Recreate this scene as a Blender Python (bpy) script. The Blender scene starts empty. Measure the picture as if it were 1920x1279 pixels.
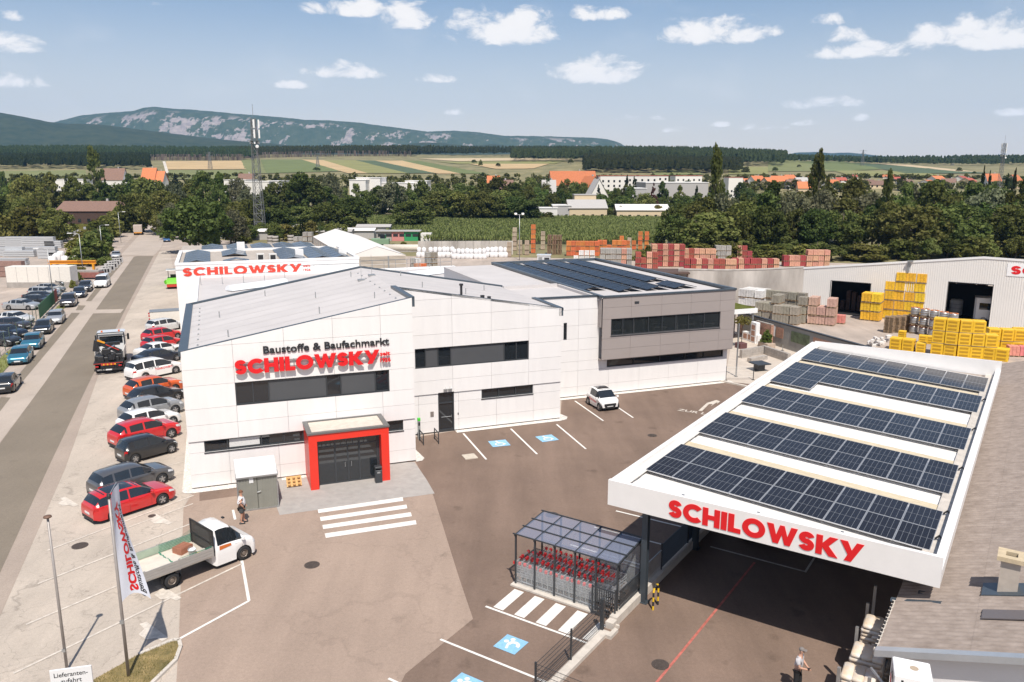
import bpy, math, random
from math import sin, cos, tan, pi, radians, hypot, atan2, floor, sqrt, exp
random.seed(7)
scene = bpy.context.scene
COL = scene.collection
# ------------------------------------------------------------------ camera
CAM_H = 18.0; PITCH = radians(11.85); FOC = 1493.0      # focal length in photo pixels (28 mm)
cam_d = bpy.data.cameras.new('camera'); cam = bpy.data.objects.new('camera', cam_d); COL.objects.link(cam)
cam.location = (0, 0, CAM_H); cam.rotation_euler = (pi/2 - PITCH, 0, 0)
cam_d.sensor_width = 36; cam_d.lens = 36*FOC/1920; cam_d.clip_start = 0.5; cam_d.clip_end = 60000
scene.camera = cam
scene.view_settings.view_transform = 'Standard'; scene.view_settings.look = 'None'
scene.view_settings.gamma = 1; scene.view_settings.use_curve_mapping = False
scene.view_settings.exposure = 0.46
scene.render.engine = 'CYCLES'
scene.cycles.max_bounces = 6; scene.cycles.diffuse_bounces = 3; scene.cycles.glossy_bounces = 3
scene.cycles.transmission_bounces = 4; scene.cycles.transparent_max_bounces = 12; scene.cycles.volume_bounces = 1
scene.cycles.use_denoising = True
# ------------------------------------------------------------------ sun and sky
SUN_EL = radians(58.0); SUN_AZ = radians(-79.4)          # direction towards the sun, from +X
sd = bpy.data.lights.new('sun', 'SUN'); so = bpy.data.objects.new('sun', sd); COL.objects.link(so)
sd.energy = 4.0; sd.angle = radians(0.53); sd.color = (1, 0.94, 0.86)
from mathutils import Vector, Matrix
sv = Vector((cos(SUN_EL)*cos(SUN_AZ), cos(SUN_EL)*sin(SUN_AZ), sin(SUN_EL)))
so.rotation_euler = sv.to_track_quat('Z', 'Y').to_euler(); so.location = sv*200
_cp, _sp = cos(PITCH), sin(PITCH)
def ray(px, py):
    a = (px-960)/FOC; b = (py-639.5)/FOC
    return (a, _cp-b*_sp, -_sp-b*_cp)
def P(px, py, z=0.0):                                     # ground position (metres) of a spot measured in the photograph
    d = ray(px, py); t = (z-CAM_H)/d[2]
    return (t*d[0], t*d[1], z)
def PD(px, py, Y):                                        # spot measured in the photograph at depth Y
    d = ray(px, py); t = Y/d[1]
    return (t*d[0], Y, CAM_H+t*d[2])
def ZA(px, py, base):                                     # height above a known base
    d = ray(px, py); t = hypot(base[0], base[1])/hypot(d[0], d[1])
    return CAM_H+t*d[2]

world = bpy.data.worlds.new('World'); scene.world = world; world.use_nodes = True; world.cycles.sampling_method = 'MANUAL'; world.cycles.sample_map_resolution = 256
wn = world.node_tree; wn.nodes.clear()
def W_(t, **k):
    n = wn.nodes.new(t)
    for a, b in k.items(): setattr(n, a, b)
    return n
def wm(op, a, b=None, c=None, clamp=False):
    n = W_('ShaderNodeMath', operation=op, use_clamp=clamp)
    for i, x in enumerate((a, b, c)):
        if x is None: continue
        if isinstance(x, (int, float)): n.inputs[i].default_value = x
        else: wn.links.new(x, n.inputs[i])
    return n.outputs[0]
sky = W_('ShaderNodeTexSky', sky_type='NISHITA', sun_disc=False)
sky.sun_elevation = SUN_EL; sky.sun_rotation = pi/2 - SUN_AZ
sky.altitude = 300; sky.air_density = 1.0; sky.dust_density = 0.8; sky.ozone_density = 1.6
tc = W_('ShaderNodeTexCoord'); sep = W_('ShaderNodeSeparateXYZ'); wn.links.new(tc.outputs['Generated'], sep.inputs[0])
az0 = wm('ARCTAN2', sep.outputs[0], sep.outputs[1]); el = wm('ARCSINE', sep.outputs[2])
PER = radians(72)                                         # the cloud field goes on round the whole horizon
az = wm('SUBTRACT', wm('MODULO', wm('ADD', az0, PER*20.5), PER), PER/2)
def dirpix(px, py):
    d = ray(px, py); return atan2(d[0], d[1]), math.asin(d[2]/sqrt(d[0]**2+d[1]**2+d[2]**2))
# x, y, half width, half height, solidity
clouds = [(655,14,74,16,1),(760,26,52,26,1),(950,48,108,34,1),(1115,24,62,14,.8),(1325,56,98,25,.92),(1118,130,84,25,1),
          (1606,92,70,15,.95),(1588,66,34,15,.75),(1662,96,36,12,.9),(1850,60,112,29,1),(648,131,72,16,.9),(535,157,34,9,.8),(824,147,40,9,.8),
          (18,80,46,17,.95),(38,150,44,13,.8),(20,28,16,9,.6),(292,4,14,7,.7),(1448,55,22,12,.6),(1555,192,64,10,.5),(1612,221,20,7,.85),(1510,230,28,6,.6),
          (1351,232,16,6,.7),(1262,243,28,6,.65),(1180,221,52,6,.45),(1895,209,24,8,.65),(1550,38,34,9,.4),(845,210,30,6,.4),(1440,237,36,7,.4)]
cl = [(*dirpix(x, y), w/FOC, h/FOC, s) for x, y, w, h, s in clouds]
rs = random.Random(3)
for i in range(7): cl.append((rs.uniform(-.62, .62), radians(rs.uniform(15, 62)), rs.uniform(.05, .13), rs.uniform(.02, .05), rs.uniform(.6, 1)))
m = None; shade = None
for a, e, w, h, s in cl:
    dx = wm('DIVIDE', wm('SUBTRACT', az, a), w*1.2)
    dy = wm('DIVIDE', wm('SUBTRACT', el, e - h*.35), h*1.5)
    dyb = wm('MINIMUM', dy, wm('MULTIPLY', dy, 2.1))      # flat undersides
    d = wm('MULTIPLY_ADD', dx, dx, wm('MULTIPLY', dyb, dyb))
    q = wm('MULTIPLY', wm('SUBTRACT', 1.0, d), s)
    m = q if m is None else wm('MAXIMUM', m, q)
mp = W_('ShaderNodeCombineXYZ'); wn.links.new(az0, mp.inputs[0]); wn.links.new(wm('MULTIPLY', el, 1.7), mp.inputs[1])
nz = W_('ShaderNodeTexNoise'); nz.inputs['Scale'].default_value = 26; nz.inputs['Detail'].default_value = 9; nz.inputs['Roughness'].default_value = .62
nz.inputs['Distortion'].default_value = .35; wn.links.new(mp.outputs[0], nz.inputs[0])
nz2 = W_('ShaderNodeTexNoise'); nz2.inputs['Scale'].default_value = 9; nz2.inputs['Detail'].default_value = 6; wn.links.new(mp.outputs[0], nz2.inputs[0])
mm = wm('MAXIMUM', m, -1.2)
dens = wm('ADD', mm, wm('MULTIPLY', wm('SUBTRACT', nz.outputs[0], .545), 3.0))
fac = W_('ShaderNodeMapRange', interpolation_type='SMOOTHSTEP'); fac.inputs[1].default_value = .05; fac.inputs[2].default_value = .75; fac.inputs[4].default_value = .95
wn.links.new(dens, fac.inputs[0])
# thin veil low in the sky
veil = W_('ShaderNodeMapRange', interpolation_type='SMOOTHSTEP'); veil.inputs[1].default_value = .5; veil.inputs[2].default_value = .8; veil.inputs[4].default_value = .16
wn.links.new(nz2.outputs[0], veil.inputs[0])
tot = wm('MAXIMUM', fac.outputs[0], veil.outputs[0])
cr = W_('ShaderNodeMapRange'); cr.inputs[1].default_value = .2; cr.inputs[2].default_value = 1.6; cr.inputs[3].default_value = .74; cr.inputs[4].default_value = 1.0
wn.links.new(dens, cr.inputs[0])
cmx = W_('ShaderNodeMix', data_type='RGBA'); cmx.inputs['A'].default_value = (7.0, 7.0, 7.3, 1); cmx.inputs['B'].default_value = (10.2, 9.8, 9.4, 1)
wn.links.new(cr.outputs[0], cmx.inputs['Factor'])
mix = W_('ShaderNodeMix', data_type='RGBA')
hz = W_('ShaderNodeMapRange', interpolation_type='SMOOTHSTEP'); hz.inputs[1].default_value = 0.; hz.inputs[2].default_value = .23; hz.inputs[3].default_value = .74; hz.inputs[4].default_value = .04; wn.links.new(el, hz.inputs[0])
hm = W_('ShaderNodeMix', data_type='RGBA'); hm.inputs['B'].default_value = (8.2, 7.3, 6.6, 1); wn.links.new(hz.outputs[0], hm.inputs['Factor']); wn.links.new(sky.outputs[0], hm.inputs['A'])
wn.links.new(tot, mix.inputs['Factor']); wn.links.new(hm.outputs['Result'], mix.inputs['A']); wn.links.new(cmx.outputs['Result'], mix.inputs['B'])
bg = W_('ShaderNodeBackground'); bg.inputs[1].default_value = 0.08
wo = W_('ShaderNodeOutputWorld'); wn.links.new(mix.outputs['Result'], bg.inputs[0]); wn.links.new(bg.outputs[0], wo.inputs[0])

# ------------------------------------------------------------------ materials
def lin(c):
    if isinstance(c, str):
        c = tuple(int(c[i:i+2], 16)/255 for i in (1, 3, 5))
        return tuple(x/12.92 if x <= .04045 else ((x+.055)/1.055)**2.4 for x in c)
    return c
MATS = {}
def mat(name, col, rough=.6, metal=0., var=.0, scale=3., bump=0., bscale=40., spec=.5, col2=None, coat=0., alpha=1., obvar=0., detail=5., stretch=None, coord='Object', band=None, trans=0., huevar=0.):
    """procedural material: base colour with noise variation, per-object variation and fine relief"""
    if name in MATS: return MATS[name]
    m = bpy.data.materials.new(name); m.use_nodes = True; nt = m.node_tree; N = nt.nodes; L = nt.links
    b = N['Principled BSDF']; c = lin(col)
    b.inputs['Roughness'].default_value = rough; b.inputs['Metallic'].default_value = metal
    b.inputs['Specular IOR Level'].default_value = spec
    if coat: b.inputs['Coat Weight'].default_value = coat; b.inputs['Coat Roughness'].default_value = .08
    if alpha < 1: b.inputs['Alpha'].default_value = alpha
    if trans: b.inputs['Transmission Weight'].default_value = trans
    src = None
    if var or col2 or bump:
        t = N.new('ShaderNodeTexCoord'); vec = t.outputs['Object' if coord == 'World' else coord]
        if coord == 'World':
            g = N.new('ShaderNodeNewGeometry'); vec = g.outputs['Position']
        if stretch:
            mpn = N.new('ShaderNodeMapping'); mpn.inputs['Scale'].default_value = stretch; L.new(vec, mpn.inputs[0]); vec = mpn.outputs[0]
    if var or col2:
        n = N.new('ShaderNodeTexNoise'); n.inputs['Scale'].default_value = scale; n.inputs['Detail'].default_value = detail; n.inputs['Roughness'].default_value = .6
        L.new(vec, n.inputs[0])
        mx = N.new('ShaderNodeMix'); mx.data_type = 'RGBA'
        r = N.new('ShaderNodeMapRange'); r.inputs[1].default_value = .32; r.inputs[2].default_value = .68
        L.new(n.outputs[0], r.inputs[0]); L.new(r.outputs[0], mx.inputs['Factor'])
        c2 = lin(col2) if col2 else c
        mx.inputs['A'].default_value = (*[x*(1-var) for x in c], 1); mx.inputs['B'].default_value = (*[min(1, x*(1+var)) for x in c2], 1)
        src = mx.outputs['Result']
    if obvar or huevar:
        oi = N.new('ShaderNodeObjectInfo'); hs = N.new('ShaderNodeHueSaturation')
        r = N.new('ShaderNodeMapRange'); r.inputs[3].default_value = 1-obvar; r.inputs[4].default_value = 1+obvar
        L.new(oi.outputs['Random'], r.inputs[0]); L.new(r.outputs[0], hs.inputs['Value'])
        if huevar:
            wv = N.new('ShaderNodeMath'); wv.operation = 'FRACT'; w2 = N.new('ShaderNodeMath'); w2.operation = 'MULTIPLY'; w2.inputs[1].default_value = 7.31
            L.new(oi.outputs['Random'], w2.inputs[0]); L.new(w2.outputs[0], wv.inputs[0])
            r2 = N.new('ShaderNodeMapRange'); r2.inputs[3].default_value = .5-huevar; r2.inputs[4].default_value = .5+huevar
            L.new(wv.outputs[0], r2.inputs[0]); L.new(r2.outputs[0], hs.inputs['Hue'])
        if src: L.new(src, hs.inputs['Color'])
        else: hs.inputs['Color'].default_value = (*c, 1)
        src = hs.outputs[0]
    if src: L.new(src, b.inputs['Base Color'])
    else: b.inputs['Base Color'].default_value = (*c, 1)
    if bump:
        n2 = N.new('ShaderNodeTexNoise'); n2.inputs['Scale'].default_value = bscale; n2.inputs['Detail'].default_value = 4; L.new(vec, n2.inputs[0])
        bp = N.new('ShaderNodeBump'); bp.inputs['Strength'].default_value = bump; bp.inputs['Distance'].default_value = .02
        L.new(n2.outputs[0], bp.inputs['Height']); L.new(bp.outputs[0], b.inputs['Normal'])
    MATS[name] = m
    return m

# ------------------------------------------------------------------ mesh helpers
class MB:
    def __init__(s): s.v = []; s.f = []; s.mi = []
    def add(s, vs, fs, m=0):
        o = len(s.v); s.v += [tuple(p) for p in vs]
        for f in fs: s.f.append(tuple(o+i for i in f)); s.mi.append(m)
        return s
    def box(s, x0, x1, y0, y1, z0, z1, m=0):
        return s.add([(x0,y0,z0),(x1,y0,z0),(x1,y1,z0),(x0,y1,z0),(x0,y0,z1),(x1,y0,z1),(x1,y1,z1),(x0,y1,z1)],
                     [(3,2,1,0),(4,5,6,7),(0,1,5,4),(1,2,6,5),(2,3,7,6),(3,0,4,7)], m)
    def obox(s, c, sz, rz=0., m=0, rx=0., ry=0.):
        M = Matrix.Translation(c) @ Matrix.Rotation(rz,4,'Z') @ Matrix.Rotation(ry,4,'Y') @ Matrix.Rotation(rx,4,'X')
        a, b, d = sz[0]/2, sz[1]/2, sz[2]/2
        vs = [M @ Vector(p) for p in [(-a,-b,-d),(a,-b,-d),(a,b,-d),(-a,b,-d),(-a,-b,d),(a,-b,d),(a,b,d),(-a,b,d)]]
        return s.add(vs, [(3,2,1,0),(4,5,6,7),(0,1,5,4),(1,2,6,5),(2,3,7,6),(3,0,4,7)], m)
    def bbox(s, x0, x1, y0, y1, z0, z1, b=.03, m=0):           # box with chamfered upright and top edges
        P4 = [(x0+b,y0),(x1-b,y0),(x1,y0+b),(x1,y1-b),(x1-b,y1),(x0+b,y1),(x0,y1-b),(x0,y0+b)]
        cx, cy = (x0+x1)/2, (y0+y1)/2
        Q = [(x+(b if x < cx else -b), y+(b if y < cy else -b)) for x, y in P4]
        n = 8; vs = [(x,y,z0) for x,y in P4]+[(x,y,z1-b) for x,y in P4]+[(x,y,z1) for x,y in Q]
        fs = [tuple(range(n))[::-1], tuple(range(2*n,3*n))]
        for k in (0, n):
            for i in range(n): j = (i+1) % n; fs.append((k+i,k+j,k+n+j,k+n+i))
        return s.add(vs, fs, m)
    def prism(s, poly, z0, z1, m=0):
        n = len(poly)
        a = sum(poly[i][0]*poly[(i+1)%n][1]-poly[(i+1)%n][0]*poly[i][1] for i in range(n))
        if a < 0: poly = poly[::-1]
        zf = z1 if callable(z1) else (lambda x, y: z1)
        vs = [(x,y,z0) for x,y in poly]+[(x,y,zf(x,y)) for x,y in poly]
        fs = [tuple(range(n))[::-1], tuple(range(n,2*n))]+[(i,(i+1)%n,n+(i+1)%n,n+i) for i in range(n)]
        return s.add(vs, fs, m)
    def xz(s, poly, y0, y1, m=0):                               # polygon in the x-z plane, extruded in y (front is y0)
        n = len(poly)
        a = sum(poly[i][0]*poly[(i+1)%n][1]-poly[(i+1)%n][0]*poly[i][1] for i in range(n))
        if a < 0: poly = poly[::-1]
        vs = [(x,y0,z) for x,z in poly]+[(x,y1,z) for x,z in poly]
        fs = [tuple(range(n)), tuple(range(n,2*n))[::-1]]+[((i+1)%n,i,n+i,n+(i+1)%n) for i in range(n)]
        return s.add(vs, fs, m)
    def quad(s, a, b, c, d, m=0): return s.add([a,b,c,d], [(0,1,2,3)], m)
    def sheet(s, poly, z, m=0):
        n = len(poly); a = sum(poly[i][0]*poly[(i+1)%n][1]-poly[(i+1)%n][0]*poly[i][1] for i in range(n))
        if a < 0: poly = poly[::-1]
        return s.add([(p[0],p[1],z) for p in poly], [tuple(range(n))], m)
    def tube(s, p0, p1, r, n=6, m=0, r1=None):
        p0, p1 = Vector(p0), Vector(p1); d = p1-p0
        if d.length < 1e-6: return s
        q = d.to_track_quat('Z','Y'); r1 = r if r1 is None else r1; vs = []
        for p, rr in ((p0, r), (p1, r1)):
            for i in range(n): vs.append(p + q @ Vector((rr*cos(2*pi*i/n), rr*sin(2*pi*i/n), 0)))
        fs = [(i,(i+1)%n,n+(i+1)%n,n+i) for i in range(n)]+[tuple(range(n))[::-1], tuple(range(n,2*n))]
        return s.add(vs, fs, m)
    def path(s, pts, r, n=6, m=0):
        for a, b in zip(pts, pts[1:]): s.tube(a, b, r, n, m)
        return s
    def lathe(s, prof, cx=0, cy=0, n=12, m=0, axis='Z'):
        vs = []; k = len(prof)
        for i in range(n):
            c_, s_ = cos(2*pi*i/n), sin(2*pi*i/n)
            for r, z in prof:
                vs.append((cx+r*c_, cy+r*s_, z) if axis == 'Z' else (cx+r*c_, z, cy+r*s_))
        fs = []
        for i in range(n):
            j = (i+1) % n
            for t in range(k-1):
                q = (i*k+t, j*k+t, j*k+t+1, i*k+t+1); fs.append(q if axis == 'Z' else q[::-1])
        return s.add(vs, fs, m)
    def ball(s, c, r, n=8, k=5, m=0, jit=0., rnd=None):
        rx, ry, rz = r if isinstance(r, tuple) else (r, r, r)
        vs = [(c[0],c[1],c[2]-rz)]; fs = []
        for t in range(1, k):
            ph = -pi/2+pi*t/k
            for i in range(n):
                q = 1+(rnd.uniform(-jit, jit) if rnd else 0)
                vs.append((c[0]+rx*q*cos(ph)*cos(2*pi*i/n), c[1]+ry*q*cos(ph)*sin(2*pi*i/n), c[2]+rz*q*sin(ph)))
        vs.append((c[0],c[1],c[2]+rz)); e = len(vs)-1
        for i in range(n): fs.append((0,1+(i+1)%n,1+i)); fs.append((e,e-n+i,e-n+(i+1)%n))
        for t in range(k-2):
            for i in range(n):
                a = 1+t*n; fs.append((a+i,a+(i+1)%n,a+n+(i+1)%n,a+n+i))
        return s.add(vs, fs, m)
    def mesh(s, name, mats, smooth=False):
        me = bpy.data.meshes.new(name); me.from_pydata(s.v, [], s.f)
        for m_ in (mats if isinstance(mats, (list, tuple)) else [mats]): me.materials.append(m_)
        if any(s.mi): me.polygons.foreach_set('material_index', s.mi)
        if smooth: me.polygons.foreach_set('use_smooth', [True]*len(s.f))
        me.update()
        return me
    def build(s, name, mats, parent=None, smooth=False, loc=(0,0,0), rz=0.):
        return link(name, s.mesh(name, mats, smooth), parent, loc, rz)
def link(name, data, parent=None, loc=(0,0,0), rz=0.):
    o = bpy.data.objects.new(name, data); COL.objects.link(o)
    o.location = loc; o.rotation_euler = (0,0,rz)
    if parent: o.parent = parent
    return o
def tag(o, label, cat, group=None):
    o['label'] = label; o['category'] = cat
    if group: o['group'] = group
    return o
def thing(name, label, cat, loc=(0,0,0), rz=0., group=None):
    return tag(link(name, None, None, loc, rz), label, cat, group)
def struct(o, kind='structure'):
    o['kind'] = kind; return o
def copy_tree(o, parent=None):
    c = o.copy(); COL.objects.link(c); c.parent = parent
    for ch in o.children: copy_tree(ch, c)
    return c
def place(o, loc, rz=0., label=None, group=None, scale=None):
    o.location = loc; o.rotation_euler = (0,0,rz)
    if label: o['label'] = label
    if group: o['group'] = group
    if scale: o.scale = scale if isinstance(scale, tuple) else (scale,)*3
    return o

# ------------------------------------------------------------------ lettering
def _ring(cx, cy, ro, ri, a0, a1, n=20):
    pts = []
    for i in range(n+1):
        a = a0+(a1-a0)*i/n
        pts.append(((cx+ro[0]*cos(a), cy+ro[1]*sin(a)), (cx+ri[0]*cos(a), cy+ri[1]*sin(a))))
    return pts
def glyph(ch):
    """heavy geometric capitals, cap height 1: (width, outline polygon or strip of pairs)"""
    t = .27
    if ch == 'H': return .84, 'p', [(0,0),(t,0),(t,.37),(.57,.37),(.57,0),(.84,0),(.84,1),(.57,1),(.57,.62),(t,.62),(t,1),(0,1)]
    if ch == 'I': return .28, 'p', [(0,0),(.28,0),(.28,1),(0,1)]
    if ch == 'L': return .60, 'p', [(0,0),(.6,0),(.6,.25),(t+.01,.25),(t+.01,1),(0,1)]
    if ch == 'W': return 1.36, 'p', [(0,1),(.30,0),(.54,0),(.68,.5),(.82,0),(1.06,0),(1.36,1),(1.07,1),(.93,.45),(.78,1),(.58,1),(.43,.45),(.29,1)]
    if ch == 'K': return .92, 'p', [(0,0),(t,0),(t,.4),(.56,0),(.93,0),(.53,.52),(.9,1),(.55,1),(t,.62),(t,1),(0,1)]
    if ch == 'Y': return .96, 'p', [(.2,0),(.5,0),(.97,1),(.67,1),(.49,.58),(.31,1),(0,1),(.34,.34)]
    if ch == 'O': return 1.06, 's', _ring(.53,.5,(.53,.52),(.25,.24),0,2*pi,28)
    if ch == 'C': return .92, 's', _ring(.53,.5,(.53,.52),(.25,.24),radians(42),radians(318),24)
    if ch == 'S':
        c = []
        for i in range(15): a = radians(15+(270-15)*i/14); c.append((.34+.2*cos(a), .68+.18*sin(a)))
        for i in range(1, 15): a = radians(90-(90+165)*i/14); c.append((.34+.2*cos(a), .32+.18*sin(a)))
        out = []
        for i, p in enumerate(c):
            a, b = c[max(0, i-1)], c[min(len(c)-1, i+1)]; d = hypot(b[0]-a[0], b[1]-a[1]); nx, ny = -(b[1]-a[1])/d, (b[0]-a[0])/d
            out.append(((p[0]-nx*.135, p[1]-ny*.135), (p[0]+nx*.135, p[1]+ny*.135)))
        return .68, 's', out
def word(text, x0, x1, z0, z1, y, depth, m, parent, gap=.05, name='letter', xf=None):
    """each letter its own mesh, standing in the local x-z plane at y"""
    gl = [glyph(c) for c in text]; tot = sum(g[0] for g in gl)+gap*(len(gl)-1)
    sx = (x1-x0)/tot; sz = z1-z0; x = x0
    for w, k, pts in gl:
        b = MB(); T = lambda p: (x+p[0]*sx, z0+p[1]*sz)
        if k == 'p': b.xz([T(p) for p in pts], y-depth, y)
        else:
            n = len(pts)
            vs = []
            for po, pi_ in pts:
                a, c = T(po), T(pi_)
                vs += [(a[0],y-depth,a[1]),(c[0],y-depth,c[1]),(c[0],y,c[1]),(a[0],y,a[1])]
            fs = []
            for i in range(n-1):
                o, q = 4*i, 4*i+4
                fs += [(o,q,q+1,o+1),(o+1,q+1,q+2,o+2),(o+2,q+2,q+3,o+3),(o+3,q+3,q,o)]
            if hypot(pts[0][0][0]-pts[-1][0][0], pts[0][0][1]-pts[-1][0][1]) > .01: fs += [(0,1,2,3),(4*n-1,4*n-2,4*n-3,4*n-4)]
            b.add(vs, fs)
        o = b.build(name, m, parent)
        if xf: xf(o)
        x += (w+gap)*sx
_tc = {}
def text_mesh(txt, bold=.0, depth=.0, align='LEFT'):
    key = (txt, bold, depth, align)
    if key in _tc: return _tc[key]
    cu = bpy.data.curves.new('text', 'FONT'); cu.body = txt; cu.size = 1; cu.offset = bold; cu.extrude = depth; cu.align_x = align; cu.resolution_u = 3
    ob = bpy.data.objects.new('text', cu); COL.objects.link(ob)
    bpy.context.view_layer.update()
    dg = bpy.context.evaluated_depsgraph_get(); me = bpy.data.meshes.new_from_object(ob.evaluated_get(dg), depsgraph=dg)
    bpy.data.objects.remove(ob); _tc[key] = me
    return me
def text(name, txt, m, parent, loc, rot, h, w=None, bold=.0, depth=.0, shear=0.):
    me = text_mesh(txt, bold, depth).copy(); me.materials.clear(); me.materials.append(m)
    xs = [v.co.x for v in me.vertices]; ys = [v.co.y for v in me.vertices]; x0, x1, y0, y1 = min(xs), max(xs), min(ys), max(ys)
    sy = h/(y1-y0) if y1 > y0 else 1; sx = w/(x1-x0) if w else sy
    for v in me.vertices: v.co = ((v.co.x-x0)*sx, (v.co.y-y0)*sy, v.co.z)
    o = link(name, me, parent, loc); o.rotation_euler = rot
    return o
# ------------------------------------------------------------------ surface materials of the setting
def asphalt(name, col, big=.18, fine=.12, crack=0., stain=.12, crack_scale=.35):
    m = bpy.data.materials.new(name); m.use_nodes = True; nt = m.node_tree; N = nt.nodes; L = nt.links
    b = N['Principled BSDF']; b.inputs['Roughness'].default_value = .9; b.inputs['Specular IOR Level'].default_value = .25
    g = N.new('ShaderNodeNewGeometry'); pos = g.outputs['Position']
    def noise(sc, det=4, stretch=None, rough=.6):
        n = N.new('ShaderNodeTexNoise'); n.inputs['Scale'].default_value = sc; n.inputs['Detail'].default_value = det; n.inputs['Roughness'].default_value = rough
        if stretch:
            mp_ = N.new('ShaderNodeMapping'); mp_.inputs['Scale'].default_value = stretch; mp_.inputs['Rotation'].default_value = (0,0,.6); L.new(pos, mp_.inputs[0]); L.new(mp_.outputs[0], n.inputs[0])
        else: L.new(pos, n.inputs[0])
        return n.outputs[0]
    def rng(s, a, b_, c, d):
        r = N.new('ShaderNodeMapRange'); r.inputs[1].default_value = a; r.inputs[2].default_value = b_; r.inputs[3].default_value = c; r.inputs[4].default_value = d; L.new(s, r.inputs[0]); return r.outputs[0]
    def mul(a, b_):
        n = N.new('ShaderNodeMath'); n.operation = 'MULTIPLY'; L.new(a, n.inputs[0]); L.new(b_, n.inputs[1]); return n.outputs[0]
    f = mul(rng(noise(.16, 6), .3, .7, 1-big, 1+big), rng(noise(28, 3, rough=.75), .3, .7, 1-fine, 1+fine))
    f = mul(f, rng(noise(.55, 5, (1, .12, 1)), .35, .75, 1+stain*.3, 1-stain))
    f = mul(f, rng(noise(1.4, 6), .62, .74, 1, 1-stain*.9)); f = mul(f, rng(noise(7, 4), .3, .7, .94, 1.06))
    vs_ = N.new('ShaderNodeTexVoronoi'); vs_.inputs['Scale'].default_value = .42; L.new(pos, vs_.inputs['Vector']); sm = N.new('ShaderNodeMath'); sm.operation = 'ADD'; L.new(vs_.outputs['Distance'], sm.inputs[0]); L.new(rng(noise(2.2, 5), .3, .7, -.1, .12), sm.inputs[1])
    f = mul(f, rng(sm.outputs[0], .05, .17, 1-stain*1.1, 1))
    if crack:
        w = N.new('ShaderNodeTexNoise'); w.inputs['Scale'].default_value = .9; w.inputs['Detail'].default_value = 5; L.new(pos, w.inputs[0])
        ad = N.new('ShaderNodeMix'); ad.data_type = 'VECTOR'; ad.inputs['Factor'].default_value = .55; L.new(pos, ad.inputs['A']); 
        va = N.new('ShaderNodeVectorMath'); va.operation = 'MULTIPLY_ADD'; va.inputs[1].default_value = (2.6, 2.6, 0); L.new(w.outputs['Color'], va.inputs[0]); L.new(pos, va.inputs[2])
        vo = N.new('ShaderNodeTexVoronoi'); vo.feature = 'DISTANCE_TO_EDGE'; vo.inputs['Scale'].default_value = crack_scale; L.new(va.outputs[0], vo.inputs['Vector'])
        f = mul(f, rng(vo.outputs['Distance'], 0, .010, 1-crack, 1))
        vo2 = N.new('ShaderNodeTexVoronoi'); vo2.feature = 'DISTANCE_TO_EDGE'; vo2.inputs['Scale'].default_value = crack_scale*3.4; L.new(va.outputs[0], vo2.inputs['Vector'])
        k = mul(rng(vo2.outputs['Distance'], 0, .03, crack*.7, 0), rng(noise(.35, 4), .5, .62, 0, 1))
        s1 = N.new('ShaderNodeMath'); s1.operation = 'SUBTRACT'; s1.inputs[0].default_value = 1; L.new(k, s1.inputs[1]); f = mul(f, s1.outputs[0])
    vm = N.new('ShaderNodeVectorMath'); vm.operation = 'SCALE'; vm.inputs[0].default_value = lin(col); L.new(f, vm.inputs['Scale']); L.new(vm.outputs[0], b.inputs['Base Color'])
    bp = N.new('ShaderNodeBump'); bp.inputs['Strength'].default_value = .25; bp.inputs['Distance'].default_value = .01; L.new(noise(60, 3), bp.inputs['Height']); L.new(bp.outputs[0], b.inputs['Normal'])
    MATS[name] = m
    return m
A_pale = asphalt('pale_worn_asphalt', (.47,.405,.34), crack=.28, big=.12, stain=.16)
A_road = asphalt('grey_road_asphalt', (.215,.18,.14), crack=0, big=.08, stain=.10)
A_strip = asphalt('brownish_road_edge_asphalt', (.36,.295,.245), big=.08, stain=.1)
A_fore = asphalt('brown_grey_forecourt_asphalt', (.345,.262,.208), big=.07, stain=.14, crack=.1, crack_scale=.12)
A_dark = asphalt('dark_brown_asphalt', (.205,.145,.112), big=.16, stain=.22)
A_yard = asphalt('yard_asphalt', (.42,.35,.295), big=.16, stain=.2, crack=.15)
A_shade = asphalt('lot_asphalt', (.10,.082,.068), big=.1, stain=.15)
M_paint = mat('white_road_paint', (.74,.71,.66), .7, var=.12, scale=5, coord='World')
M_paintw = mat('worn_road_paint', (.58,.52,.45), .8, var=.2, scale=4, coord='World')
M_bluep = mat('light_blue_road_paint', (.25,.48,.68), .7, var=.12, scale=6, coord='World')
M_redp = mat('faded_red_road_paint', (.45,.13,.10), .8, var=.25, scale=4, coord='World')
M_iron = mat('manhole_iron', (.10,.08,.07), .7, .4, var=.2, scale=12)
M_kerb = mat('kerb_concrete', (.55,.50,.44), .85, var=.12, scale=3, bump=.2, coord='World')
M_concrete = mat('concrete', (.34,.31,.28), .85, var=.16, scale=1.2, bump=.25, coord='World')

# ------------------------------------------------------------------ terrain
def sstep(a, b, x):
    t = max(0., min(1., (x-a)/(b-a))); return t*t*(3-2*t)
def TH(x, y):                                               # height of the land
    if y < 380: return 0.0
    k = 1 - .22*sstep(150, 700, x)
    z = .0475*(y-400)*sstep(380, 560, y) if y < 1500 else .0475*1100 + .02*(y-1500)
    z = min(z, 60 + .004*(y-1500)) if y > 1500 else z
    return k*z + 2.2*sstep(420, 700, y)*sin(x*.011+1)*sin(y*.008)
def TG(px, py, y0=200, dz=0.):                              # first meeting of a sight line with the land
    d = ray(px, py); y = y0
    while y < 6000:
        z = CAM_H + d[2]*y/d[1]
        if z <= TH(d[0]*y/d[1], y)+dz: break
        y += 4
    return (d[0]*y/d[1], y, TH(d[0]*y/d[1], y))
M_ground = mat('dry_grass_ground', (.15,.15,.06), .95, var=.25, scale=.06, col2=(.24,.20,.10), coord='World', detail=9)
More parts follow.
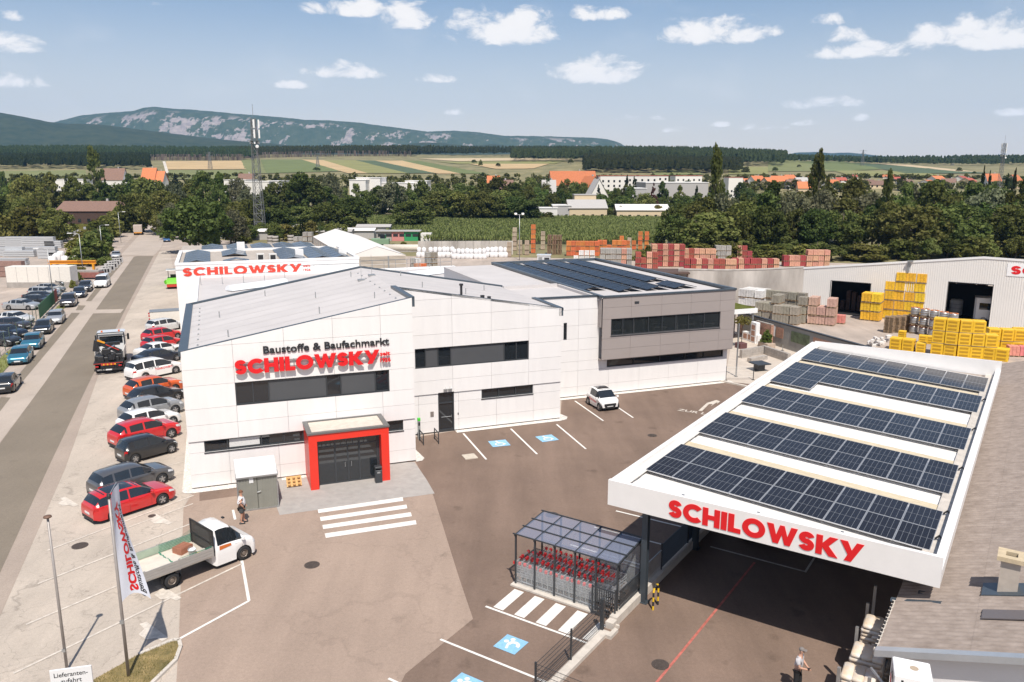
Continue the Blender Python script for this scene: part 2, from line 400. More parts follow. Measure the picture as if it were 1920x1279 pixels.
g = MB(); ys = [-60, 20, 60, 100, 150, 200, 260, 320, 380]+list(range(400, 1600, 30))+[1650,1750,1900,2200,2600,3200,4000,5200,7000,9500]
nx = 90
for y in ys:
    wd = max(260, y*1.05+200)
    for i in range(nx+1):
        x = -wd+2*wd*i/nx; g.v.append((x, y, TH(x, y)-.02))
for j in range(len(ys)-1):
    for i in range(nx):
        a = j*(nx+1)+i; g.f.append((a,a+1,a+nx+2,a+nx+1)); g.mi.append(0)
struct(g.build('ground', M_ground, smooth=True))

def flat(name, pts, z, m, kind='structure', parent=None):
    o = MB().sheet([P(*p)[:2] if len(p) == 2 else p[:2] for p in pts], z).build(name, m, parent)
    if kind and parent is None: o['kind'] = kind
    return o
# large sheets: measured in the photograph, laid flat on the ground (metres)
yard = flat('yard_pavement', [(-92,8,0),(150,8,0),(150,150,0),(45,168,0),(-14,178,0),(-50,178,0),(-72,215,0),(-112,250,0),(-175,246,0),(-150,120,0)], .004, A_yard)
road_axis = [P(0,1075), P(166,720), P(289,480), P(331,418)]
def lerp(a, b, t): return tuple(a[i]+(b[i]-a[i])*t for i in range(3))
def ext(a, b, t): return lerp(a, b, t)
lot = flat('parking_strip', [(-26,6,0),(-4,6,0),P(335,1193)+(),P(344,953)+(),P(357,925)+(),P(352,770)+(),P(348,640)+(),P(338,600)+(),P(330,530)+(),P(318,470)+(),P(289,470)+(),P(240,585)+(),P(186,700)+(),P(122,880)+(),P(0,1157)+()], .008, A_pale)
r0 = P(-420,1279)
roadm = flat('road', [P(-900,1279),P(-420,1000),(-70,62,0),P(60,730),P(215,480),P(262,430),P(300,405),P(326,402),P(320,430),P(300,470),P(240,585),P(186,700),P(122,880),P(0,1157),(-24,8,0)], .012, A_strip)
lane = flat('road_lane', [P(-500,1700),P(-240,1279),P(0,832),P(82.6,720),P(166,600),P(251,482),P(257,480),P(288,480),P(266,522),P(232.7,585),P(166,720),P(94,870),P(0,1075),P(-330,1700)], .016, A_road)
A_light = asphalt('light_road_asphalt', (.43,.365,.31), big=.08, stain=.08)
flat('road_light_strip', [P(0,690+70),P(40,705),P(140,573),P(226,480),P(251,481),P(166,600),P(82.6,720),P(0,830),P(-240,1270),P(-420,1270)], .018, A_light)
flat('road_light_strip', [P(300,407),P(325,404),P(316,436),P(300,468),P(288,479),P(226,479),P(262,440)], .019, A_light)
flat('road_light_strip', [P(113,582),P(232,580),P(226,587),P(176,588),P(111,590)], .021, A_light)
for q in ([(231,492),(218,492),(161,565),(171,565)], [(147,573),(161,573),(154,582),(142,582)], [(134,587),(150,587),(39,720),(20,720)], [(2,745),(20,746),(-60,850),(-90,850)]):
    flat('road_patch', [P(*p) for p in q], .022, A_road)
flat('forecourt', [P(344,953),P(336,1193),P(330,1290),P(200,1700),P(500,1800),P(760,1264),P(886.9,1161),P(859.5,1080),P(812,928),P(779,866),P(600,868),P(366,918)], .014, A_fore)
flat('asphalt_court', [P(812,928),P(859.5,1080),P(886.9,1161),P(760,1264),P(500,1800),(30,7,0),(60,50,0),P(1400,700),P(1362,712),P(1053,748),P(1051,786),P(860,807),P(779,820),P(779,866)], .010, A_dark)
M_pave = mat('light_grey_paving', (.36,.335,.31), .85, var=.1, scale=2, bump=.15, coord='World')
# entrance paving: courses of small slabs, each course its own bed
pv = flat('entrance_pavement', [P(524.5,966.5),P(815,926),P(800,900),P(777.5,867),P(596,868),P(500,903)], .02, M_pave)
M_paint4 = M_paint
def line(p, q, w, z=.026, m=None, name='parking_line'):
    a, b = Vector(p if len(p) == 3 else P(*p)), Vector(q if len(q) == 3 else P(*q)); d = (b-a); n = Vector((-d.y, d.x, 0)).normalized()*w/2
    return struct(MB().sheet([(a-n)[:2], (b-n)[:2], (b+n)[:2], (a+n)[:2]], z).build(name, m or M_paint))
for p, q in (((88.9,1033),(363,929.6)),((71,1095.6),(357,983)),((49,1172),(218,1100)),((25,1264),(453,1058))): line(p, q, .11, m=M_paintw)
line((218,1100),(330,1060),.11,m=M_paintw)
for p, q in (((453.5,1052),(466.8,1127.6)),((466.8,1127.6),(338,1198)),((437,957),(441,975))): line(p, q, .13)
for p, q in (((200,873),(330,838)),((178,905),(232,890)),((290,880),(345,866)),((240,990),(362,945))): line(p, q, .09, m=M_paintw)
def poly_mark(pts, m=M_paint, z=.026, name='road_marking'): return flat(name, [P(*p) for p in pts], z, m)
c2 = lambda x, y: (320+x/4, 720+y/4)
for q in ([(1103,945),(1740,852),(1745,880),(1108,972)],[(1120,1002),(1768,908),(1775,936),(1126,1032)],[(1138,1062),(1800,965),(1810,995),(1144,1092)],[(1155,1125),(1838,1025),(1844,1056),(1164,1158)]):
    poly_mark([c2(*p) for p in q], name='crossing_stripe')
cb = lambda x, y: (760+x/5.333, 700+y/5.333)
for p, q in (((580,605),(810,865)),((1055,558),(1318,812)),((1512,513),(1805,760))): line(cb(*p), cb(*q), .13)
cc = lambda x, y: (1060+x/5.647, 640+y/5.647)
for p, q in (((102,635),(402,845)),((505,668),(718,812))): line(cc(*p), cc(*q), .13)
# wheelchair bays
def disc(b, cx, cy, r, z, n=14):
    b.add([(cx+r*cos(2*pi*i/n), cy+r*sin(2*pi*i/n), z) for i in range(n)], [tuple(range(n))])
def arcs(b, cx, cy, r0, r1, a0, a1, z, n=14):
    vs = []
    for i in range(n+1):
        a = radians(a0+(a1-a0)*i/n); vs += [(cx+r0*cos(a), cy+r0*sin(a), z), (cx+r1*cos(a), cy+r1*sin(a), z)]
    b.add(vs, [(2*i,2*i+1,2*i+3,2*i+2) for i in range(n)])
def strip2(b, p, q, w, z):
    d = Vector((q[0]-p[0], q[1]-p[1])); n = Vector((-d.y, d.x)).normalized()*w/2
    b.add([(p[0]-n.x,p[1]-n.y,z),(q[0]-n.x,q[1]-n.y,z),(q[0]+n.x,q[1]+n.y,z),(p[0]+n.x,p[1]+n.y,z)], [(0,1,2,3)])
def bay_sign(loc, rz, kind, s=1.0):
    r = struct(link('bay_marking', None, None, (loc[0],loc[1],0), rz))
    MB().sheet([(-.5*s,-.5*s),(.5*s,-.5*s),(.5*s,.5*s),(-.5*s,.5*s)], .026).build('blue_square', M_bluep, r)
    b = MB(); z = .030
    if kind == 'wheelchair':
        disc(b, -.06*s, .36*s, .07*s, z); strip2(b, (-.06*s,.27*s), (-.02*s,-.02*s), .1*s, z); strip2(b, (-.02*s,.02*s), (.2*s,.0), .09*s, z+.002); strip2(b, (.18*s,.0), (.28*s,-.26*s), .09*s, z+.004)
        strip2(b, (-.05*s,.15*s), (.14*s,.13*s), .07*s, z+.004); arcs(b, -.02*s, -.16*s, .19*s, .26*s, 120, 350, z+.006)
    else:
        disc(b, -.26*s, .08*s, .1*s, z); disc(b, -.1*s, .3*s, .1*s, z)
        arcs(b, .12*s, -.02*s, .12*s, .27*s, -10, 200, z+.002); strip2(b, (-.1*s,-.05*s), (.0*s,-.34*s), .1*s, z+.004)
    b.build('white_symbol', M_paint, r)
    return r
UA = radians(20.5)
for q in ([(843,683),(1000,667),(1033,722),(880,742)],[(1323,635),(1455,617),(1510,670),(1380,690)]):
    c = [P(*cb(*p)) for p in q]; cx = sum(p[0] for p in c)/4; cy = sum(p[1] for p in c)/4
    e = Vector(c[1])-Vector(c[0]); bay_sign((cx, cy), atan2(e.y, e.x), 'wheelchair', 1.25)
# arrow and lettering on the ground
c_txt = P(*cc(1180,735)); c_end = P(*cc(1440,775))
tz = struct(text('ground_lettering', 'ZUR LADEZONE', M_paintw, None, (c_txt[0], c_txt[1], .027), (0,0,atan2(c_end[1]-c_txt[1], c_end[0]-c_txt[0])), .55, 6.0, bold=.02))
b = MB(); A0 = [P(*cc(*p)) for p in ((1408,738),(1448,742),(1520,668),(1560,668),(1540,690),(1612,645),(1605,665),(1640,640),(1600,625),(1500,655))]
struct(MB().sheet([p[:2] for p in A0], .027).build('ground_arrow', M_paintw))
# car pictograms on the bays
for (px, py, rz) in ((300,975,radians(140)),(285,1186,radians(140)),(127,942,radians(140)),(312,1113,radians(140))):
    p = P(px, py); r = MB()
    r.sheet([(-.9,-.22),(.9,-.22),(.95,.05),(.45,.1),(.25,.42),(-.35,.42),(-.55,.1),(-.95,.05)], .027)
    struct(r.build('car_pictogram', M_paintw, None, False, (p[0],p[1],0), rz))
# gullies and manholes
for (px, py, r, lab) in ((150,1024,.38,''),(585,1060,.36,''),(1238,1247,.33,''),(1223,817,.33,''),(1035,966,.36,''),(351,713,.3,''),(285,968,.2,'')):
    p = P(px, py); b = MB(); n = 18
    b.prism([(r*cos(2*pi*i/n), r*sin(2*pi*i/n)) for i in range(n)], .0, .032)
    o = b.build('manhole_cover', M_iron, None, False, (p[0],p[1],0), .4)
    for k in range(-3, 4):
        w = sqrt(max(0, (r*.8)**2-(k*r*.24)**2)); MB().box(-w, w, k*r*.24-.025, k*r*.24+.025, .032, .042).build('grate_bar', M_iron, o)
    o['kind'] = 'structure'
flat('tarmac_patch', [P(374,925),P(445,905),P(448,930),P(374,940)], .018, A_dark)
# red guide line by the drive-through
line(P(1303,1193), P(1190,1330), .1, .016, M_redp, 'red_line'); line(P(1415,1055), P(1303,1193), .1, .016, M_redp, 'red_line')
# ------------------------------------------------------------------ main building
M_white = mat('white_facade_panel', (.79,.765,.745), .42, var=.028, scale=.9, obvar=.022, stretch=(2.5,1,.35))
M_back = mat('grey_joint_backing', (.62,.60,.59), .8)
M_taupe = mat('taupe_facade_panel', (.34,.295,.275), .45, var=.02, scale=.6, obvar=.02)
M_anth = mat('anthracite_metal', (.055,.06,.066), .4, .3, var=.05, scale=2)
M_anthp = mat('anthracite_infill_panel', (.075,.078,.083), .45, var=.04, scale=1)
M_flash = mat('blue_grey_flashing', (.10,.125,.15), .35, .5, var=.1, scale=1.5)
M_roofm = mat('light_grey_roof_membrane', (.52,.49,.475), .75, var=.06, scale=.35, bump=.08, bscale=8)
M_glass = mat('dark_window_glass', (.018,.022,.026), .03, 0, spec=.9)
M_glassd = mat('clear_window_glass', (.03,.036,.038), .03, 0, spec=.9, alpha=.45)
M_red = mat('red_portal_panel', (.72,.035,.018), .38, var=.03, scale=1)
M_signred = mat('red_sign_letters', (.70,.012,.016), .42)
M_signred2 = mat('orange_red_sign_letters', (.72,.055,.028), .5)
M_black = mat('black_sign_letters', (.02,.02,.023), .5)
M_galv = mat('galvanised_steel', (.42,.43,.43), .4, .7, var=.1, scale=4)
M_gravel = None
def clip(poly, f):                                          # keep the side where f(x, z) >= 0
    out = []
    for i in range(len(poly)):
        a, b = poly[i], poly[(i+1) % len(poly)]; fa, fb = f(*a), f(*b)
        if fa >= 0: out.append(a)
        if fa*fb < 0: t = fa/(fa-fb); out.append((a[0]+(b[0]-a[0])*t, a[1]+(b[1]-a[1])*t))
    return out
def minus(rects, h):
    out = []
    for (x0,x1,z0,z1) in rects:
        a0, a1, b0, b1 = max(x0,h[0]), min(x1,h[1]), max(z0,h[2]), min(z1,h[3])
        if a0 >= a1-1e-6 or b0 >= b1-1e-6: out.append((x0,x1,z0,z1)); continue
        if a0 > x0: out.append((x0,a0,z0,z1))
        if a1 < x1: out.append((a1,x1,z0,z1))
        if b0 > z0: out.append((a0,a1,z0,b0))
        if b1 < z1: out.append((a0,a1,b1,z1))
    return out
def facade(parent, org, rz, xs, zs, m, top=None, holes=(), th=.05, gap=.014, name='facade_panel', proud=0.):
    c, s = cos(rz), sin(rz)
    for x0, x1 in zip(xs, xs[1:]):
        for z0, z1 in zip(zs, zs[1:]):
            R = [(x0+gap/2, x1-gap/2, z0+gap/2, z1-gap/2)]
            for h in holes: R = minus(R, h)
            b = MB()
            for (a0,a1,b0,b1) in R:
                pl = [(a0,b0),(a1,b0),(a1,b1),(a0,b1)]
                if top: pl = clip(pl, lambda x, z: top(x)-.03-z)
                if len(pl) < 3 or a1-a0 < .01 or b1-b0 < .01: continue
                b.xz(pl, -th-proud, -proud)
            if b.f: b.build(name, m, parent, False, (org[0], org[1], 0), rz)
def window(parent, org, rz, x0, x1, z0, z1, split, depth=.14, fw=.07, infill=(), glass=None, name='window', sill=True):
    """recessed window band: frame, sill, panes between the given splits; infill = indices of closed panels"""
    r = link(name, None, parent, (org[0], org[1], 0), rz)
    b = MB(); e = [x0]+list(split)+[x1]
    b.box(x0,x1,0,depth,z0,z0+fw); b.box(x0,x1,0,depth,z1-fw,z1)
    for x in e:
        xa = x if x == x0 else (x-fw if x == x1 else x-fw/2); b.box(xa, xa+fw, .003, depth-.003, z0+fw, z1-fw)
    b.build('window_frame', M_anth, r)
    if sill: MB().box(x0-.03,x1+.03,-.09,.06,z0-.07,z0-.004).build('window_sill', M_anth, r)
    for i, (a, c_) in enumerate(zip(e, e[1:])):
        if i in infill: MB().box(a+fw*.6,c_-fw*.6,.03,.06,z0+fw-.005,z1-fw+.005).build('infill_panel', M_anthp, r)
        else: MB().box(a+fw*.5,c_-fw*.5,.085,.10,z0+fw-.005,z1-fw+.005).build('pane', glass or M_glass, r)
    return r
ORG = P(361,918); 
def BW(u, v, z=0.): return (ORG[0]+u*cos(UA)-v*sin(UA), ORG[1]+u*sin(UA)+v*cos(UA), z)
MBD = thing('office_building', 'white panelled two-storey office and store building with red entrance portal and grey corner box', 'building', (ORG[0],ORG[1],0), UA)
zA = lambda x: 8.25+(10.62-8.25)*x/13.3
zB = lambda x: 10.62-(10.62-8.45)*(x-13.3)/12.3
# massing behind the panels (joint backing shows in the gaps)
b = MB(); b.xz([(.06,.02),(13.24,.02),(13.24,zA(13.24)-.3),(.06,zA(.06)-.3)], .16, 17.8); b.build('wall', M_back, MBD)
b = MB(); b.xz([(13.24,.02),(25.54,.02),(25.54,zB(25.54)-.3),(13.24,zB(13.24)-.32)], 5.24, 17.8); b.build('wall', M_back, MBD)
b = MB(); b.box(25.5,43.8,10.26,36.2,.02,4.88); b.box(25.5,43.8,10.26,36.2,6.62,8.0); b.box(25.5,31.6,10.26,36.2,4.88,6.62); b.box(43.0,43.8,10.26,36.2,4.88,6.62); b.box(31.6,43,15.5,36.2,4.88,6.62); b.build('wall', M_back, MBD)
# window holes
hA = [(2.75,11.75,4.83,6.2),(.83,6.45,2.18,2.88),(11.1,12.55,2.19,2.88),(6.45,11.1,0,3.4)]
facade(MBD, (0,0), 0, [0,2.75,5.6,8.43,11.3,13.3], [2.9,3.86,4.83,6.2,7.15,8.46,9.6,10.8], M_white, zA, hA, proud=.07)
facade(MBD, (0,0), 0, [0,2.15,4.96,7.8,10.6,13.3], [.1,.89,2.2,2.88], M_white, None, hA)
MB().box(.0,6.4,-.06,.01,2.865,2.905).build('drip_rail', M_galv, MBD); MB().box(11.15,13.3,-.06,.01,2.865,2.905).build('drip_rail', M_galv, MBD)
window(MBD, (0,-.02), 0, 2.75, 11.75, 4.83, 6.2, [3.72,4.6,7.95,8.8,10.9], infill=(2,4))
window(MBD, (0,-.0), 0, .83, 6.45, 2.18, 2.88, [2.1,4.0,5.3])
window(MBD, (0,-.0), 0, 11.1, 12.55, 2.19, 2.88, [])
# blinds behind two panes are light
M_blind = mat('pale_blind', (.62,.62,.6), .8)
for (x0, x1, z0, z1) in ((2.2,3.9,2.3,2.8),): MB().box(x0,x1,.072,.08,z0,z1).build('blind', M_blind, MBD)
hB = [(14.6,23.03,4.81,6.22),(19.42,23.4,2.19,2.88),(16.2,17.37,0,2.95)]
facade(MBD, (0,5.08), 0, [13.32,14.45,17.28,20.16,23.03,25.6], [2.9,3.88,4.83,6.0,7.16,8.46,9.6,10.8], M_white, zB, hB, proud=.07)
facade(MBD, (0,5.08), 0, [13.32,14.79,17.7,20.56,23.43,25.6], [.1,.89,2.2,2.88], M_white, None, hB)
for a, c_ in ((13.3,16.2),(17.4,19.4),(23.4,25.6)): MB().box(a,c_,5.02,5.09,2.865,2.905).build('drip_rail', M_galv, MBD)
window(MBD, (0,5.06), 0, 14.6, 23.03, 4.81, 6.22, [15.37,16.27,17.18,21.18,22.1], infill=(1,3))
window(MBD, (0,5.08), 0, 19.42, 23.4, 2.19, 2.88, [20.75,22.05])
# side door
d = link('side_door', None, MBD, (0,5.08,0)); 
b = MB(); b.box(16.2,16.29,0,.14,.02,2.95); b.box(17.28,17.37,0,.14,.02,2.95); b.box(16.29,17.28,0,.14,2.86,2.95); b.box(16.29,17.28,.01,.13,2.1,2.18); b.box(16.29,17.28,.01,.13,.02,.2); b.build('door_frame', M_anth, d)
MB().box(16.29,17.28,.09,.11,.2,2.1).build('door_pane', M_glass, d); MB().box(16.29,17.28,.09,.11,2.18,2.86).build('door_pane', M_glass, d)
MB().tube((17.15,-.06,1.05),(17.15,-.06,1.25),.02).tube((16.45,.05,1.1),(17.2,.05,1.1),.018).build('door_handle', M_galv, d)
MB().box(16.35,17.2,-.9,-.02,.0,.06).build('door_step', mat('buff_step_stone',(.52,.46,.38),.85,var=.1), MBD)
MB().box(15.62,15.86,5.0,5.04,1.25,1.62).build('name_plate', mat('brown_name_plate',(.22,.19,.17),.5), MBD)
MB().box(17.62,17.68,5.0,5.04,1.2,1.34).build('door_bell', M_black, MBD)
for x in (16.72,17.05): 
    MB().box(x-.14,x+.14,4.86,5.02,3.05,3.2).build('camera_bracket', M_galv, MBD); MB().tube((x,4.9,3.2),(x,4.9,3.4),.03).build('camera_mast', M_white, MBD)
# wing C: white base and the projecting taupe box
hC = [(28.06,28.36,4.87,6.28),(32.03,43.44,2.28,2.9)]
facade(MBD, (0,10.1), 0, [25.6,26.5,29.39,32.23,35.11,37.97,40.86,43.86], [.1,.89,2.23,3.02], M_white, None, hC)
facade(MBD, (0,10.1), 0, [25.6,26.5,29.39,31.2], [3.02,3.95,4.9,6.0,7.3,8.36], M_white, None, hC)
hG = [(31.99,42.49,5.07,6.46)]
facade(MBD, (0,9.45), 0, [31.2,33.82,36.66,39.5,42.4,43.92], [3.1,3.95,4.85,6.46,7.41,8.32], M_taupe, None, hG)
b = MB(); b.box(31.2,43.92,9.47,10.1,3.06,3.1); b.build('soffit', M_taupe, MBD)
facade(MBD, (31.14,36.2), -pi/2, [0,6.5,13,20,26.75], [5.8,6.9,8.3], M_taupe, None, [])
facade(MBD, (43.9,9.5), pi/2, [0,2.9,5.8,8.7,11.6,14.5,17.4,20.3,26.7], [3.1,4.85,6.46,8.3], M_taupe)
facade(MBD, (43.84,10.2), pi/2, [0,6,12,18,26], [.1,1.5,3.05], M_white)
facade(MBD, (13.28,.02), pi/2, [0,2.5,5.05], [.1,2.2,3.86,6.2,8.46,10.5], M_white)
facade(MBD, (25.58,5.1), pi/2, [0,2.5,5.0], [.1,2.2,3.86,6.2,8.3], M_white)
facade(MBD, (.02,17.8), -pi/2, [0,3,6,9,12,15,17.78], [.1,.89,2.2,3.86,4.83,6.2,7.15,8.2], M_white)
window(MBD, (0,10.1), 0, 28.06, 28.36, 4.87, 6.28, [], sill=False)
window(MBD, (0,10.1), 0, 32.03, 43.44, 2.28, 2.9, [34.6,37.1,39.6,41.5], sill=False)
window(MBD, (0,9.45), 0, 31.99, 42.49, 5.07, 6.46, [33.1,34.1,35.5,36.8,38.1,39.35,40.9], glass=M_glassd)
MB().box(34.1,34.5,9.36,9.4,7.62,7.8).build('wall_vent', M_anth, MBD)
# rooms seen through the upper glass
M_room = mat('office_interior', (.42,.42,.40), .8); M_desk = mat('pale_desk', (.55,.5,.42), .6)
b = MB(); b.box(31.5,43,9.62,10.26,4.86,4.9); b.box(31.5,43,9.62,10.26,6.6,6.64); b.build('window_board', M_room, MBD)
for x, y0, y1 in ((34.3,9.8,15),(35.9,11,15),(38.6,10,15),(40.9,11.5,15)): MB().box(x,x+.08,y0,y1,4.9,6.6).build('partition', M_room, MBD)
for x, y in ((32.6,10.3),(36.6,10.4),(37.4,12),(39.6,10.6),(41.4,10.3)): MB().box(x,x+1.3,y,y+.7,5.25,5.32).box(x+.1,x+.15,y+.1,y+.6,4.9,5.25).box(x+1.15,x+1.2,y+.1,y+.6,4.9,5.25).build('desk', M_desk, MBD)
for x in (33.0,37.1,40.1): MB().box(x,x+.55,10.7,10.74,5.36,5.7).build('monitor', M_black, MBD)
# roofs
def slab(poly, zf, th): 
    b = MB(); n = len(poly); b.add([(x,y,zf(x,y)) for x,y in poly]+[(x,y,zf(x,y)-th) for x,y in poly], [tuple(range(n)), tuple(range(n,2*n))[::-1]]+[(i,n+i,n+(i+1)%n,(i+1)%n) for i in range(n)]); return b
fA = lambda x, y: zA(x)-.12
fB = lambda x, y: zB(x)-.12
slab([(.25,.12),(13.3,.12),(13.3,17.6),(.25,17.6)], fA, .25).build('roof', M_roofm, MBD)
slab([(13.3,5.2),(25.4,5.2),(25.4,17.6),(13.3,17.6)], fB, .25).build('roof', M_roofm, MBD)
b = MB(); b.box(25.4,31.0,10.3,36,8.0,8.12); b.box(31.0,43.7,9.7,36.1,8.0,8.12); b.build('roof', M_roofm, MBD)
# welded laps of the membrane
b = MB()
for i in range(1, 9):
    y = .12+i*1.94; b.add([(.3,y,fA(.3,0)+.006),(13.2,y,fA(13.2,0)+.006),(13.2,y+.05,fA(13.2,0)+.006),(.3,y+.05,fA(.3,0)+.006)], [(0,1,2,3)])
    if y > 5.4: b.add([(13.4,y,fB(13.4,0)+.006),(25.3,y,fB(25.3,0)+.006),(25.3,y+.05,fB(25.3,0)+.006),(13.4,y+.05,fB(13.4,0)+.006)], [(0,1,2,3)])
b.build('roof_lap', mat('membrane_lap', (.46,.43,.42), .8), MBD)
# parapet copings
def coping(p, q, w=.34, h=.16, m=M_flash, name='coping'):
    d = Vector((q[0]-p[0], q[1]-p[1], 0)); n = Vector((-d.y, d.x, 0)).normalized()*w/2
    b = MB(); vs = []
    for e in (p, q):
        for s_ in (-1, 1): vs += [(e[0]+n.x*s_, e[1]+n.y*s_, e[2]), (e[0]+n.x*s_, e[1]+n.y*s_, e[2]-h)]
    b.add(vs, [(0,2,6,4),(1,5,7,3),(0,4,5,1),(2,3,7,6),(0,1,3,2),(4,6,7,5)]); return b.build(name, m, MBD)
coping((-.1,.02,zA(0)), (13.42,.02,zA(13.4)), .2); coping((.12,-.06,zA(0)+.02), (.12,17.9,zA(0)+.02), .5, .3)
coping((-.05,17.8,zA(0)+.01), (13.3,17.8,zA(13.3)+.01), .25, .4); coping((13.3,17.8,zB(13.3)+.01), (25.6,17.8,zB(25.6)+.01), .25, .4)
coping((13.3,-.08,zA(13.3)+.03), (13.3,5.3,zA(13.3)+.03), .34, .62); coping((13.3,5.06,zB(13.3)), (25.75,5.06,zB(25.75)), .2)
coping((25.55,4.96,zB(25.6)+.03), (25.55,10.3,zB(25.6)+.03), .34, .62); coping((25.5,10.1,8.46), (31.2,10.1,8.42), .2, .14)
coping((31.1,9.43,8.4), (43.98,9.43,8.4), .2, .14); coping((31.12,9.4,8.42), (31.12,36.3,8.42), .3, .18); coping((43.8,9.4,8.42), (43.8,36.3,8.42), .34, .18); coping((31,36.2,8.41), (43.95,36.2,8.41), .3, .3)
b = MB(); b.box(30.72,30.95,10.3,17.5,7.9,8.35); b.box(25.62,30.7,17.4,17.65,7.9,8.4); b.build('parapet', M_roofm, MBD)
# roof safety anchors, vents, lightning rods
for (x, y) in ((2.6,1.5),(2.2,9),(5.5,14),(8.5,8.2),(11.6,3),(11.9,14),(8,2.2)):
    MB().tube((x,y,fA(x,0)),(x,y,fA(x,0)+.42),.035).build('safety_anchor', M_galv, MBD)
for (x, y) in ((16,8),(19,7.2),(22,12),(16,15)):
    MB().tube((x,y,fB(x,0)),(x,y,fB(x,0)+.42),.035).build('safety_anchor', M_galv, MBD)
M_blackp = mat('black_plastic', (.025,.025,.027), .5)
MB().tube((18.3,6.0,fB(18.3,0)),(18.3,6.0,fB(18.3,0)+.7),.09,8).tube((18.3,6.0,fB(18.3,0)+.7),(18.3,6.0,fB(18.3,0)+.82),.15,8).build('vent_pipe', M_blackp, MBD)
MB().tube((19.8,5.8,fB(19.8,0)),(19.8,5.8,fB(19.8,0)+.22),.16,8).tube((20.3,5.8,fB(20.3,0)),(20.3,5.8,fB(20.3,0)+.2),.14,8).build('vent_pipe', M_blackp, MBD)
for (x, y) in ((12.2,11.2),(13.2,12.4)):
    MB().tube((x,y,fA(min(x,13.2),0)),(x,y,fA(min(x,13.2),0)+1.6),.012,4).box(x-.25,x+.25,y-.25,y+.25,fA(min(x,13.2),0)+.0,fA(min(x,13.2),0)+.1).build('lightning_rod', M_galv, MBD)
b = MB()
for i in range(9): b.tube((12.6,1.2+i*1.7,fA(12.6,0)+.02),(12.6,1.35+i*1.7,fA(12.6,0)+.02),.06)
for i in range(9): b.tube((.9,1.0+i*1.7,fA(.9,0)+.02),(.9,1.15+i*1.7,fA(.9,0)+.02),.06)
b.build('roof_fixing', M_galv, MBD)
# solar panels in east-west ridges on wing C
M_pvd = mat('dark_solar_glass', (.016,.02,.028), .2, spec=.25, obvar=.1)
M_pvf = mat('solar_panel_frame', (.16,.17,.18), .4, .6)
for r in range(4):
    xr = 32.6+2.7*r
    for k in range(14):
        y0 = 12.2+k*1.62
        if r == 0 and k < 1: continue
        if r == 3 and k in (2,): continue
        for sgn in (-1, 1):
            xa, xb = xr+sgn*.06, xr+sgn*1.16
            b = MB(); b.add([(xa,y0,8.5),(xb,y0,8.27),(xb,y0+1.56,8.27),(xa,y0+1.56,8.5),(xa,y0,8.46),(xb,y0,8.23),(xb,y0+1.56,8.23),(xa,y0+1.56,8.46)],
                [(0,1,2,3) if sgn > 0 else (3,2,1,0),(4,5,1,0),(5,6,2,1),(6,7,3,2),(7,4,0,3),(7,6,5,4)]); b.build('solar_panel', M_pvd, MBD)
# entrance portal
pr = link('entrance_portal', None, MBD, (0,0,0))
b = MB(); b.box(6.45,6.93,-2.62,-.02,.02,3.36); b.build('portal_pier', M_red, pr); b = MB(); b.box(10.63,11.1,-2.62,-.02,.02,3.36); b.build('portal_pier', M_red, pr)
b = MB(); b.box(6.93,10.63,-2.617,-.02,2.93,3.36); b.build('portal_beam', M_red, pr)
b = MB(); b.box(6.4,11.15,-2.68,-2.4,3.36,3.46); b.box(6.4,11.15,-.25,-.0,3.36,3.46); b.box(6.4,6.68,-2.4,-.25,3.36,3.46); b.box(10.87,11.15,-2.4,-.25,3.36,3.46); b.build('portal_coping', mat('grey_portal_coping',(.16,.155,.15),.5,.3), pr)
MB().box(6.68,10.87,-2.4,-.25,3.3,3.39).build('portal_roof', mat('cream_gravel_roof',(.56,.50,.43),.9,var=.1,scale=3), pr)
b = MB()
for x in (7.0,8.0,9.42,10.5): b.box(x-.05,x+.05,-2.0,-1.9,.02,2.93)
b.box(8.7,8.78,-2.0,-1.9,.02,2.3)
for z in (.02,2.28,2.85): b.box(6.95,10.6,-1.99,-1.91,z,z+.09)
for x in (7.25,7.5,7.75,8.35,8.7,9.05,9.7,9.95): b.box(x-.02,x+.02,-1.98,-1.94,2.37,2.85)
b.build('door_frame', M_anth, pr)
for x0, x1 in ((7.05,7.95),(8.05,8.7),(8.78,9.37),(9.47,10.45)): MB().box(x0,x1,-1.955,-1.94,.11,2.28).build('door_pane', M_glass, pr)
MB().box(7.05,10.45,-1.957,-1.942,2.37,2.85).build('transom_pane', M_glass, pr)
MB().box(10.5,10.63,-1.98,-1.9,.02,2.93).build('side_jamb', M_anth, pr)
for x in (8.55,8.92): MB().tube((x,-2.04,1.0),(x,-2.04,1.3),.02).build('door_handle', M_galv, pr)
# lettering on the front
sg = link('fascia_sign', None, MBD, (0,-.12,0))
word('SCHILOWSKY', 2.8, 11.13, 6.72, 7.56, -.14, .12, M_signred, sg, gap=.055)
b = MB()
for z in (6.95,7.35): b.box(2.9,11.0,-.12,-.06,z-.03,z+.03)
for x in (3.1,4.6,6.1,7.6,9.1,10.6): b.box(x-.02,x+.02,-.12,.06,6.9,7.4)
b.build('sign_rail', M_galv, sg)
text('sign_letters', 'seit', M_signred, sg, (11.18,-.2,7.16), (pi/2,0,0), .24, .62, bold=.03, depth=.05); text('sign_letters', '1926', M_signred, sg, (11.18,-.2,6.76), (pi/2,0,0), .25, .64, bold=.03, depth=.05)
text('sign_letters', 'Baustoffe & Baufachmarkt', M_black, sg, (4.42,-.03,7.78), (pi/2,0,0), .46, 7.38, bold=.018, depth=.04)
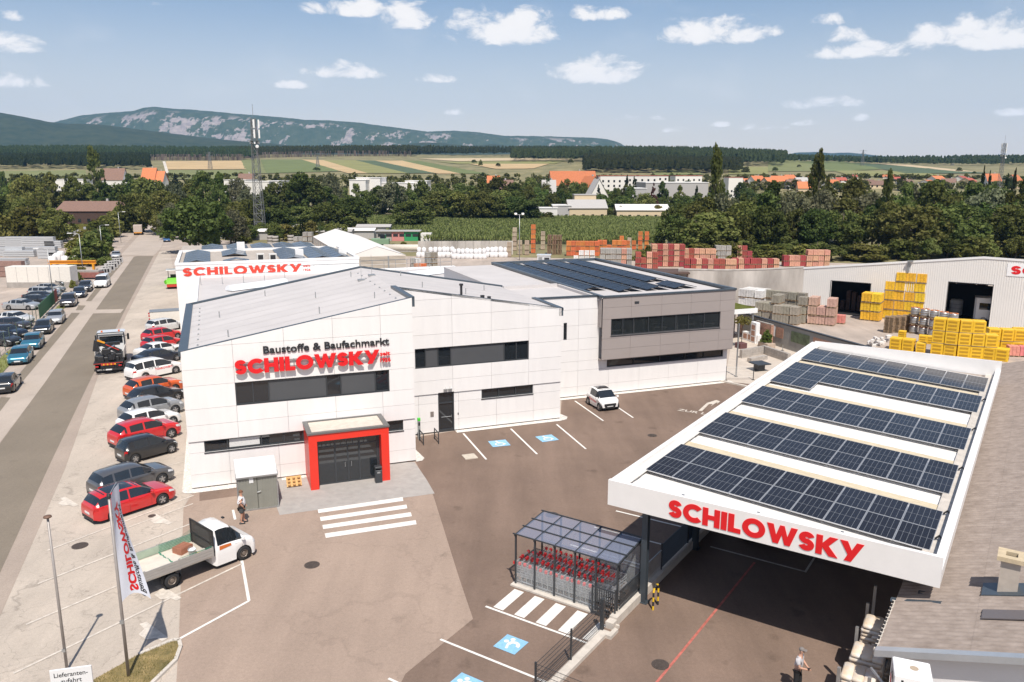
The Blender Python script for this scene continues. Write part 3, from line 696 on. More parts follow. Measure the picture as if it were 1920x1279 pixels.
# gravel drip strips along the foot of the walls
def gravel_mat():
    m = mat('white_gravel', (.62,.58,.53), .9, var=.3, scale=16, bump=.8, bscale=22, coord='World', detail=2); return m
M_gravel = gravel_mat()
def wsheet(name, pts, z, m, kind): 
    o = MB().sheet([BW(u, v)[:2] for u, v in pts], z).build(name, m); o['kind'] = kind; return o
wsheet('gravel_strip', [(-.55,18),(-.55,-.3),(-.3,-.6),(0,-.68),(2.4,-.68),(2.4,0),(0,0),(0,18)], .034, M_gravel, 'stuff')
wsheet('gravel_strip', [(5.0,-.45),(6.45,-.45),(6.45,0),(5.0,0)], .034, M_gravel, 'stuff')
wsheet('gravel_strip', [(13.3,-.15),(13.7,-.1),(13.95,.3),(13.8,2.2),(13.3,4.6)], .034, M_gravel, 'stuff')
wsheet('gravel_strip', [(17.4,4.5),(25.4,4.5),(26.0,4.7),(26.3,5.2),(26.1,6.2),(25.6,7),(25.6,5.08),(17.4,5.08)], .034, M_gravel, 'stuff')
wsheet('gravel_strip', [(25.7,9.5),(44.3,9.5),(44.3,10.1),(25.7,10.1)], .034, M_gravel, 'stuff')
# a scatter of pebbles gives the strips relief
rs = random.Random(5); b = MB()
for (u0,u1,v0,v1,n) in ((-.5,-.05,-.5,17.5,420),(-.3,2.4,-.62,-.05,150),(17.5,25.5,4.55,5.02,260),(25.8,44,9.55,10.05,420),(13.35,13.75,.1,3,70),(5.05,6.4,-.4,-.05,50)):
    for i in range(n):
        u, v = rs.uniform(u0,u1), rs.uniform(v0,v1); x, y, _ = BW(u, v); q = rs.uniform(.03,.075); h = .034+q*.55
        b.add([(x-q,y-q*.7,.03),(x+q*.8,y-q,.03),(x+q,y+q*.8,.03),(x-q*.7,y+q,.03),(x+rs.uniform(-.02,.02),y,h)], [(0,1,4),(1,2,4),(2,3,4),(3,0,4)])
struct(b.build('pebbles', M_gravel), 'stuff')
# ------------------------------------------------------------------ solar canopy over the loading lane
UC = radians(-33.9); OC = (4.02, 31.36)
def CW(u, v, z=0.): return (OC[0]+u*cos(UC)-v*sin(UC), OC[1]+u*sin(UC)+v*cos(UC), z)
def CL(p): 
    x, y = p[0]-OC[0], p[1]-OC[1]; return (x*cos(UC)+y*sin(UC), -x*sin(UC)+y*cos(UC))
M_canw = mat('white_canopy_sheet', (.80,.775,.75), .4, var=.03, scale=1.2)
M_steel = mat('blue_grey_steel', (.07,.085,.10), .45, .4, var=.06, scale=2)
M_grp = mat('weathered_rooflight', (.50,.43,.31), .6, var=.14, scale=2.5, stretch=(1,6,1))
def pv_mat():
    m = bpy.data.materials.new('solar_cells'); m.use_nodes = True; nt = m.node_tree; N = nt.nodes; L = nt.links; b = N['Principled BSDF']
    b.inputs['Roughness'].default_value = .16; b.inputs['Specular IOR Level'].default_value = .15
    t = N.new('ShaderNodeTexCoord'); sp = N.new('ShaderNodeSeparateXYZ'); L.new(t.outputs['Object'], sp.inputs[0])
    def gridline(src, per, w):
        a = N.new('ShaderNodeMath'); a.operation = 'MODULO'; a.inputs[1].default_value = per; L.new(src, a.inputs[0])
        c = N.new('ShaderNodeMath'); c.operation = 'LESS_THAN'; c.inputs[1].default_value = w; L.new(a.outputs[0], c.inputs[0]); return c.outputs[0]
    gx = gridline(sp.outputs[0], .2033, .010); gy = gridline(sp.outputs[1], 1.0, .018); gz = gridline(sp.outputs[1], .0835, .006)
    mx = N.new('ShaderNodeMath'); mx.operation = 'MAXIMUM'; L.new(gx, mx.inputs[0]); L.new(gy, mx.inputs[1])
    fz = N.new('ShaderNodeMath'); fz.operation = 'MULTIPLY'; fz.inputs[1].default_value = .16; L.new(gz, fz.inputs[0])
    m2 = N.new('ShaderNodeMath'); m2.operation = 'MAXIMUM'; L.new(mx.outputs[0], m2.inputs[0]); L.new(fz.outputs[0], m2.inputs[1])
    oi = N.new('ShaderNodeObjectInfo'); r = N.new('ShaderNodeMix'); r.data_type = 'RGBA'; r.inputs['A'].default_value = (.013,.013,.018,1); r.inputs['B'].default_value = (.018,.020,.029,1); L.new(oi.outputs['Random'], r.inputs['Factor'])
    c = N.new('ShaderNodeMix'); c.data_type = 'RGBA'; c.inputs['B'].default_value = (.22,.23,.245,1); L.new(m2.outputs[0], c.inputs['Factor']); L.new(r.outputs['Result'], c.inputs['A']); L.new(c.outputs['Result'], b.inputs['Base Color'])
    return m
M_pv = pv_mat(); M_alu = mat('aluminium_frame', (.62,.62,.62), .35, .6)
CN = thing('solar_canopy', 'large white flat canopy carrying rows of solar panels with red lettering on its front', 'canopy', (OC[0],OC[1],0), UC)
zr = lambda u: 5.12-.062*(u-.5)
cw, clen = 12.43, 33.9
b = MB(); n = 136
for i in range(n+1):                                        # trapezoidal roof sheet, ribs across the canopy
    v = .3+(clen-.6)*i/n; h = .035 if i % 4 in (0, 1) else 0
    for u in (.25, cw-.25): b.v.append((u, v, zr(u)+h-.09))
for i in range(n): b.f.append((2*i,2*i+1,2*i+3,2*i+2)); b.mi.append(0)
b.build('roof_sheet', M_canw, CN)
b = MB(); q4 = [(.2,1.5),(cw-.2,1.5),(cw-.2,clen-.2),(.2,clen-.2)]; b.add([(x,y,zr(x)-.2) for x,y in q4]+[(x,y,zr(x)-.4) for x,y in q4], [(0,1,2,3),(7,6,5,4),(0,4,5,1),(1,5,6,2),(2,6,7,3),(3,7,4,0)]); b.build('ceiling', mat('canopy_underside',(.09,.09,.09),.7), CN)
MB().box(0,cw,0,.18,4.4,5.5).build('front_fascia', M_canw, CN)
for i in (0,1): pass
MB().box(0,.22,.18,clen,4.75,5.46).build('side_fascia', M_canw, CN); MB().box(cw-.3,cw,.18,clen,4.42,4.95).build('side_fascia', M_canw, CN)
MB().box(.22,cw,clen-.15,clen,4.5,5.55).build('rear_fascia', M_canw, CN)
MB().box(.22,.6,.18,clen-.15,5.2,5.24).build('edge_gutter', mat('edge_trim',(.72,.68,.62),.5,var=.08,scale=1.5), CN)
MB().box(cw-.85,cw-.3,.18,clen-.15,4.50,4.53).build('valley_gutter', mat('dirty_gutter',(.55,.50,.44),.6,var=.15,scale=2), CN)
for v0, v1 in ((6.95,7.6),(13.15,13.85),(20.0,20.7),(27.75,28.35)):
    b = MB(); k = 8
    for i in range(k+1):
        v = v0+(v1-v0)*i/k; h = .05 if i % 2 else .01
        for u in (.45, cw-.45): b.v.append((u, v, zr(u)+h-.02))
    for i in range(k): b.f.append((2*i,2*i+1,2*i+3,2*i+2)); b.mi.append(0)
    b.build('rooflight', M_grp, CN)
# one panel mesh, tilted with the roof
pw, pd = 1.243, 2.04
b = MB(); b.box(0,pw,0,pd,0,.04); me_fr = b.mesh('solar_panel', [M_alu])
b = MB(); b.quad((.025,.025,.043),(pw-.025,.025,.043),(pw-.025,pd-.025,.043),(.025,pd-.025,.043)); me_ce = b.mesh('cell_area', [M_pv])
tilt = math.atan(.062)
def panel(u, v):
    o = link('solar_panel', me_fr, CN, (u, v, zr(u)+.10)); o.rotation_euler = (0, tilt, 0)
    link('cell_area', me_ce, o)
for r, (v0, rows) in enumerate(((2.55,2),(8.85,2),(15.55,2),(23.2,2),(28.55,2))):
    for k in range(rows):
        for i in range(9): panel(.52+i*1.258, v0+k*2.06)
for i in range(2): panel(.52+i*1.258, 21.14)
M_cable = mat('black_cable', (.02,.02,.02), .6)
for v in (3.6,6.3,12.2,19.2,26.0):
    MB().path([(11.86,v,4.6),(12.0,v+.1,4.72),(12.12,v-.2,4.7),(12.15,v-.7,4.6)], .035, 5).build('cable', M_cable, CN)
for i in range(6):
    v = .79+6.0*i
    b = MB(); b.box(1.3,1.56,v-.13,v-.11,0,4.5); b.box(1.3,1.56,v+.11,v+.13,0,4.5); b.box(1.42,1.44,v-.11,v+.11,0,4.5); b.box(1.2,1.66,v-.22,v+.22,0,.03); b.build('post', M_steel, CN)
    if i: MB().box(.3,cw-.3,v-.09,v+.09,3.72,3.98).build('beam', M_steel, CN)
    b = MB(); b.box(11.75,11.95,v-.1,v+.1,0,3.72); b.build('post', M_steel, CN)
sg = link('fascia_lettering', None, CN)
word('SCHILOWSKY', 2.72, 10.0, 4.56, 5.3, -.003, .02, M_signred, sg, gap=.06)
for x in (3.2, 6.2, 9.2): MB().box(x-.05,x+.05,.22,.3,5.4,5.5).build('fixing_clip', M_galv, CN)

# ------------------------------------------------------------------ old store with corrugated fibre-cement roof
M_eternit = mat('weathered_fibre_cement', (.27,.218,.185), .95, var=.12, scale=2.2, stretch=(1,1.6,1), col2=(.315,.26,.225), bump=.5, bscale=14, detail=8)
M_rend = mat('white_render', (.76,.745,.735), .8, var=.03, scale=1)
ST = thing('corrugated_store', 'old low store with brown corrugated roof beside the white solar canopy', 'building', (OC[0],OC[1],0), UC)
ze = lambda u: 3.5+.298*(u-11.2)
u0 = 11.15
for c in range(8):
    ua, ub = u0+c*2.45, u0+(c+1)*2.45+.12; b = MB(); per = .26; nn = int(45/per*4)
    for i in range(nn+1):
        v = -3.4+i*per/4; h = .036*(1, 0, -1, 0)[i % 4]
        for u in (ua, ub): b.v.append((u, v, ze(u)+h+(0.012 if u == ua else 0.0)-c*.0+(.012 if u == ub else 0)*0))
    for i in range(nn): b.f.append((2*i,2*i+1,2*i+3,2*i+2)); b.mi.append(0)
    b.build('roof_course', M_eternit, ST, smooth=True)
b = MB(); b.xz([(11.55,0),(31,0),(31,9.1),(11.55,3.45)], -3.1, 41); b.build('wall', M_rend, ST)
b = MB(); vs = []
for u in (11.1, 31): vs += [(u,-3.55,ze(u)+.06),(u,-3.28,ze(u)+.06),(u,-3.55,ze(u)-.16),(u,-3.5,ze(u)-.16)]
b.add(vs, [(0,4,5,1),(0,2,6,4),(2,3,7,6)]); b.build('verge_flashing', mat('pale_zinc',(.50,.53,.56),.35,.5,var=.05), ST)
MB().box(11.05,11.15,-3.4,.1,3.28,3.5).build('eave_board', mat('eave_board',(.55,.5,.44),.8), ST)
b = MB()
for i in range(13): b.box(11.06,11.12,-3.3+i*.26,-3.18+i*.26,3.5,3.55)
b.build('eave_gap_shade', M_black, ST)  # solid black blocks stand in for the dark inside the rib ends
MB().path([(11.0,.35,3.35),(11.5,.2,3.5),(12.2,.05,3.75),(12.55,0,3.85)], .11, 8).build('downpipe', M_flash, ST)
def c6(x, y): return (1560+x/4.278, 980+y/4.278)
# chimney
pc = CL(P(*c6(1420,440), 4.9)); cu_, cv_ = pc; zb = ze(cu_)
M_chim = mat('buff_chimney_render', (.46,.40,.34), .85, var=.08, scale=4)
ch = link('chimney', None, ST, (cu_, cv_, 0)); 
MB().box(-.28,.28,-.28,.28,zb-.4,zb+1.15).build('chimney_stack', M_chim, ch)
b = MB(); b.box(-.4,.4,-.4,-.17,zb+1.15,zb+1.3); b.box(-.4,.4,.17,.4,zb+1.15,zb+1.3); b.box(-.4,-.17,-.17,.17,zb+1.15,zb+1.3); b.box(.17,.4,-.17,.17,zb+1.15,zb+1.3); b.build('chimney_cap', mat('sandy_chimney_cap',(.52,.42,.28),.9,var=.12,scale=5), ch)
MB().box(-.17,.17,-.17,.17,zb+1.1,zb+1.17).build('flue', M_black, ch)
b = MB(); b.obox((-.1,-.05,zb+.03),(1.25,.95,.04),0,0,0,-math.atan(.298)); b.build('chimney_flashing', M_flash, ch)
pm = CL(P(*c6(1340,700), 4.6))
b = MB(); b.obox((pm[0]+1.1,pm[1],ze(pm[0]+1.1)+.06),(3.2,.62,.03),0,0,0,-math.atan(.298)); b.build('repair_sheet', mat('grey_metal_sheet',(.17,.15,.15),.5,.2), ST)
# maker's cube sign on a bracket by the gable wall
M_signw = mat('white_sign_face', (.84,.83,.82), .5, var=.03, scale=4); M_rust = mat('rust_stain', (.42,.33,.24), .8)
q = P(*c6(645,1175), 4.45)
SGN = thing('cube_sign', 'white cube advertising sign with black lettering and red squares by the store wall', 'sign', (q[0],q[1],0), UC+radians(12))
MB().bbox(-.48,.48,-.48,.48,3.5,4.45,.02).build('sign_box', M_signw, SGN)
MB().box(-.08,.08,.1,.26,0,3.5).build('sign_post', M_galv, SGN); MB().path([(-.2,.4,3.3),(-.6,.8,3.3),(-.9,1.6,3.25)], .04, 6).build('bracket', M_galv, SGN)
MB().lathe([(0,4.456),(.12,4.456)], .05, .05, 10).build('rust_patch', M_rust, SGN)
for ax in (0, 1):
    T_ = (lambda x, z: (x,-.485,z)) if ax == 0 else (lambda x, z: (-.485,-x,z))
    rt = (pi/2,0,0) if ax == 0 else (pi/2,0,-pi/2)
    text('sign_letters', 'bau', M_black, SGN, T_(-.3,4.07), rt, .27, .62, bold=.02); text('sign_letters', 'mit', M_black, SGN, T_(-.08,3.7), rt, .27, .45, bold=.02)
    b = MB()
    if ax == 0: b.box(-.43,-.15,-.486,-.48,3.7,3.98)
    else: b.box(-.486,-.48,.15,.43,3.7,3.98)
    b.build('red_square', M_signred, SGN)

# ------------------------------------------------------------------ trolley shelter
M_poly = mat('tinted_shelter_glazing', (.22,.25,.34), .12, alpha=.60, spec=.6); M_clear = mat('clear_glazing', (.62,.65,.66), .08, alpha=.16, spec=.6)
SH = thing('trolley_shelter', 'dark steel trolley shelter with tinted glazed roof beside the canopy', 'shelter', (OC[0],OC[1],0), UC)
su0, su1, sv0, sv1 = -3.9, 1.1, -1.1, 1.12; zs0, zs1 = 2.42, 2.62
us = [su0+(su1-su0)*i/5 for i in range(6)]; zq = lambda v: zs0+(zs1-zs0)*(v-sv0)/(sv1-sv0)
for u in us:
    MB().box(u-.035,u+.035,sv0-.035,sv0+.035,0,zs0).build('post', M_anth, SH)
    MB().box(u-.035,u+.035,sv1-.035,sv1+.035,0,zs1).build('post', M_anth, SH)
    b = MB(); b.add([(u-.03,sv0-.1,zq(sv0-.1)+.06),(u+.03,sv0-.1,zq(sv0-.1)+.06),(u+.03,sv1+.1,zq(sv1+.1)+.06),(u-.03,sv1+.1,zq(sv1+.1)+.06),(u-.03,sv0-.1,zq(sv0-.1)-.02),(u+.03,sv0-.1,zq(sv0-.1)-.02),(u+.03,sv1+.1,zq(sv1+.1)-.02),(u-.03,sv1+.1,zq(sv1+.1)-.02)], [(0,1,2,3),(7,6,5,4),(4,5,1,0),(5,6,2,1),(6,7,3,2),(7,4,0,3)]); b.build('rafter', M_anth, SH)
vv = [sv0-.08, sv0+.7, sv0+1.45, sv1+.08]
for v in vv: MB().box(su0-.1,su1+.1,v-.025,v+.025,zq(v)+.062,zq(v)+.11).build('purlin', M_anth, SH)
for a, c_ in zip(us, us[1:]):
    for d, e in zip(vv, vv[1:]):
        b = MB(); b.quad((a+.03,d+.02,zq(d)+.055),(c_-.03,d+.02,zq(d)+.055),(c_-.03,e-.02,zq(e)+.055),(a+.03,e-.02,zq(e)+.055)); b.build('roof_pane', M_poly, SH)
    if c_ < .6: b = MB(); b.box(a+.04,c_-.04,sv0-.006,sv0+.0,.12,1.25); b.build('side_pane', M_clear, SH)
    b = MB(); b.box(a+.04,c_-.04,sv1-.003,sv1+.003,.12,2.3); b.build('side_pane', M_clear, SH)
    MB().box(a,c_,sv1-.02,sv1+.02,1.28,1.33).build('back_rail', M_galv, SH)
MB().box(su0-.15,su1-.9,sv0-.22,sv0+.1,.02,.1).build('base_kerb', M_kerb, SH)
# shopping trolleys, nested in rows
M_wire = mat('trolley_wire', (.52,.53,.54), .35, .6); M_redpl = mat('red_plastic', (.68,.03,.03), .4); M_blk = mat('black_rubber', (.02,.02,.02), .7)
def trolley(seat):
    r = tag(link('shopping_trolley', None), '', 'trolley', 'shopping trolleys nested in the shelter')
    b = MB()
    for i in range(5):
        z = .42+i*.13; w = .22+i*.022; l0, l1 = -.42, .40
        b.box(l0,l1,-w-.006,-w+.006,z-.006,z+.006); b.box(l0,l1,w-.006,w+.006,z-.006,z+.006); b.box(l0-.006,l0+.006,-w,w,z-.006,z+.006)
    for i in range(9): x = -.42+i*.1; b.box(x-.005,x+.005,-.225,.225,.41,.42)
    for i in range(9):
        x = -.42+i*.1
        for s_ in (-1,1): b.add([(x-.005,s_*.22,.42),(x+.005,s_*.22,.42),(x+.005,s_*.31,.95),(x-.005,s_*.31,.95)], [(0,1,2,3)])
    b.build('basket', M_wire, r)
    b = MB()
    for s_ in (-1,1): b.tube((-.4,s_*.2,.14),(.38,s_*.25,.2),.014,5).tube((.38,s_*.25,.2),(.46,s_*.26,1.02),.014,5)
    b.build('frame', M_wire, r)
    MB().tube((.46,-.22,1.03),(.46,.22,1.03),.022,6).build('handle_bar', M_wire, r)
    for s_ in (-1,1): MB().box(.42,.52,s_*.26-.05,s_*.26+.05,.97,1.09).build('handle_end', M_redpl, r)
    for x in (-.36,.36):
        for s_ in (-1,1): MB().lathe([(.0,-.015),(.06,-.015),(.06,.015),(0,.015)], x, .06, 8, axis='Y').build('castor', M_blk, r).location = (0, s_*.22, 0)
    if seat: MB().box(.1,.4,-.2,.2,.62,.66).box(.1,.13,-.2,.2,.66,.92).build('child_seat', M_redpl, r)
    return r
t0, t1 = trolley(False), trolley(True); first = {False: t0, True: t1}; used = set()
k = 0
for row, (v, n, seat, ua) in enumerate(((-.72,15,False,-3.55),(-.02,16,False,-3.6),(.68,13,True,-3.1))):
    for i in range(n):
        s_ = seat
        o = first[s_] if s_ not in used else copy_tree(first[s_]); used.add(s_)
        side = ('front row behind the glass', 'middle row', 'back row with red child seats')[row]
        place(o, CW(ua+i*.27+random.uniform(-.02,.02), v+random.uniform(-.03,.03)), UC+pi+random.uniform(-.05,.05), f'shopping trolley nested in the {side} of the shelter')
# gate, railings, kerbs
GT = thing('barred_gate', 'anthracite vertical bar gate at the right end of the trolley shelter', 'gate', (OC[0],OC[1],0), UC)
b = MB(); b.box(.05,1.16,-1.36,-1.32,.1,.16); b.box(.05,1.16,-1.36,-1.32,1.26,1.32); b.box(.05,.11,-1.37,-1.31,.08,1.35); b.box(1.1,1.16,-1.37,-1.31,.0,1.4); b.build('gate_frame', M_anth, GT)
for i in range(9): MB().box(.2+i*.1,.23+i*.1,-1.36,-1.32,.16,1.26).build('gate_bar', M_anth, GT)
RL = thing('shelter_railing', 'anthracite vertical bar railing closing the right side of the trolley shelter', 'railing', (OC[0],OC[1],0), UC)
b = MB(); b.box(1.14,1.18,-1.0,1.2,1.2,1.25); b.box(1.14,1.18,-1.0,1.2,.42,.47); b.build('rail', M_anth, RL)
for i in range(20): MB().box(1.145,1.175,-.97+i*.11,-.94+i*.11,.47,1.2).build('bar', M_anth, RL)
KB = struct(MB().box(1.02,1.36,-1.6,31,.0,.38).build('kerb_wall', M_kerb, None, False, (OC[0],OC[1],0), UC))
b = MB(); b.prism([(1.0,-2.3),(1.42,-2.3),(1.42,-1.95),(1.6,-1.95),(1.6,-2.6),(1.36,-2.6),(1.36,-9),(1.02,-9)], 0, .16); struct(b.build('kerb', M_kerb, None, False, (OC[0],OC[1],0), UC))
b = MB(); b.box(1.02,1.36,-1.95,-1.6,0,.3); b.box(.9,1.5,-1.72,-1.62,0,.14); struct(b.build('kerb', M_kerb, None, False, (OC[0],OC[1],0), UC))
FN = thing('wire_mesh_fence', 'low anthracite double-wire mesh fence on the kerb in front of the trolley shelter', 'fence', (OC[0],OC[1],0), UC)
for v, h in ((-4.81,1.45),(-7.3,1.45)): MB().box(1.02,1.08,v-.03,v+.03,0,h).build('post', M_anth, FN)
MB().box(.99,1.13,-2.4,-2.26,0,1.5).build('post', M_anth, FN)
for a, c_ in ((-4.81,-2.31),(-7.3,-4.81)):
    b = MB()
    for i in range(8): b.box(1.04,1.055,a,c_,.12+i*.18,.132+i*.18)
    for i in range(int((c_-a)/.055)): b.box(1.046,1.050,a+i*.055,a+i*.055+.004,.1,1.42)
    b.build('mesh_panel', M_anth, FN)
b = MB()
for i in range(8): b.box(-1.0+2.04,3.2,-7.306,-7.294,.12+i*.18,.132+i*.18)
for i in range(38): b.box(1.05+i*.055,1.054+i*.055,-7.302,-7.298,.1,1.42)
b.build('mesh_panel', M_anth, FN)
SC = thing('slatted_screen_fence', 'grey horizontal slat and bar railing on the kerb wall under the canopy edge', 'fence', (OC[0],OC[1],0), UC)
for v in (1.6,3.2,6.4,9.5): MB().box(1.15,1.22,v-.035,v+.035,.38,1.65).build('post', M_anth, SC)
for i in range(13): MB().box(1.16,1.2,3.24,6.36,.45+i*.09,.5+i*.09).build('slat', M_steel, SC)
M_bluemesh = mat('blue_grey_screen', (.05,.075,.12), .6)
MB().box(1.16,1.2,6.45,9.5,.45,1.6).build('screen_panel', M_bluemesh, SC)
b = MB(); b.box(1.16,1.2,1.62,3.18,1.3,1.35); b.build('top_rail', M_galv, SC)
for i in range(16): MB().box(1.17,1.19,1.65+i*.097,1.67+i*.097,.4,1.3).build('bar', M_galv, SC)
# yellow and black hoop guard at the canopy post
M_yel = mat('yellow_guard_paint', (.72,.46,.02), .5); hp = CL(P(1218,1142))
HG = thing('hoop_guard', 'yellow and black striped hoop guard at the foot of the front canopy post', 'barrier', CW(hp[0]+.15, hp[1]), UC)
pts = [(0,0,0),(0,0,.2),(0,0,.4),(0,0,.6),(0,0,.8)]+[(0,.25-.25*cos(radians(a)),.8+.25*sin(radians(a))) for a in (45,90,135,180)]+[(0,.5,.6),(0,.5,.4),(0,.5,.2),(0,.5,0)]
for i, (a, c_) in enumerate(zip(pts, pts[1:])): MB().tube(a, c_, .045, 8).build('hoop_band', M_yel if i % 2 == 0 else M_blackp, HG)
# markings by the shelter
def cmark(name, pts, m=M_paint, z=.026): return struct(MB().sheet([CW(u, v)[:2] for u, v in pts], z).build(name, m))
for i in range(4):
    u = -3.65+i*1.06; cmark('crossing_stripe', [(u,-3.2),(u+.5,-3.2),(u+.42,-1.45),(u-.08,-1.45)])
cmark('crossing_stripe', [(.62,-3.15),(.98,-3.15),(.98,-1.75),(.62,-1.75)])
cmark('parking_line', [(-3.95,-3.4),(.98,-3.37),(.98,-3.26),(-3.95,-3.28)]); cmark('parking_line', [(-4.0,-6.38),(1.0,-6.36),(1.0,-6.25),(-4.0,-6.27)]); cmark('parking_line', [(-4.0,-9.38),(1.0,-9.36),(1.0,-9.25),(-4.0,-9.27)])
bay_sign(CW(-1.5,-5.05)[:2], UC, 'parents', 1.0); bay_sign(CW(-1.5,-8.05)[:2], UC, 'parents', 1.0)
c4 = lambda x, y: (900+x/3.374, 900+y/3.374)
for p, q in (((860,198),(1290,302)),((722,300),(1170,415)),((570,412),(1020,540))): line(c4(*p), c4(*q), .12)
cmark('bay_line', [(2.0,7.4),(6.6,7.4),(6.6,7.28),(2.0,7.28)], M_paintw); cmark('bay_line', [(6.5,7.4),(6.6,7.4),(6.6,13),(6.5,13)], M_paintw)
# ------------------------------------------------------------------ vehicles
M_tyre = mat('tyre_rubber', (.018,.018,.019), .8); M_rim = mat('alloy_rim', (.45,.45,.46), .3, .8); M_rimd = mat('dark_rim', (.09,.09,.095), .4, .6); M_steelrim = mat('steel_rim', (.24,.20,.17), .5, .5)
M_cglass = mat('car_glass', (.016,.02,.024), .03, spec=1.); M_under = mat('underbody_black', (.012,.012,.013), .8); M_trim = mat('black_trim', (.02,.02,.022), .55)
M_head = mat('headlight_lens', (.62,.64,.66), .12, spec=.7); M_tail = mat('tail_lamp_lens', (.42,.012,.012), .2, spec=.6); M_plate = mat('white_number_plate', (.7,.7,.69), .5); M_chrome = mat('chrome', (.6,.6,.6), .15, .9)
def paint(name, col, metal=0.): return mat('paint_'+name, col, .28, metal, coat=1., var=.01)
PAINT = {k: paint(k, *v) for k, v in dict(red=((.55,.012,.014),), orange=((.60,.095,.012),), white=((.80,.79,.775),), black=((.012,.013,.015),), silver=((.42,.43,.44),.35), grey=((.10,.10,.105),.3), teal=((.03,.17,.26),.35),
   dark=((.035,.038,.043),.3), anthra=((.055,.05,.055),.3), blue=((.03,.10,.24),.3), navy=((.014,.02,.035),.3), ltgrey=((.30,.31,.32),.3), pale=((.62,.62,.61),.1)).items()}
def interp(pts, s):
    for (a, x), (b, y) in zip(pts, pts[1:]):
        if s <= b: return x+(y-x)*((s-a)/(b-a)) if b > a else y
    return pts[-1][1]
# top line (s from rear to front, fraction of height), belt, rear window span, windscreen span, pillars
CT = dict(
 hatch=dict(L=4.15,W=1.78,H=1.47,wb=2.57,top=[(0,.46),(.015,.60),(.05,.70),(.16,.95),(.24,.985),(.40,1.0),(.52,.985),(.585,.945),(.76,.665),(.90,.60),(.965,.53),(1,.40)],belt=[(0,.60),(.1,.64),(.7,.60),(.78,.585),(.95,.50),(1,.40)],rw=(.055,.155),ws=(.595,.755),pil=((.145,.185),(.395,.42)),r=.315,sw=(.10,.70)),
 small=dict(L=3.54,W=1.64,H=1.49,wb=2.42,top=[(0,.46),(.012,.62),(.035,.70),(.10,.95),(.20,.99),(.40,1.0),(.55,.98),(.615,.94),(.80,.665),(.92,.60),(.97,.54),(1,.40)],belt=[(0,.60),(.1,.62),(.7,.60),(.8,.59),(.95,.50),(1,.40)],rw=(.04,.098),ws=(.62,.795),pil=((.10,.19),(.44,.465)),r=.305,sw=(.10,.76)),
 suv=dict(L=4.45,W=1.84,H=1.62,wb=2.65,top=[(0,.46),(.015,.62),(.045,.70),(.15,.94),(.24,.98),(.40,1.0),(.54,.98),(.60,.94),(.755,.69),(.90,.64),(.965,.57),(1,.44)],belt=[(0,.62),(.12,.67),(.7,.62),(.78,.61),(.95,.54),(1,.43)],rw=(.05,.145),ws=(.61,.75),pil=((.15,.20),(.40,.425)),r=.345,sw=(.12,.70)),
 estate=dict(L=4.5,W=1.78,H=1.49,wb=2.62,top=[(0,.46),(.012,.60),(.03,.68),(.10,.94),(.18,.98),(.38,1.0),(.52,.98),(.58,.94),(.74,.67),(.90,.60),(.965,.53),(1,.40)],belt=[(0,.60),(.1,.63),(.7,.60),(.78,.585),(.95,.50),(1,.40)],rw=(.035,.095),ws=(.59,.735),pil=((.20,.225),(.41,.43)),r=.32,sw=(.07,.69)),
 mpv=dict(L=4.85,W=1.9,H=1.72,wb=2.92,top=[(0,.42),(.01,.58),(.022,.66),(.065,.93),(.14,.98),(.38,1.0),(.54,.98),(.61,.93),(.80,.64),(.92,.57),(.97,.50),(1,.38)],belt=[(0,.56),(.1,.58),(.7,.57),(.8,.56),(.95,.48),(1,.37)],rw=(.026,.062),ws=(.62,.795),pil=((.20,.22),(.42,.44)),r=.335,sw=(.05,.76)),
 sedan=dict(L=4.7,W=1.82,H=1.43,wb=2.76,top=[(0,.50),(.02,.66),(.06,.70),(.14,.72),(.29,.955),(.36,.99),(.48,1.0),(.56,.975),(.605,.94),(.76,.68),(.90,.61),(.965,.54),(1,.40)],belt=[(0,.58),(.1,.66),(.7,.62),(.78,.60),(.95,.51),(1,.40)],rw=(.145,.285),ws=(.61,.755),pil=((.27,.31),(.44,.46)),r=.32,sw=(.22,.70)),
 smart=dict(L=2.69,W=1.66,H=1.55,wb=1.87,top=[(0,.46),(.02,.62),(.06,.70),(.13,.94),(.24,.985),(.42,1.0),(.58,.975),(.64,.94),(.86,.64),(.94,.58),(.98,.52),(1,.40)],belt=[(0,.60),(.1,.62),(.7,.58),(.86,.56),(.95,.50),(1,.40)],rw=(.065,.125),ws=(.645,.855),pil=((.12,.27),),r=.30,sw=(.2,.80)),
 van=dict(L=4.97,W=1.98,H=1.98,wb=2.93,top=[(0,.30),(.004,.60),(.012,.70),(.03,.94),(.06,.985),(.30,1.0),(.60,.985),(.68,.94),(.82,.60),(.93,.52),(.975,.46),(1,.34)],belt=[(0,.56),(.1,.57),(.7,.56),(.82,.52),(.95,.43),(1,.33)],rw=(.014,.028),ws=(.685,.815),pil=((.06,.52),(.64,.655)),r=.335,sw=(.04,.78)),
 cab=dict(L=2.25,W=1.96,H=2.0,wb=2.0,ax=(.42,),top=[(0,.93),(.05,.965),(.2,1.0),(.36,.985),(.44,.95),(.72,.60),(.90,.52),(.965,.45),(1,.34)],belt=[(0,.55),(.3,.56),(.7,.545),(.8,.50),(.95,.43),(1,.33)],rw=(-1,-1),ws=(.445,.715),pil=((-.1,.12),),r=.345,sw=(.12,.66)))
_cc = {}
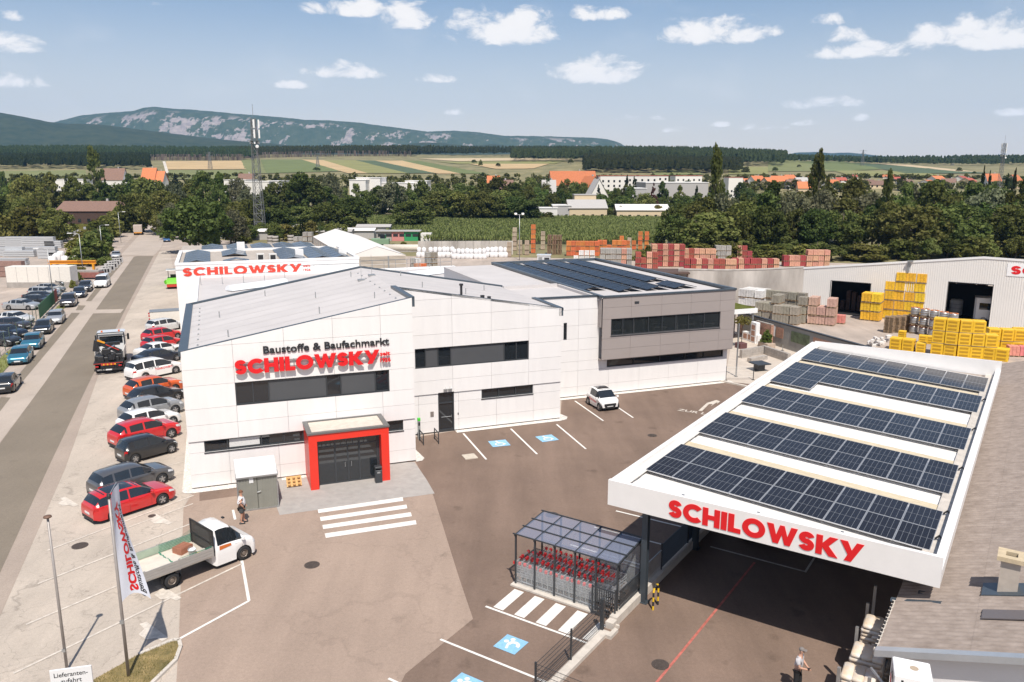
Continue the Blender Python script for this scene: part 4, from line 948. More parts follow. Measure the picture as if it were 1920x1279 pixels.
def car_meshes(kind):
    if kind in _cc: return _cc[kind]
    c = CT[kind]; L, W, H = c['L'], c['W'], c['H']; r = c['r']; Rw = r+.055; sill = .20
    fx = c['wb']/2+.02*L; xr_ = fx-c['wb']; AX = c.get('ax') or (fx, xr_)                       # axle positions
    S = {0,.01,.03,.055,.08,.11,.3,.36,.48,.52,.56,.84,.88,.91,.935,.96,.98,1.0}
    for k in ('rw','ws','sw'): S |= set(c[k])
    for a, b_ in c['pil']: S |= {a, b_}
    for s, _ in c['top']: S.add(s)
    for xw in AX:
        for d in (-1.001,-.999,-.9,-.7,-.4,0,.4,.7,.9,.999,1.001): S.add(round((xw+d*Rw+L/2)/L, 5))
    S = sorted(s for s in S if 0 <= s <= 1)
    rings = []
    for s in S:
        x = -L/2+L*s; zt = interp(c['top'], s)*H; zb = min(interp(c['belt'], s)*H, zt-.01)
        zl = sill+.10*max(0, 1-min(s, 1-s)/.06)
        for xw in AX:
            d = abs(x-xw)
            if d < Rw: zl = max(zl, r+sqrt(Rw*Rw-d*d)-.0)
        zl = min(zl, zb-.05)
        e = min(s, 1-s); w = W/2*(1-.20*max(0, 1-e/.10)**2)
        cab = zt-zb; k = max(0, min(1, cab/(.26*H)))
        y4, y5 = (.86-.10*k)*w, (.62+.02*k)*w
        rings.append([(x,w*.965,zl),(x,w,zl+.5*(zb-zl)),(x,w*.995,zl+.78*(zb-zl)),(x,w*.965,zb),(x,w*.935,zb+.05*cab),(x,y4,zt-(.12-.0*k)*cab),(x,y5,zt-.025*cab),(x,0,zt)])
    def V(i, j, sd): p = rings[i][j]; return (p[0], p[1]*sd, p[2])
    parts = {k: MB() for k in ('body','windscreen','rear_window','side_window','side_window2','headlight','headlight2','tail_lamp','tail_lamp2')}
    rw, ws, sw = c['rw'], c['ws'], c['sw']
    for i in range(len(S)-1):
        sm = (S[i]+S[i+1])/2
        for j in range(7):
            for sd in (1, -1):
                key = 'body'
                if j >= 5 and rw[0] < sm < rw[1]: key = 'rear_window'
                elif j >= 5 and ws[0] < sm < ws[1]: key = 'windscreen'
                elif j == 4 and sw[0] < sm < sw[1] and not any(a < sm < b_ for a, b_ in c['pil']): key = 'side_window' if sd < 0 else 'side_window2'
                elif j == 2 and .90 < sm < .985: key = 'headlight' if sd < 0 else 'headlight2'
                elif j == 2 and .0 < sm < .055: key = 'tail_lamp' if sd < 0 else 'tail_lamp2'
                q = [V(i,j,sd),V(i+1,j,sd),V(i+1,j+1,sd),V(i,j+1,sd)]
                if sd > 0: q = q[::-1]
                parts[key].add(q, [(0,1,2,3)])
    for i, fl in ((0, 1), (len(S)-1, 0)):
        n = 8; pts = [V(i,j,1) for j in range(n)]+[V(i,j,-1) for j in range(n-2,-1,-1)]
        parts['body'].add(pts, [tuple(range(len(pts))) if fl == 0 else tuple(range(len(pts)))[::-1]])
    out = []
    names = dict(side_window2='side_window', headlight2='headlight', tail_lamp2='tail_lamp')
    mt = dict(windscreen=M_cglass, rear_window=M_cglass, side_window=M_cglass, side_window2=M_cglass, headlight=M_head, headlight2=M_head, tail_lamp=M_tail, tail_lamp2=M_tail)
    import bmesh
    for k, b in parts.items():
        if not b.f: continue
        me = b.mesh(names.get(k, k), [mt.get(k, PAINT['white'])], True)
        bm = bmesh.new(); bm.from_mesh(me); bmesh.ops.remove_doubles(bm, verts=bm.verts, dist=.0005); bm.to_mesh(me); bm.free()
        try: me.set_sharp_from_angle(angle=radians(38))
        except Exception: pass
        out.append((names.get(k, k), me))
    b = MB(); b.box(-L*.47,L*.47,-W*.36,W*.36,.17,.55*H*.8); b.box(-L*.2,L*.17,-W*.45,W*.45,.18,.5); out.append(('underbody', b.mesh('underbody', [M_under])))
    z0 = .30*H
    b = MB(); b.box(L/2-.06,L/2+.012,-W*.27,W*.27,.22,.22+.13*H); out.append(('grille', b.mesh('grille', [M_trim])))
    b = MB(); b.box(L/2+.012,L/2+.022,-.26,.26,.36,.47); out.append(('number_plate', b.mesh('number_plate', [M_plate])))
    b = MB(); b.box(-L/2-.014,-L/2+.01,-.26,.26,.5,.61); out.append(('number_plate', b.mesh('number_plate', [M_plate])))
    b = MB(); b.box(-L/2-.006,-L/2+.05,-W*.36,W*.36,.2,.36); out.append(('rear_bumper_trim', b.mesh('rear_bumper_trim', [M_trim])))
    xm = -L/2+L*(ws[1]-.055); zbm = interp(c['belt'], ws[1]-.05)*H
    for sd in (-1, 1):
        b = MB(); b.bbox(xm-.06,xm+.07,sd*(W/2+.08)-.09,sd*(W/2+.08)+.09,zbm+.03,zbm+.17,.02); out.append(('wing_mirror', b.mesh('wing_mirror', [PAINT['white']])))
        b = MB()
        for p in [q for q in c['pil'] if q[1]-q[0] < .06]+[(ws[1]-.06,)*2]:
            s = p[0]; x = -L/2+L*s; zb = interp(c['belt'], s)*H; b.box(x-.006,x+.006,sd*W/2*.985-.006,sd*W/2*1.002+.004*sd if sd > 0 else sd*W/2*.985+.006,.26,zb-.02) if False else b.add([(x-.006,sd*W/2*.975,.27),(x+.006,sd*W/2*.975,.27),(x+.006,sd*(W/2+.004),.27+.5*(zb-.27)),(x-.006,sd*(W/2+.004),.27+.5*(zb-.27)),(x-.006,sd*W/2*.975,zb-.02),(x+.006,sd*W/2*.975,zb-.02)], [(0,1,2,3),(3,2,5,4)])
        out.append(('door_seam', b.mesh('door_seam', [M_trim])))
        for s in (.33, .53):
            x = -L/2+L*s; z = interp(c['belt'], s)*H-.09; b = MB(); b.box(x-.09,x+.09,sd*W/2*.985-.018,sd*W/2*.985+.018,z-.015,z+.015); out.append(('door_handle', b.mesh('door_handle', [PAINT['white']])))
    # wheel
    wd = .2; tb = MB(); tb.lathe([(r*.66,-wd/2),(r*.93,-wd/2),(r,-wd/2+.03),(r,wd/2-.03),(r*.93,wd/2),(r*.66,wd/2)], 0, r, 20, axis='Y'); tyre = tb.mesh('tyre', [M_tyre], True)
    rb = MB(); rb.add([(r*.66*cos(2*pi*i/20),-wd/2+.05,r+r*.66*sin(2*pi*i/20)) for i in range(20)], [tuple(range(20))], 1)
    rb.lathe([(r*.66,-wd/2+.02),(r*.60,-wd/2+.005),(r*.60,-wd/2+.05)], 0, r, 20, axis='Y')
    for i in range(5):
        a = 2*pi*i/5+.3; ca, sa = cos(a), sin(a)
        vs = []
        for rr, hw in ((r*.08,.035),(r*.62,.05)):
            for t in (-hw, hw): vs.append((rr*ca-t*sa, -wd/2+.012, r+rr*sa+t*ca))
        rb.add(vs, [(0,1,3,2)])
    rb.add([(r*.15*cos(2*pi*i/10),-wd/2+.008,r+r*.15*sin(2*pi*i/10)) for i in range(10)], [tuple(range(10))])
    rim = rb.mesh('rim', [M_rim, M_rimd])
    _cc[kind] = dict(parts=out, tyre=tyre, rim=rim, fx=fx, rx=xr_, W=W, L=L, r=r, H=H)
    return _cc[kind]
def wheel(parent, x, y, side, c, rim=None):
    w = link('wheel', c['tyre'], parent, (x, y, 0), 0 if side < 0 else pi)
    rr = link('rim', c['rim'], w)
    if rim: rr.material_slots[0].link = 'OBJECT'; rr.material_slots[0].material = rim
def car(kind, col, heading, px, py, ref, label, group=None, roof=None, name='parked_car', cat='car', rim=None, glassroof=False, scale=None):
    c = car_meshes(kind); a = radians(heading); g_ = P(px, py)
    loc = {'fr': (c['fx'],-c['W']/2), 'rr': (c['rx'],-c['W']/2), 'fl': (c['fx'],c['W']/2), 'rl': (c['rx'],c['W']/2), 'c': (0,0), 'fb': (c['L']/2,0), 'rb': (-c['L']/2,0)}[ref]
    x = g_[0]-(loc[0]*cos(a)-loc[1]*sin(a)); y = g_[1]-(loc[0]*sin(a)+loc[1]*cos(a))
    t = thing(name, label, cat, (x, y, .012), a, group)
    for n_, me in c['parts']:
        o = link(n_, me, t)
        if n_ in ('body','wing_mirror','door_handle'):
            o.material_slots[0].link = 'OBJECT'; o.material_slots[0].material = PAINT[col]
    if glassroof or roof:
        L, H = c['L'], c['H']; p = CT[kind]; b = MB(); x0, x1 = -L/2+L*(p['rw'][1]+.06), -L/2+L*(p['ws'][0]-.03); k = 6
        for i in range(k+1):
            xx = x0+(x1-x0)*i/k; s = (xx+L/2)/L; z = interp(p['top'], s)*H; wq = c['W']/2*.62
            for j, yy in enumerate((-1,-.6,0,.6,1)): b.v.append((xx, yy*wq*.96, z-.025*H*.36*abs(yy)**1.2+.006))
        for i in range(k):
            for j in range(4): b.f.append((5*i+j,5*i+5+j,5*i+6+j,5*i+1+j)); b.mi.append(0)
        b.build('roof_panel', roof or M_cglass, t, True)
    for x_, s_ in ((c['fx'],-1),(c['fx'],1),(c['rx'],-1),(c['rx'],1)): wheel(t, x_, s_*(c['W']/2-.09), s_, c, rim)
    return t
ROW = 'cars parked nose-in along the building'
H0 = 51
cars_row = [('estate','red',306.5,947,'fr','red estate car with dark glass roof parked behind the banner flag',True),('estate','grey',305.5,908,'fr','dark grey estate car parked next to the red glass-roofed estate',False),
 ('small','black',323.8,850.4,'fr','small black city car with silver rims parked beside a gap in the row',False),('suv','red',322.8,822,'fr','bright red compact crossover between the black city car and a white hatchback',False),
 ('hatch','white',325.8,797.6,'fr','white hatchback parked between the red crossover and a silver crossover',False),('suv','ltgrey',329.9,777,'fr','silver grey crossover parked between the white and the black hatchbacks',False),
 ('hatch','black',335,751,'fr','black hatchback squeezed between the silver crossover and the orange car',False),('suv','orange',329.9,736.6,'fr','bright orange crossover parked next to the lettered white people carrier',False)]
for k, col, px, py, ref, lab, gr in cars_row: car(k, col, H0, px, py, ref, lab, ROW, glassroof=gr)
MPV = car('mpv','white',54,330.9,700.8,'fr','white people carrier with red lettering on its side, behind the crane truck',ROW, name='people_carrier')
text('side_lettering', 'TONKOWSKY', M_signred, MPV, (-.45,-.962,.70), (pi/2,0,0), .20, 1.7, bold=.02)
b = MB()
for i in range(4): b.box(-1.05+i*.27,-.88+i*.27,-.957,-.953,.96,1.08)
b.build('side_emblem', mat('grey_decal',(.42,.42,.43),.5), MPV)
for k, col, px, py, lab, h in (('sedan','navy',333,677,'dark blue saloon half hidden behind the white people carrier',55),('sedan','white',334,664,'white coupe-like car behind the dark blue saloon',55),('hatch','red',337,651,'red hatchback wedged behind the white coupe-like car',55),('hatch','red',334,635.5,'red hatchback with its whole side visible beside the white estate',55),('estate','pale',341,617,'white estate car parked in front of the box trailer',56)):
    car(k, col, h, px, py, 'fr', lab, ROW)
# cars along the left kerb, noses towards the viewer
LEFT = 'cars parked along the left kerb'
HL = math.degrees(atan2(P(0,1075)[1]-P(251,500)[1], P(0,1075)[0]-P(251,500)[0]))
for k, col, px, py, lab in (('hatch','teal',33,686,'teal hatchback, nearest of the two blue-green cars at the left kerb'),('hatch','teal',57,658,'teal blue hatchback parked directly behind the nearest teal car'),('hatch','black',78,629,'black hatchback at the left kerb in front of a silver estate'),('estate','silver',101,610,'silver estate car tucked behind the black hatchback at the kerb'),
    ('mpv','anthra',126,577.5,'dark grey people carrier at the left kerb below the fence'),('hatch','navy',147,560,'dark blue car behind the dark grey people carrier'),('suv','dark',158,549,'dark crossover parked just in front of the white panel van')):
    car(k, col, HL, px, py, 'fb', lab, LEFT)
car('hatch','black',HL+180,4,741,'rb','black car at the left picture edge showing its tail lamps',LEFT)
VAN = car('van','white',HL-4,188,541,'fb','white panel van with blue side stripe parked at the left kerb', None, name='panel_van', cat='van')
MB().add([(-2.2,-.995,1.15),(-.2,-.995,1.15),(-.2,-.985,1.5),(-2.2,-.985,1.5)], [(0,1,2,3)]).build('side_stripe', mat('light_blue_decal',(.10,.28,.55),.4), VAN)
car('sedan','silver',HL,217,485,'fb','silver saloon parked by the concrete barrier blocks'); car('sedan','blue',HL,313,454,'fb','blue car parked alone under the big roadside tree')
# cars in the lot behind the green fence
LOT = 'cars parked in the fenced lot'
for k, col, px, py, h, lab in (('sedan','silver',42,580,-4,'silver convertible with dark hood, front of the row in the fenced lot'),('sedan','dark',68,571,-4,'dark saloon second in the row behind the silver convertible'),('sedan','black',76,564,-4,'black saloon third in the row in the fenced lot'),('estate','silver',84,556,-4,'silver estate fourth in the row in the fenced lot'),('sedan','ltgrey',92,548,-4,'light grey saloon fifth in the row in the fenced lot'),('suv','dark',104,538,-6,'dark crossover with pale roof nearest the white container wall'),
    ('sedan','pale',28,605,-12,'white convertible, first of the cars at the left edge of the lot'),('sedan','anthra',22,617,-12,'dark bronze saloon next to the white convertible'),('sedan','navy',12,632,-12,'dark blue saloon left of the fence posts'),('hatch','dark',2,647,-12,'dark hatchback nearest the viewer in the fenced lot')):
    car(k, col, h, px, py, 'c', lab, LOT)
# lettered two-seater at the grey wing
SM = car('smart','white',-69,1122,771,'fr','tiny white two-seater with black roof and red lettering by the white wall', None, roof=PAINT['black'], name='two_seat_car')
text('side_lettering', 'SCHILOWSKY', M_signred, SM, (-.62,-.842,.62), (pi/2,.10,0), .17, 1.25, bold=.02)
text('bonnet_lettering', 'SCHILOWSKY', M_signred, SM, (1.02,-.3,.965), (0,.25,pi/2), .09, .6, bold=.02)
SMG = MB().box(1.32,1.37,-.5,.5,.42,.6).build('grille', M_trim, SM)
car('sedan','black',UC*180/pi-90,1408,1022,'fb','black car waiting in the shade under the solar canopy')
# ------------------------------------------------------------------ flatbed pick-up truck
M_aluw = mat('dropside_aluminium', (.46,.45,.43), .4, .5, var=.08, scale=3, stretch=(1,1,8)); M_bed = mat('dusty_bed_floor', (.50,.45,.38), .85, var=.14, scale=2.5); M_net = mat('green_net', (.04,.30,.19), .7, alpha=.55)
def lorry_wheel(parent, x, y, side, r=.345, wd=.22, rim=None):
    tb = MB().lathe([(r*.6,-wd/2),(r*.93,-wd/2),(r,-wd/2+.03),(r,wd/2-.03),(r*.93,wd/2),(r*.6,wd/2)], 0, r, 18, axis='Y')
    w = tb.build('wheel', M_tyre, parent, True, (x, y, 0), 0 if side < 0 else pi)
    rb = MB(); rb.add([(r*.6*cos(2*pi*i/18),-wd/2+.06,r+r*.6*sin(2*pi*i/18)) for i in range(18)], [tuple(range(18))])
    rb.lathe([(r*.6,-wd/2+.02),(r*.52,-wd/2+.01),(r*.42,-wd/2+.06),(r*.3,-wd/2+.06),(r*.24,-wd/2+.0),(0,-wd/2)], 0, r, 14, axis='Y'); rb.build('rim', rim or M_steelrim, w)
    return w
def cab_parts(t, x0, col='white', scale=1., z=0.):
    c = car_meshes('cab')
    for n_, me in c['parts']:
        if n_ in ('rear_bumper_trim',) or (n_ == 'number_plate' and me.vertices[0].co.x < 0) or n_ in ('tail_lamp','rear_window','underbody'): continue
        o = link(n_ if n_ != 'body' else 'cab', me, t, (x0, 0, z)); o.scale = (scale,)*3
        if n_ in ('body','wing_mirror','door_handle'): o.material_slots[0].link = 'OBJECT'; o.material_slots[0].material = PAINT[col]
a = P(324.5,1103); b_ = P(457.6,1050.8); hd = atan2(b_[1]-a[1], b_[0]-a[0]); cx, cy = (a[0]+b_[0])/2-sin(hd)*.95, (a[1]+b_[1])/2+cos(hd)*.95
FT = thing('flatbed_truck', 'white single-cab flatbed truck with dropside bed carrying bags and a green net', 'truck', (cx, cy, .014), hd)
cab_parts(FT, 1.35)
b = MB(); b.box(.28,1.2,-.8,.8,.3,.9); b.box(1.2,2.3,-.7,.7,.25,.75); b.build('cab_underside', M_under, FT)
for x, s_ in ((1.77,-1),(1.77,1)): lorry_wheel(FT, x, s_*.86, s_)
for s_ in (-1,1): lorry_wheel(FT, -1.735, s_*.86, s_); lorry_wheel(FT, -1.735, s_*.62, s_)
MB().box(-2.9,.5,-.42,.42,.45,.72).build('chassis', M_under, FT)
MB().box(-2.95,.2,-1.05,1.05,.80,.88).build('bed_floor', M_bed, FT)
M_grey = M_aluw
for s_ in (-1,1):
    for k in range(3): MB().box(-2.95,.2,s_*1.05-.02,s_*1.05+.02,.86+k*.135,.985+k*.135).build('side_board', M_aluw, FT)
    for x in (-2.93,-1.4,.18): MB().box(x-.03,x+.03,s_*1.055-.03,s_*1.055+.03,.8,1.30).build('stake', M_aluw, FT)
for k in range(3): MB().box(-2.98,-2.94,-1.03,1.03,.86+k*.135,.985+k*.135).build('tail_board', M_aluw, FT)
b = MB()
for y in (-1.03,1.03): b.box(.2,.26,y-.04,y+.04,.8,2.05)
for z in (.9,1.35,2.0): b.box(.205,.255,-1.03,1.03,z,z+.06)
b.build('headboard_frame', M_trim, FT); MB().box(.22,.24,-1.0,1.0,.95,2.0).build('headboard_mesh', mat('dark_mesh',(.05,.045,.04),.7,alpha=.8), FT)
for s_ in (-1,1): MB().lathe([(.42,-.1),(.42,.1)], -1.735, .36, 18, axis='Y').build('mudguard', M_trim, FT).location = (0, s_*.86, .02); MB().box(-3.02,-2.96,s_*.75-.16,s_*.75+.16,.55,.68).build('tail_lamp', M_tail, FT)
MB().box(-3.05,-2.95,-.95,.95,.42,.54).build('underrun_bar', M_under, FT)
MB().add([(.55,-.985,.95),(1.15,-.985,1.0),(1.12,-.99,1.13),(.55,-.99,1.16)], [(0,1,2,3)]).build('door_decal', mat('orange_decal',(.62,.16,.03),.5), FT)
MB().box(1.28,1.38,-.08,.08,2.0,2.06).build('roof_antenna_base', M_trim, FT)
rs = random.Random(11)
def blob_sheet(name, x0, x1, y0, y1, z0, h, m, parent, n=10, seed=1, **kw):
    r_ = random.Random(seed); b = MB(); g_ = [[z0+h*r_.uniform(.2,1)*sin(pi*(i+.3)/(n+.6))*sin(pi*(j+.3)/(n+.6)) for j in range(n+1)] for i in range(n+1)]
    for i in range(n+1):
        for j in range(n+1): b.v.append((x0+(x1-x0)*i/n, y0+(y1-y0)*j/n, g_[i][j]))
    for i in range(n):
        for j in range(n): a_ = i*(n+1)+j; b.f.append((a_,a_+n+1,a_+n+2,a_+1)); b.mi.append(0)
    return b.build(name, m, parent, True)
# load on the bed: separate things
def onbed(x, y, z=.89): return (cx+x*cos(hd)-y*sin(hd), cy+x*sin(hd)+y*cos(hd), z)
tp = thing('dust_sheet', 'pale crumpled dust sheet spread on the truck bed', 'sheet', onbed(0,0,.014), hd); blob_sheet('sheet', -2.7, -.9, -.9, .9, .89, .09, mat('pale_tarp',(.62,.56,.48),.9,var=.08), tp, seed=4)
nt = thing('cargo_net', 'green cargo net hanging over the front of the truck bed', 'net', onbed(0,0,.014), hd)
b = MB()
for k in range(24):
    x = -1.3+k*.06; b.box(x-.007,x+.007,-1.02,1.02,1.27-.0*k,1.285)
for s_ in (-1,1):
    for k in range(26): x = -1.35+k*.06; b.box(x-.006,x+.006,s_*1.0-.005,s_*1.0+.005,.9,1.3+(.25 if s_ > 0 else .05)*max(0,k-16)/10)
    for k in range(6): b.box(-1.35,.18,s_*1.0-.006,s_*1.0+.006,.93+k*.07,.945+k*.07)
b.f = b.f[24*6:]; b.mi = b.mi[24*6:]
for k in range(9): b.tube((-1.42+rs.uniform(-.03,.03),-1+k*.22,.93),(-1.42+rs.uniform(-.03,.03),-.8+k*.22,.95),.03,5)
b.build('net', M_net, nt)
MB().box(-2.9,.15,1.0,1.025,.9,1.25).build('bed_lining', mat('pale_green_lining',(.36,.43,.33),.7,var=.1), FT)
cr_ = thing('brown_crate', 'brown slatted crate lying on the truck bed', 'crate', onbed(-.55,.35), hd+.3)
b = MB(); b.box(-.35,.35,-.28,.28,0,.03); b.box(-.35,.35,-.28,-.25,.03,.28); b.box(-.35,.35,.25,.28,.03,.28); b.box(-.35,-.32,-.25,.25,.03,.28); b.box(.32,.35,-.25,.25,.03,.28); b.build('crate_body', mat('crate_brown',(.36,.15,.09),.8,var=.15), cr_)
for i in range(6): MB().box(-.33+i*.115,-.25+i*.115,-.27,.27,.281,.30).build('slat', MATS['crate_brown'], cr_)
bk = thing('white_bucket', 'white plastic bucket standing on the truck bed', 'bucket', onbed(-.5,-.45), hd); MB().lathe([(0,.0),(.13,.0),(.17,.34),(.18,.34),(.18,.36),(.155,.36),(.12,.04),(0,.04)], 0, 0, 14).build('bucket_body', mat('white_plastic',(.66,.70,.70),.4), bk, True); MB().path([(-.17,0,.34),(-.12,.1,.42),(0,.13,.45),(.12,.1,.42),(.17,0,.34)], .008, 4).build('bail', M_galv, bk)
for i, (x, y, l, c, nm) in enumerate(((-.15,-.5,.8,(.55,.42,.12),'yellow'),(-.1,-.3,.6,(.45,.42,.38),'grey'),(-.2,-.7,.5,(.6,.56,.5),'pale'))):
    o = MB().bbox(-l/2,l/2,-.06,.06,0,.09,.015).build('tool_bar', mat('tool_'+nm,c,.7), None, False, onbed(x,y,.90), hd-.4+.5*i); tag(o, f'{nm} bar-shaped tool on the truck bed', 'tool', 'loose tools on the truck bed')

# ------------------------------------------------------------------ crane lorry
def hlpos(px, py): return P(px, py)
ha = radians(HL+180); q = P(205,703)
KT = thing('crane_truck', 'dark lorry with folded black loading crane seen from behind', 'truck', (q[0]+cos(ha)*3.6, q[1]+sin(ha)*3.6, .02), ha)
b = MB(); b.box(-3.4,3.2,-.45,.45,.6,.95); b.build('chassis', M_under, KT)
for x in (-2.4,-1.2,2.5):
    for s_ in (-1,1): lorry_wheel(KT, x, s_*1.02, s_, .48, .28)
MB().box(-3.4,1.6,-1.22,1.22,.95,1.1).build('bed', M_trim, KT)
for s_ in (-1,1): MB().box(-1.4,1.6,s_*1.2-.03,s_*1.2+.03,1.1,1.75).build('side_board', mat('pale_side_board',(.62,.58,.53),.6,var=.06), KT)
cbm = MB(); cbm.prism([(1.85,-1.22),(3.4,-1.22),(3.75,-1.0),(3.75,1.0),(3.4,1.22),(1.85,1.22)], .75, 2.9); cbm.build('cab', PAINT['white'], KT)
MB().box(1.8,1.86,-1.0,1.0,1.9,2.6).build('rear_window', M_cglass, KT); MB().box(1.95,3.3,-1.23,-1.2,1.75,2.5).build('side_window', M_cglass, KT); MB().box(1.95,3.3,1.2,1.23,1.75,2.5).build('side_window', M_cglass, KT); MB().box(3.74,3.77,-1.0,1.0,1.7,2.6).build('windscreen', M_cglass, KT)
b = MB(); b.path([(1.7,-1.15,1.1),(1.7,-1.15,2.95),(1.7,1.15,2.95),(1.7,1.15,1.1)], .05, 6); b.path([(1.7,-1.15,2.7),(1.7,1.15,2.7)], .04, 6); b.build('headboard_frame', M_trim, KT)
for y in (-.75,.75): MB().lathe([(0,3.14),(.08,3.14),(.09,3.0),(.09,2.98)], 2.0, y, 10).build('beacon', mat('orange_beacon',(.75,.16,.03),.3), KT)
for s_ in (-1,1): MB().bbox(3.2,3.4,s_*1.42-.1,s_*1.42+.1,1.9,2.5,.03).build('mirror', M_trim, KT); MB().tube((3.3,s_*1.2,2.3),(3.3,s_*1.4,2.3),.03).build('mirror_arm', M_trim, KT)
M_crane = mat('crane_black', (.03,.03,.032), .4, .2, var=.1); M_orst = mat('crane_orange_stripe', (.75,.32,.02), .4); M_redst = mat('crane_red_stripe', (.55,.05,.03), .45)
cr = link('loading_crane', None, KT, (-2.2,0,0))
MB().bbox(-.7,.7,-.9,.9,1.1,1.5,.06).build('crane_base', M_crane, cr); MB().bbox(-.35,.35,-.2,.5,1.5,2.2,.05).build('crane_column', M_crane, cr)
MB().bbox(-.4,.4,-1.15,-.5,1.1,1.7,.05).bbox(-.4,.4,.6,1.15,1.1,1.6,.05).build('outrigger', M_crane, cr)
def bar(p, q_, w, h, m, name):
    p, q_ = Vector(p), Vector(q_); d = q_-p; M_ = d.to_track_quat('X','Z').to_matrix().to_4x4(); M_.translation = (p+q_)/2; l = d.length/2; b = MB()
    b.add([M_ @ Vector(v) for v in [(-l,-w/2,-h/2),(l,-w/2,-h/2),(l,w/2,-h/2),(-l,w/2,-h/2),(-l,-w/2,h/2),(l,-w/2,h/2),(l,w/2,h/2),(-l,w/2,h/2)]], [(3,2,1,0),(4,5,6,7),(0,1,5,4),(1,2,6,5),(2,3,7,6),(3,0,4,7)]); return b.build(name, m, cr)
bar((.0,.85,2.9),(.1,-1.05,1.75),.34,.40,M_crane,'main_boom'); bar((-.22,.8,3.05),(-.2,.2,2.75),.03,.16,M_orst,'boom_stripe'); bar((-.2,.15,2.6),(-.2,-.9,2.0),.03,.07,M_redst,'boom_stripe'); bar((.38,.9,2.5),(.4,-1.0,2.55),.28,.30,M_crane,'second_boom'); bar((0,1.05,2.0),(0,.85,3.0),.4,.45,M_crane,'knuckle')
MB().tube((-.1,.5,1.9),(-.1,-.6,2.45),.09,8).build('hydraulic_ram', M_chrome, cr); MB().path([(-.5,-.9,1.5),(-.6,-.3,1.95),(-.55,.3,1.7),(-.5,.7,2.3),(-.2,.95,2.95)], .035, 5).build('hydraulic_hose', M_blk, cr)
MB().lathe([(0,1.72),(.34,1.72),(.36,1.5),(.36,1.3)], -.75, -.3, 12).build('oil_tank', M_crane, cr); MB().bbox(-1.0,-.5,.35,.85,1.1,1.65,.04).build('valve_block', M_crane, cr)
MB().box(-3.42,-3.36,-1.2,1.2,1.0,1.12).build('rear_beam', M_trim, KT); MB().box(-3.43,-3.42,-1.2,1.2,1.02,1.06).build('reflective_strip', M_redst, KT)
for i in range(8): MB().box(-3.45,-3.42,-.62+i*.155,-.62+i*.155+.14,.86,1.0).build('warning_stripe', M_orst if i % 2 == 0 else M_redst, KT)
for s_ in (-1,1): MB().bbox(-3.5,-3.4,s_*.95-.14,s_*.95+.14,.72,.84,.02).build('tail_lamp', M_tail, KT)
MB().box(-3.46,-3.36,-1.2,1.2,.36,.56).build('underrun_bar', M_trim, KT); MB().box(-3.475,-3.46,-.26,.26,.4,.51).build('number_plate', M_plate, KT)
text('rear_lettering', 'REMITZ  AG', M_plate, KT, (-3.475,.95,.41), (pi/2,0,-pi/2), .1, .6)

# ------------------------------------------------------------------ trailer, paver, far lorries
q = P(300,611)
TRL = thing('box_trailer', 'low white box trailer parked behind the white estate car', 'trailer', (q[0]+1.2,q[1]+1.2,.01), radians(24))
MB().bbox(-2.6,2.6,-1.0,1.0,.55,1.75,.06).build('box_body', mat('cream_trailer',(.70,.65,.58),.5,var=.03), TRL); MB().box(-2.62,2.62,-1.02,1.02,1.74,1.79).build('roof_trim', M_galv, TRL)
for s_ in (-1,1): lorry_wheel(TRL, .2, s_*.9, s_, .32)
MB().box(-2.72,-2.6,-.95,.95,.5,.75).build('bumper', M_trim, TRL)
for z in (.9,1.3,1.6): MB().lathe([(0,-.04),(.12,-.04),(.12,.04),(0,.04)], 0, 0, 10, axis='Y').build('lamp', M_tail, TRL).location = (-2.65, -.8, z)
MB().box(2.6,3.6,-.05,.05,.45,.55).build('drawbar', M_trim, TRL)
q = P(321,541)
PV = thing('asphalt_paver', 'lime green road paver with white canopy beside the hall wall', 'machine', (q[0],q[1]+1.6,.01), radians(HL))
M_lime = mat('lime_green_paint', (.18,.52,.04), .4); M_limed = mat('lime_hopper', (.34,.52,.10), .6)
b = MB(); b.add([(0.6,-1.2,.75),(0.6,1.2,.75),(2.3,1.45,.8),(2.3,-1.45,.8),(.4,-1.35,1.35),(.4,1.35,1.35),(2.3,1.6,1.25),(2.3,-1.6,1.25)], [(0,3,2,1),(0,4,7,3),(1,2,6,5),(0,1,5,4)]); b.build('hopper', M_lime, PV)
MB().box(.5,2.2,-1.2,1.2,.7,.78).build('hopper_floor', M_limed, PV); MB().box(2.2,2.45,-1.2,1.2,.35,.75).build('push_beam', M_redst, PV)
MB().bbox(-1.6,.4,-1.1,1.1,.6,1.5,.06).build('engine_housing', M_lime, PV); MB().box(-1.4,2.0,-.95,.95,.1,.62).build('undercarriage', M_under, PV)
for s_ in (-1,1): lorry_wheel(PV, -1.0, s_*1.0, s_, .5, .35); lorry_wheel(PV, 1.2, s_*1.0, s_, .35, .3)
for x in (-1.4,.1):
    for y in (-.9,.9): MB().tube((x,y,1.5),(x,y,2.75),.04).build('canopy_post', M_trim, PV)
MB().bbox(-1.7,.5,-1.2,1.2,2.75,2.85,.04).build('canopy_roof', PAINT['white'], PV); MB().box(-.9,-.4,-.6,.6,1.5,2.0).build('operator_seat', M_trim, PV); MB().box(-2.3,-1.6,-1.3,1.3,.1,.5).build('screed', M_trim, PV)
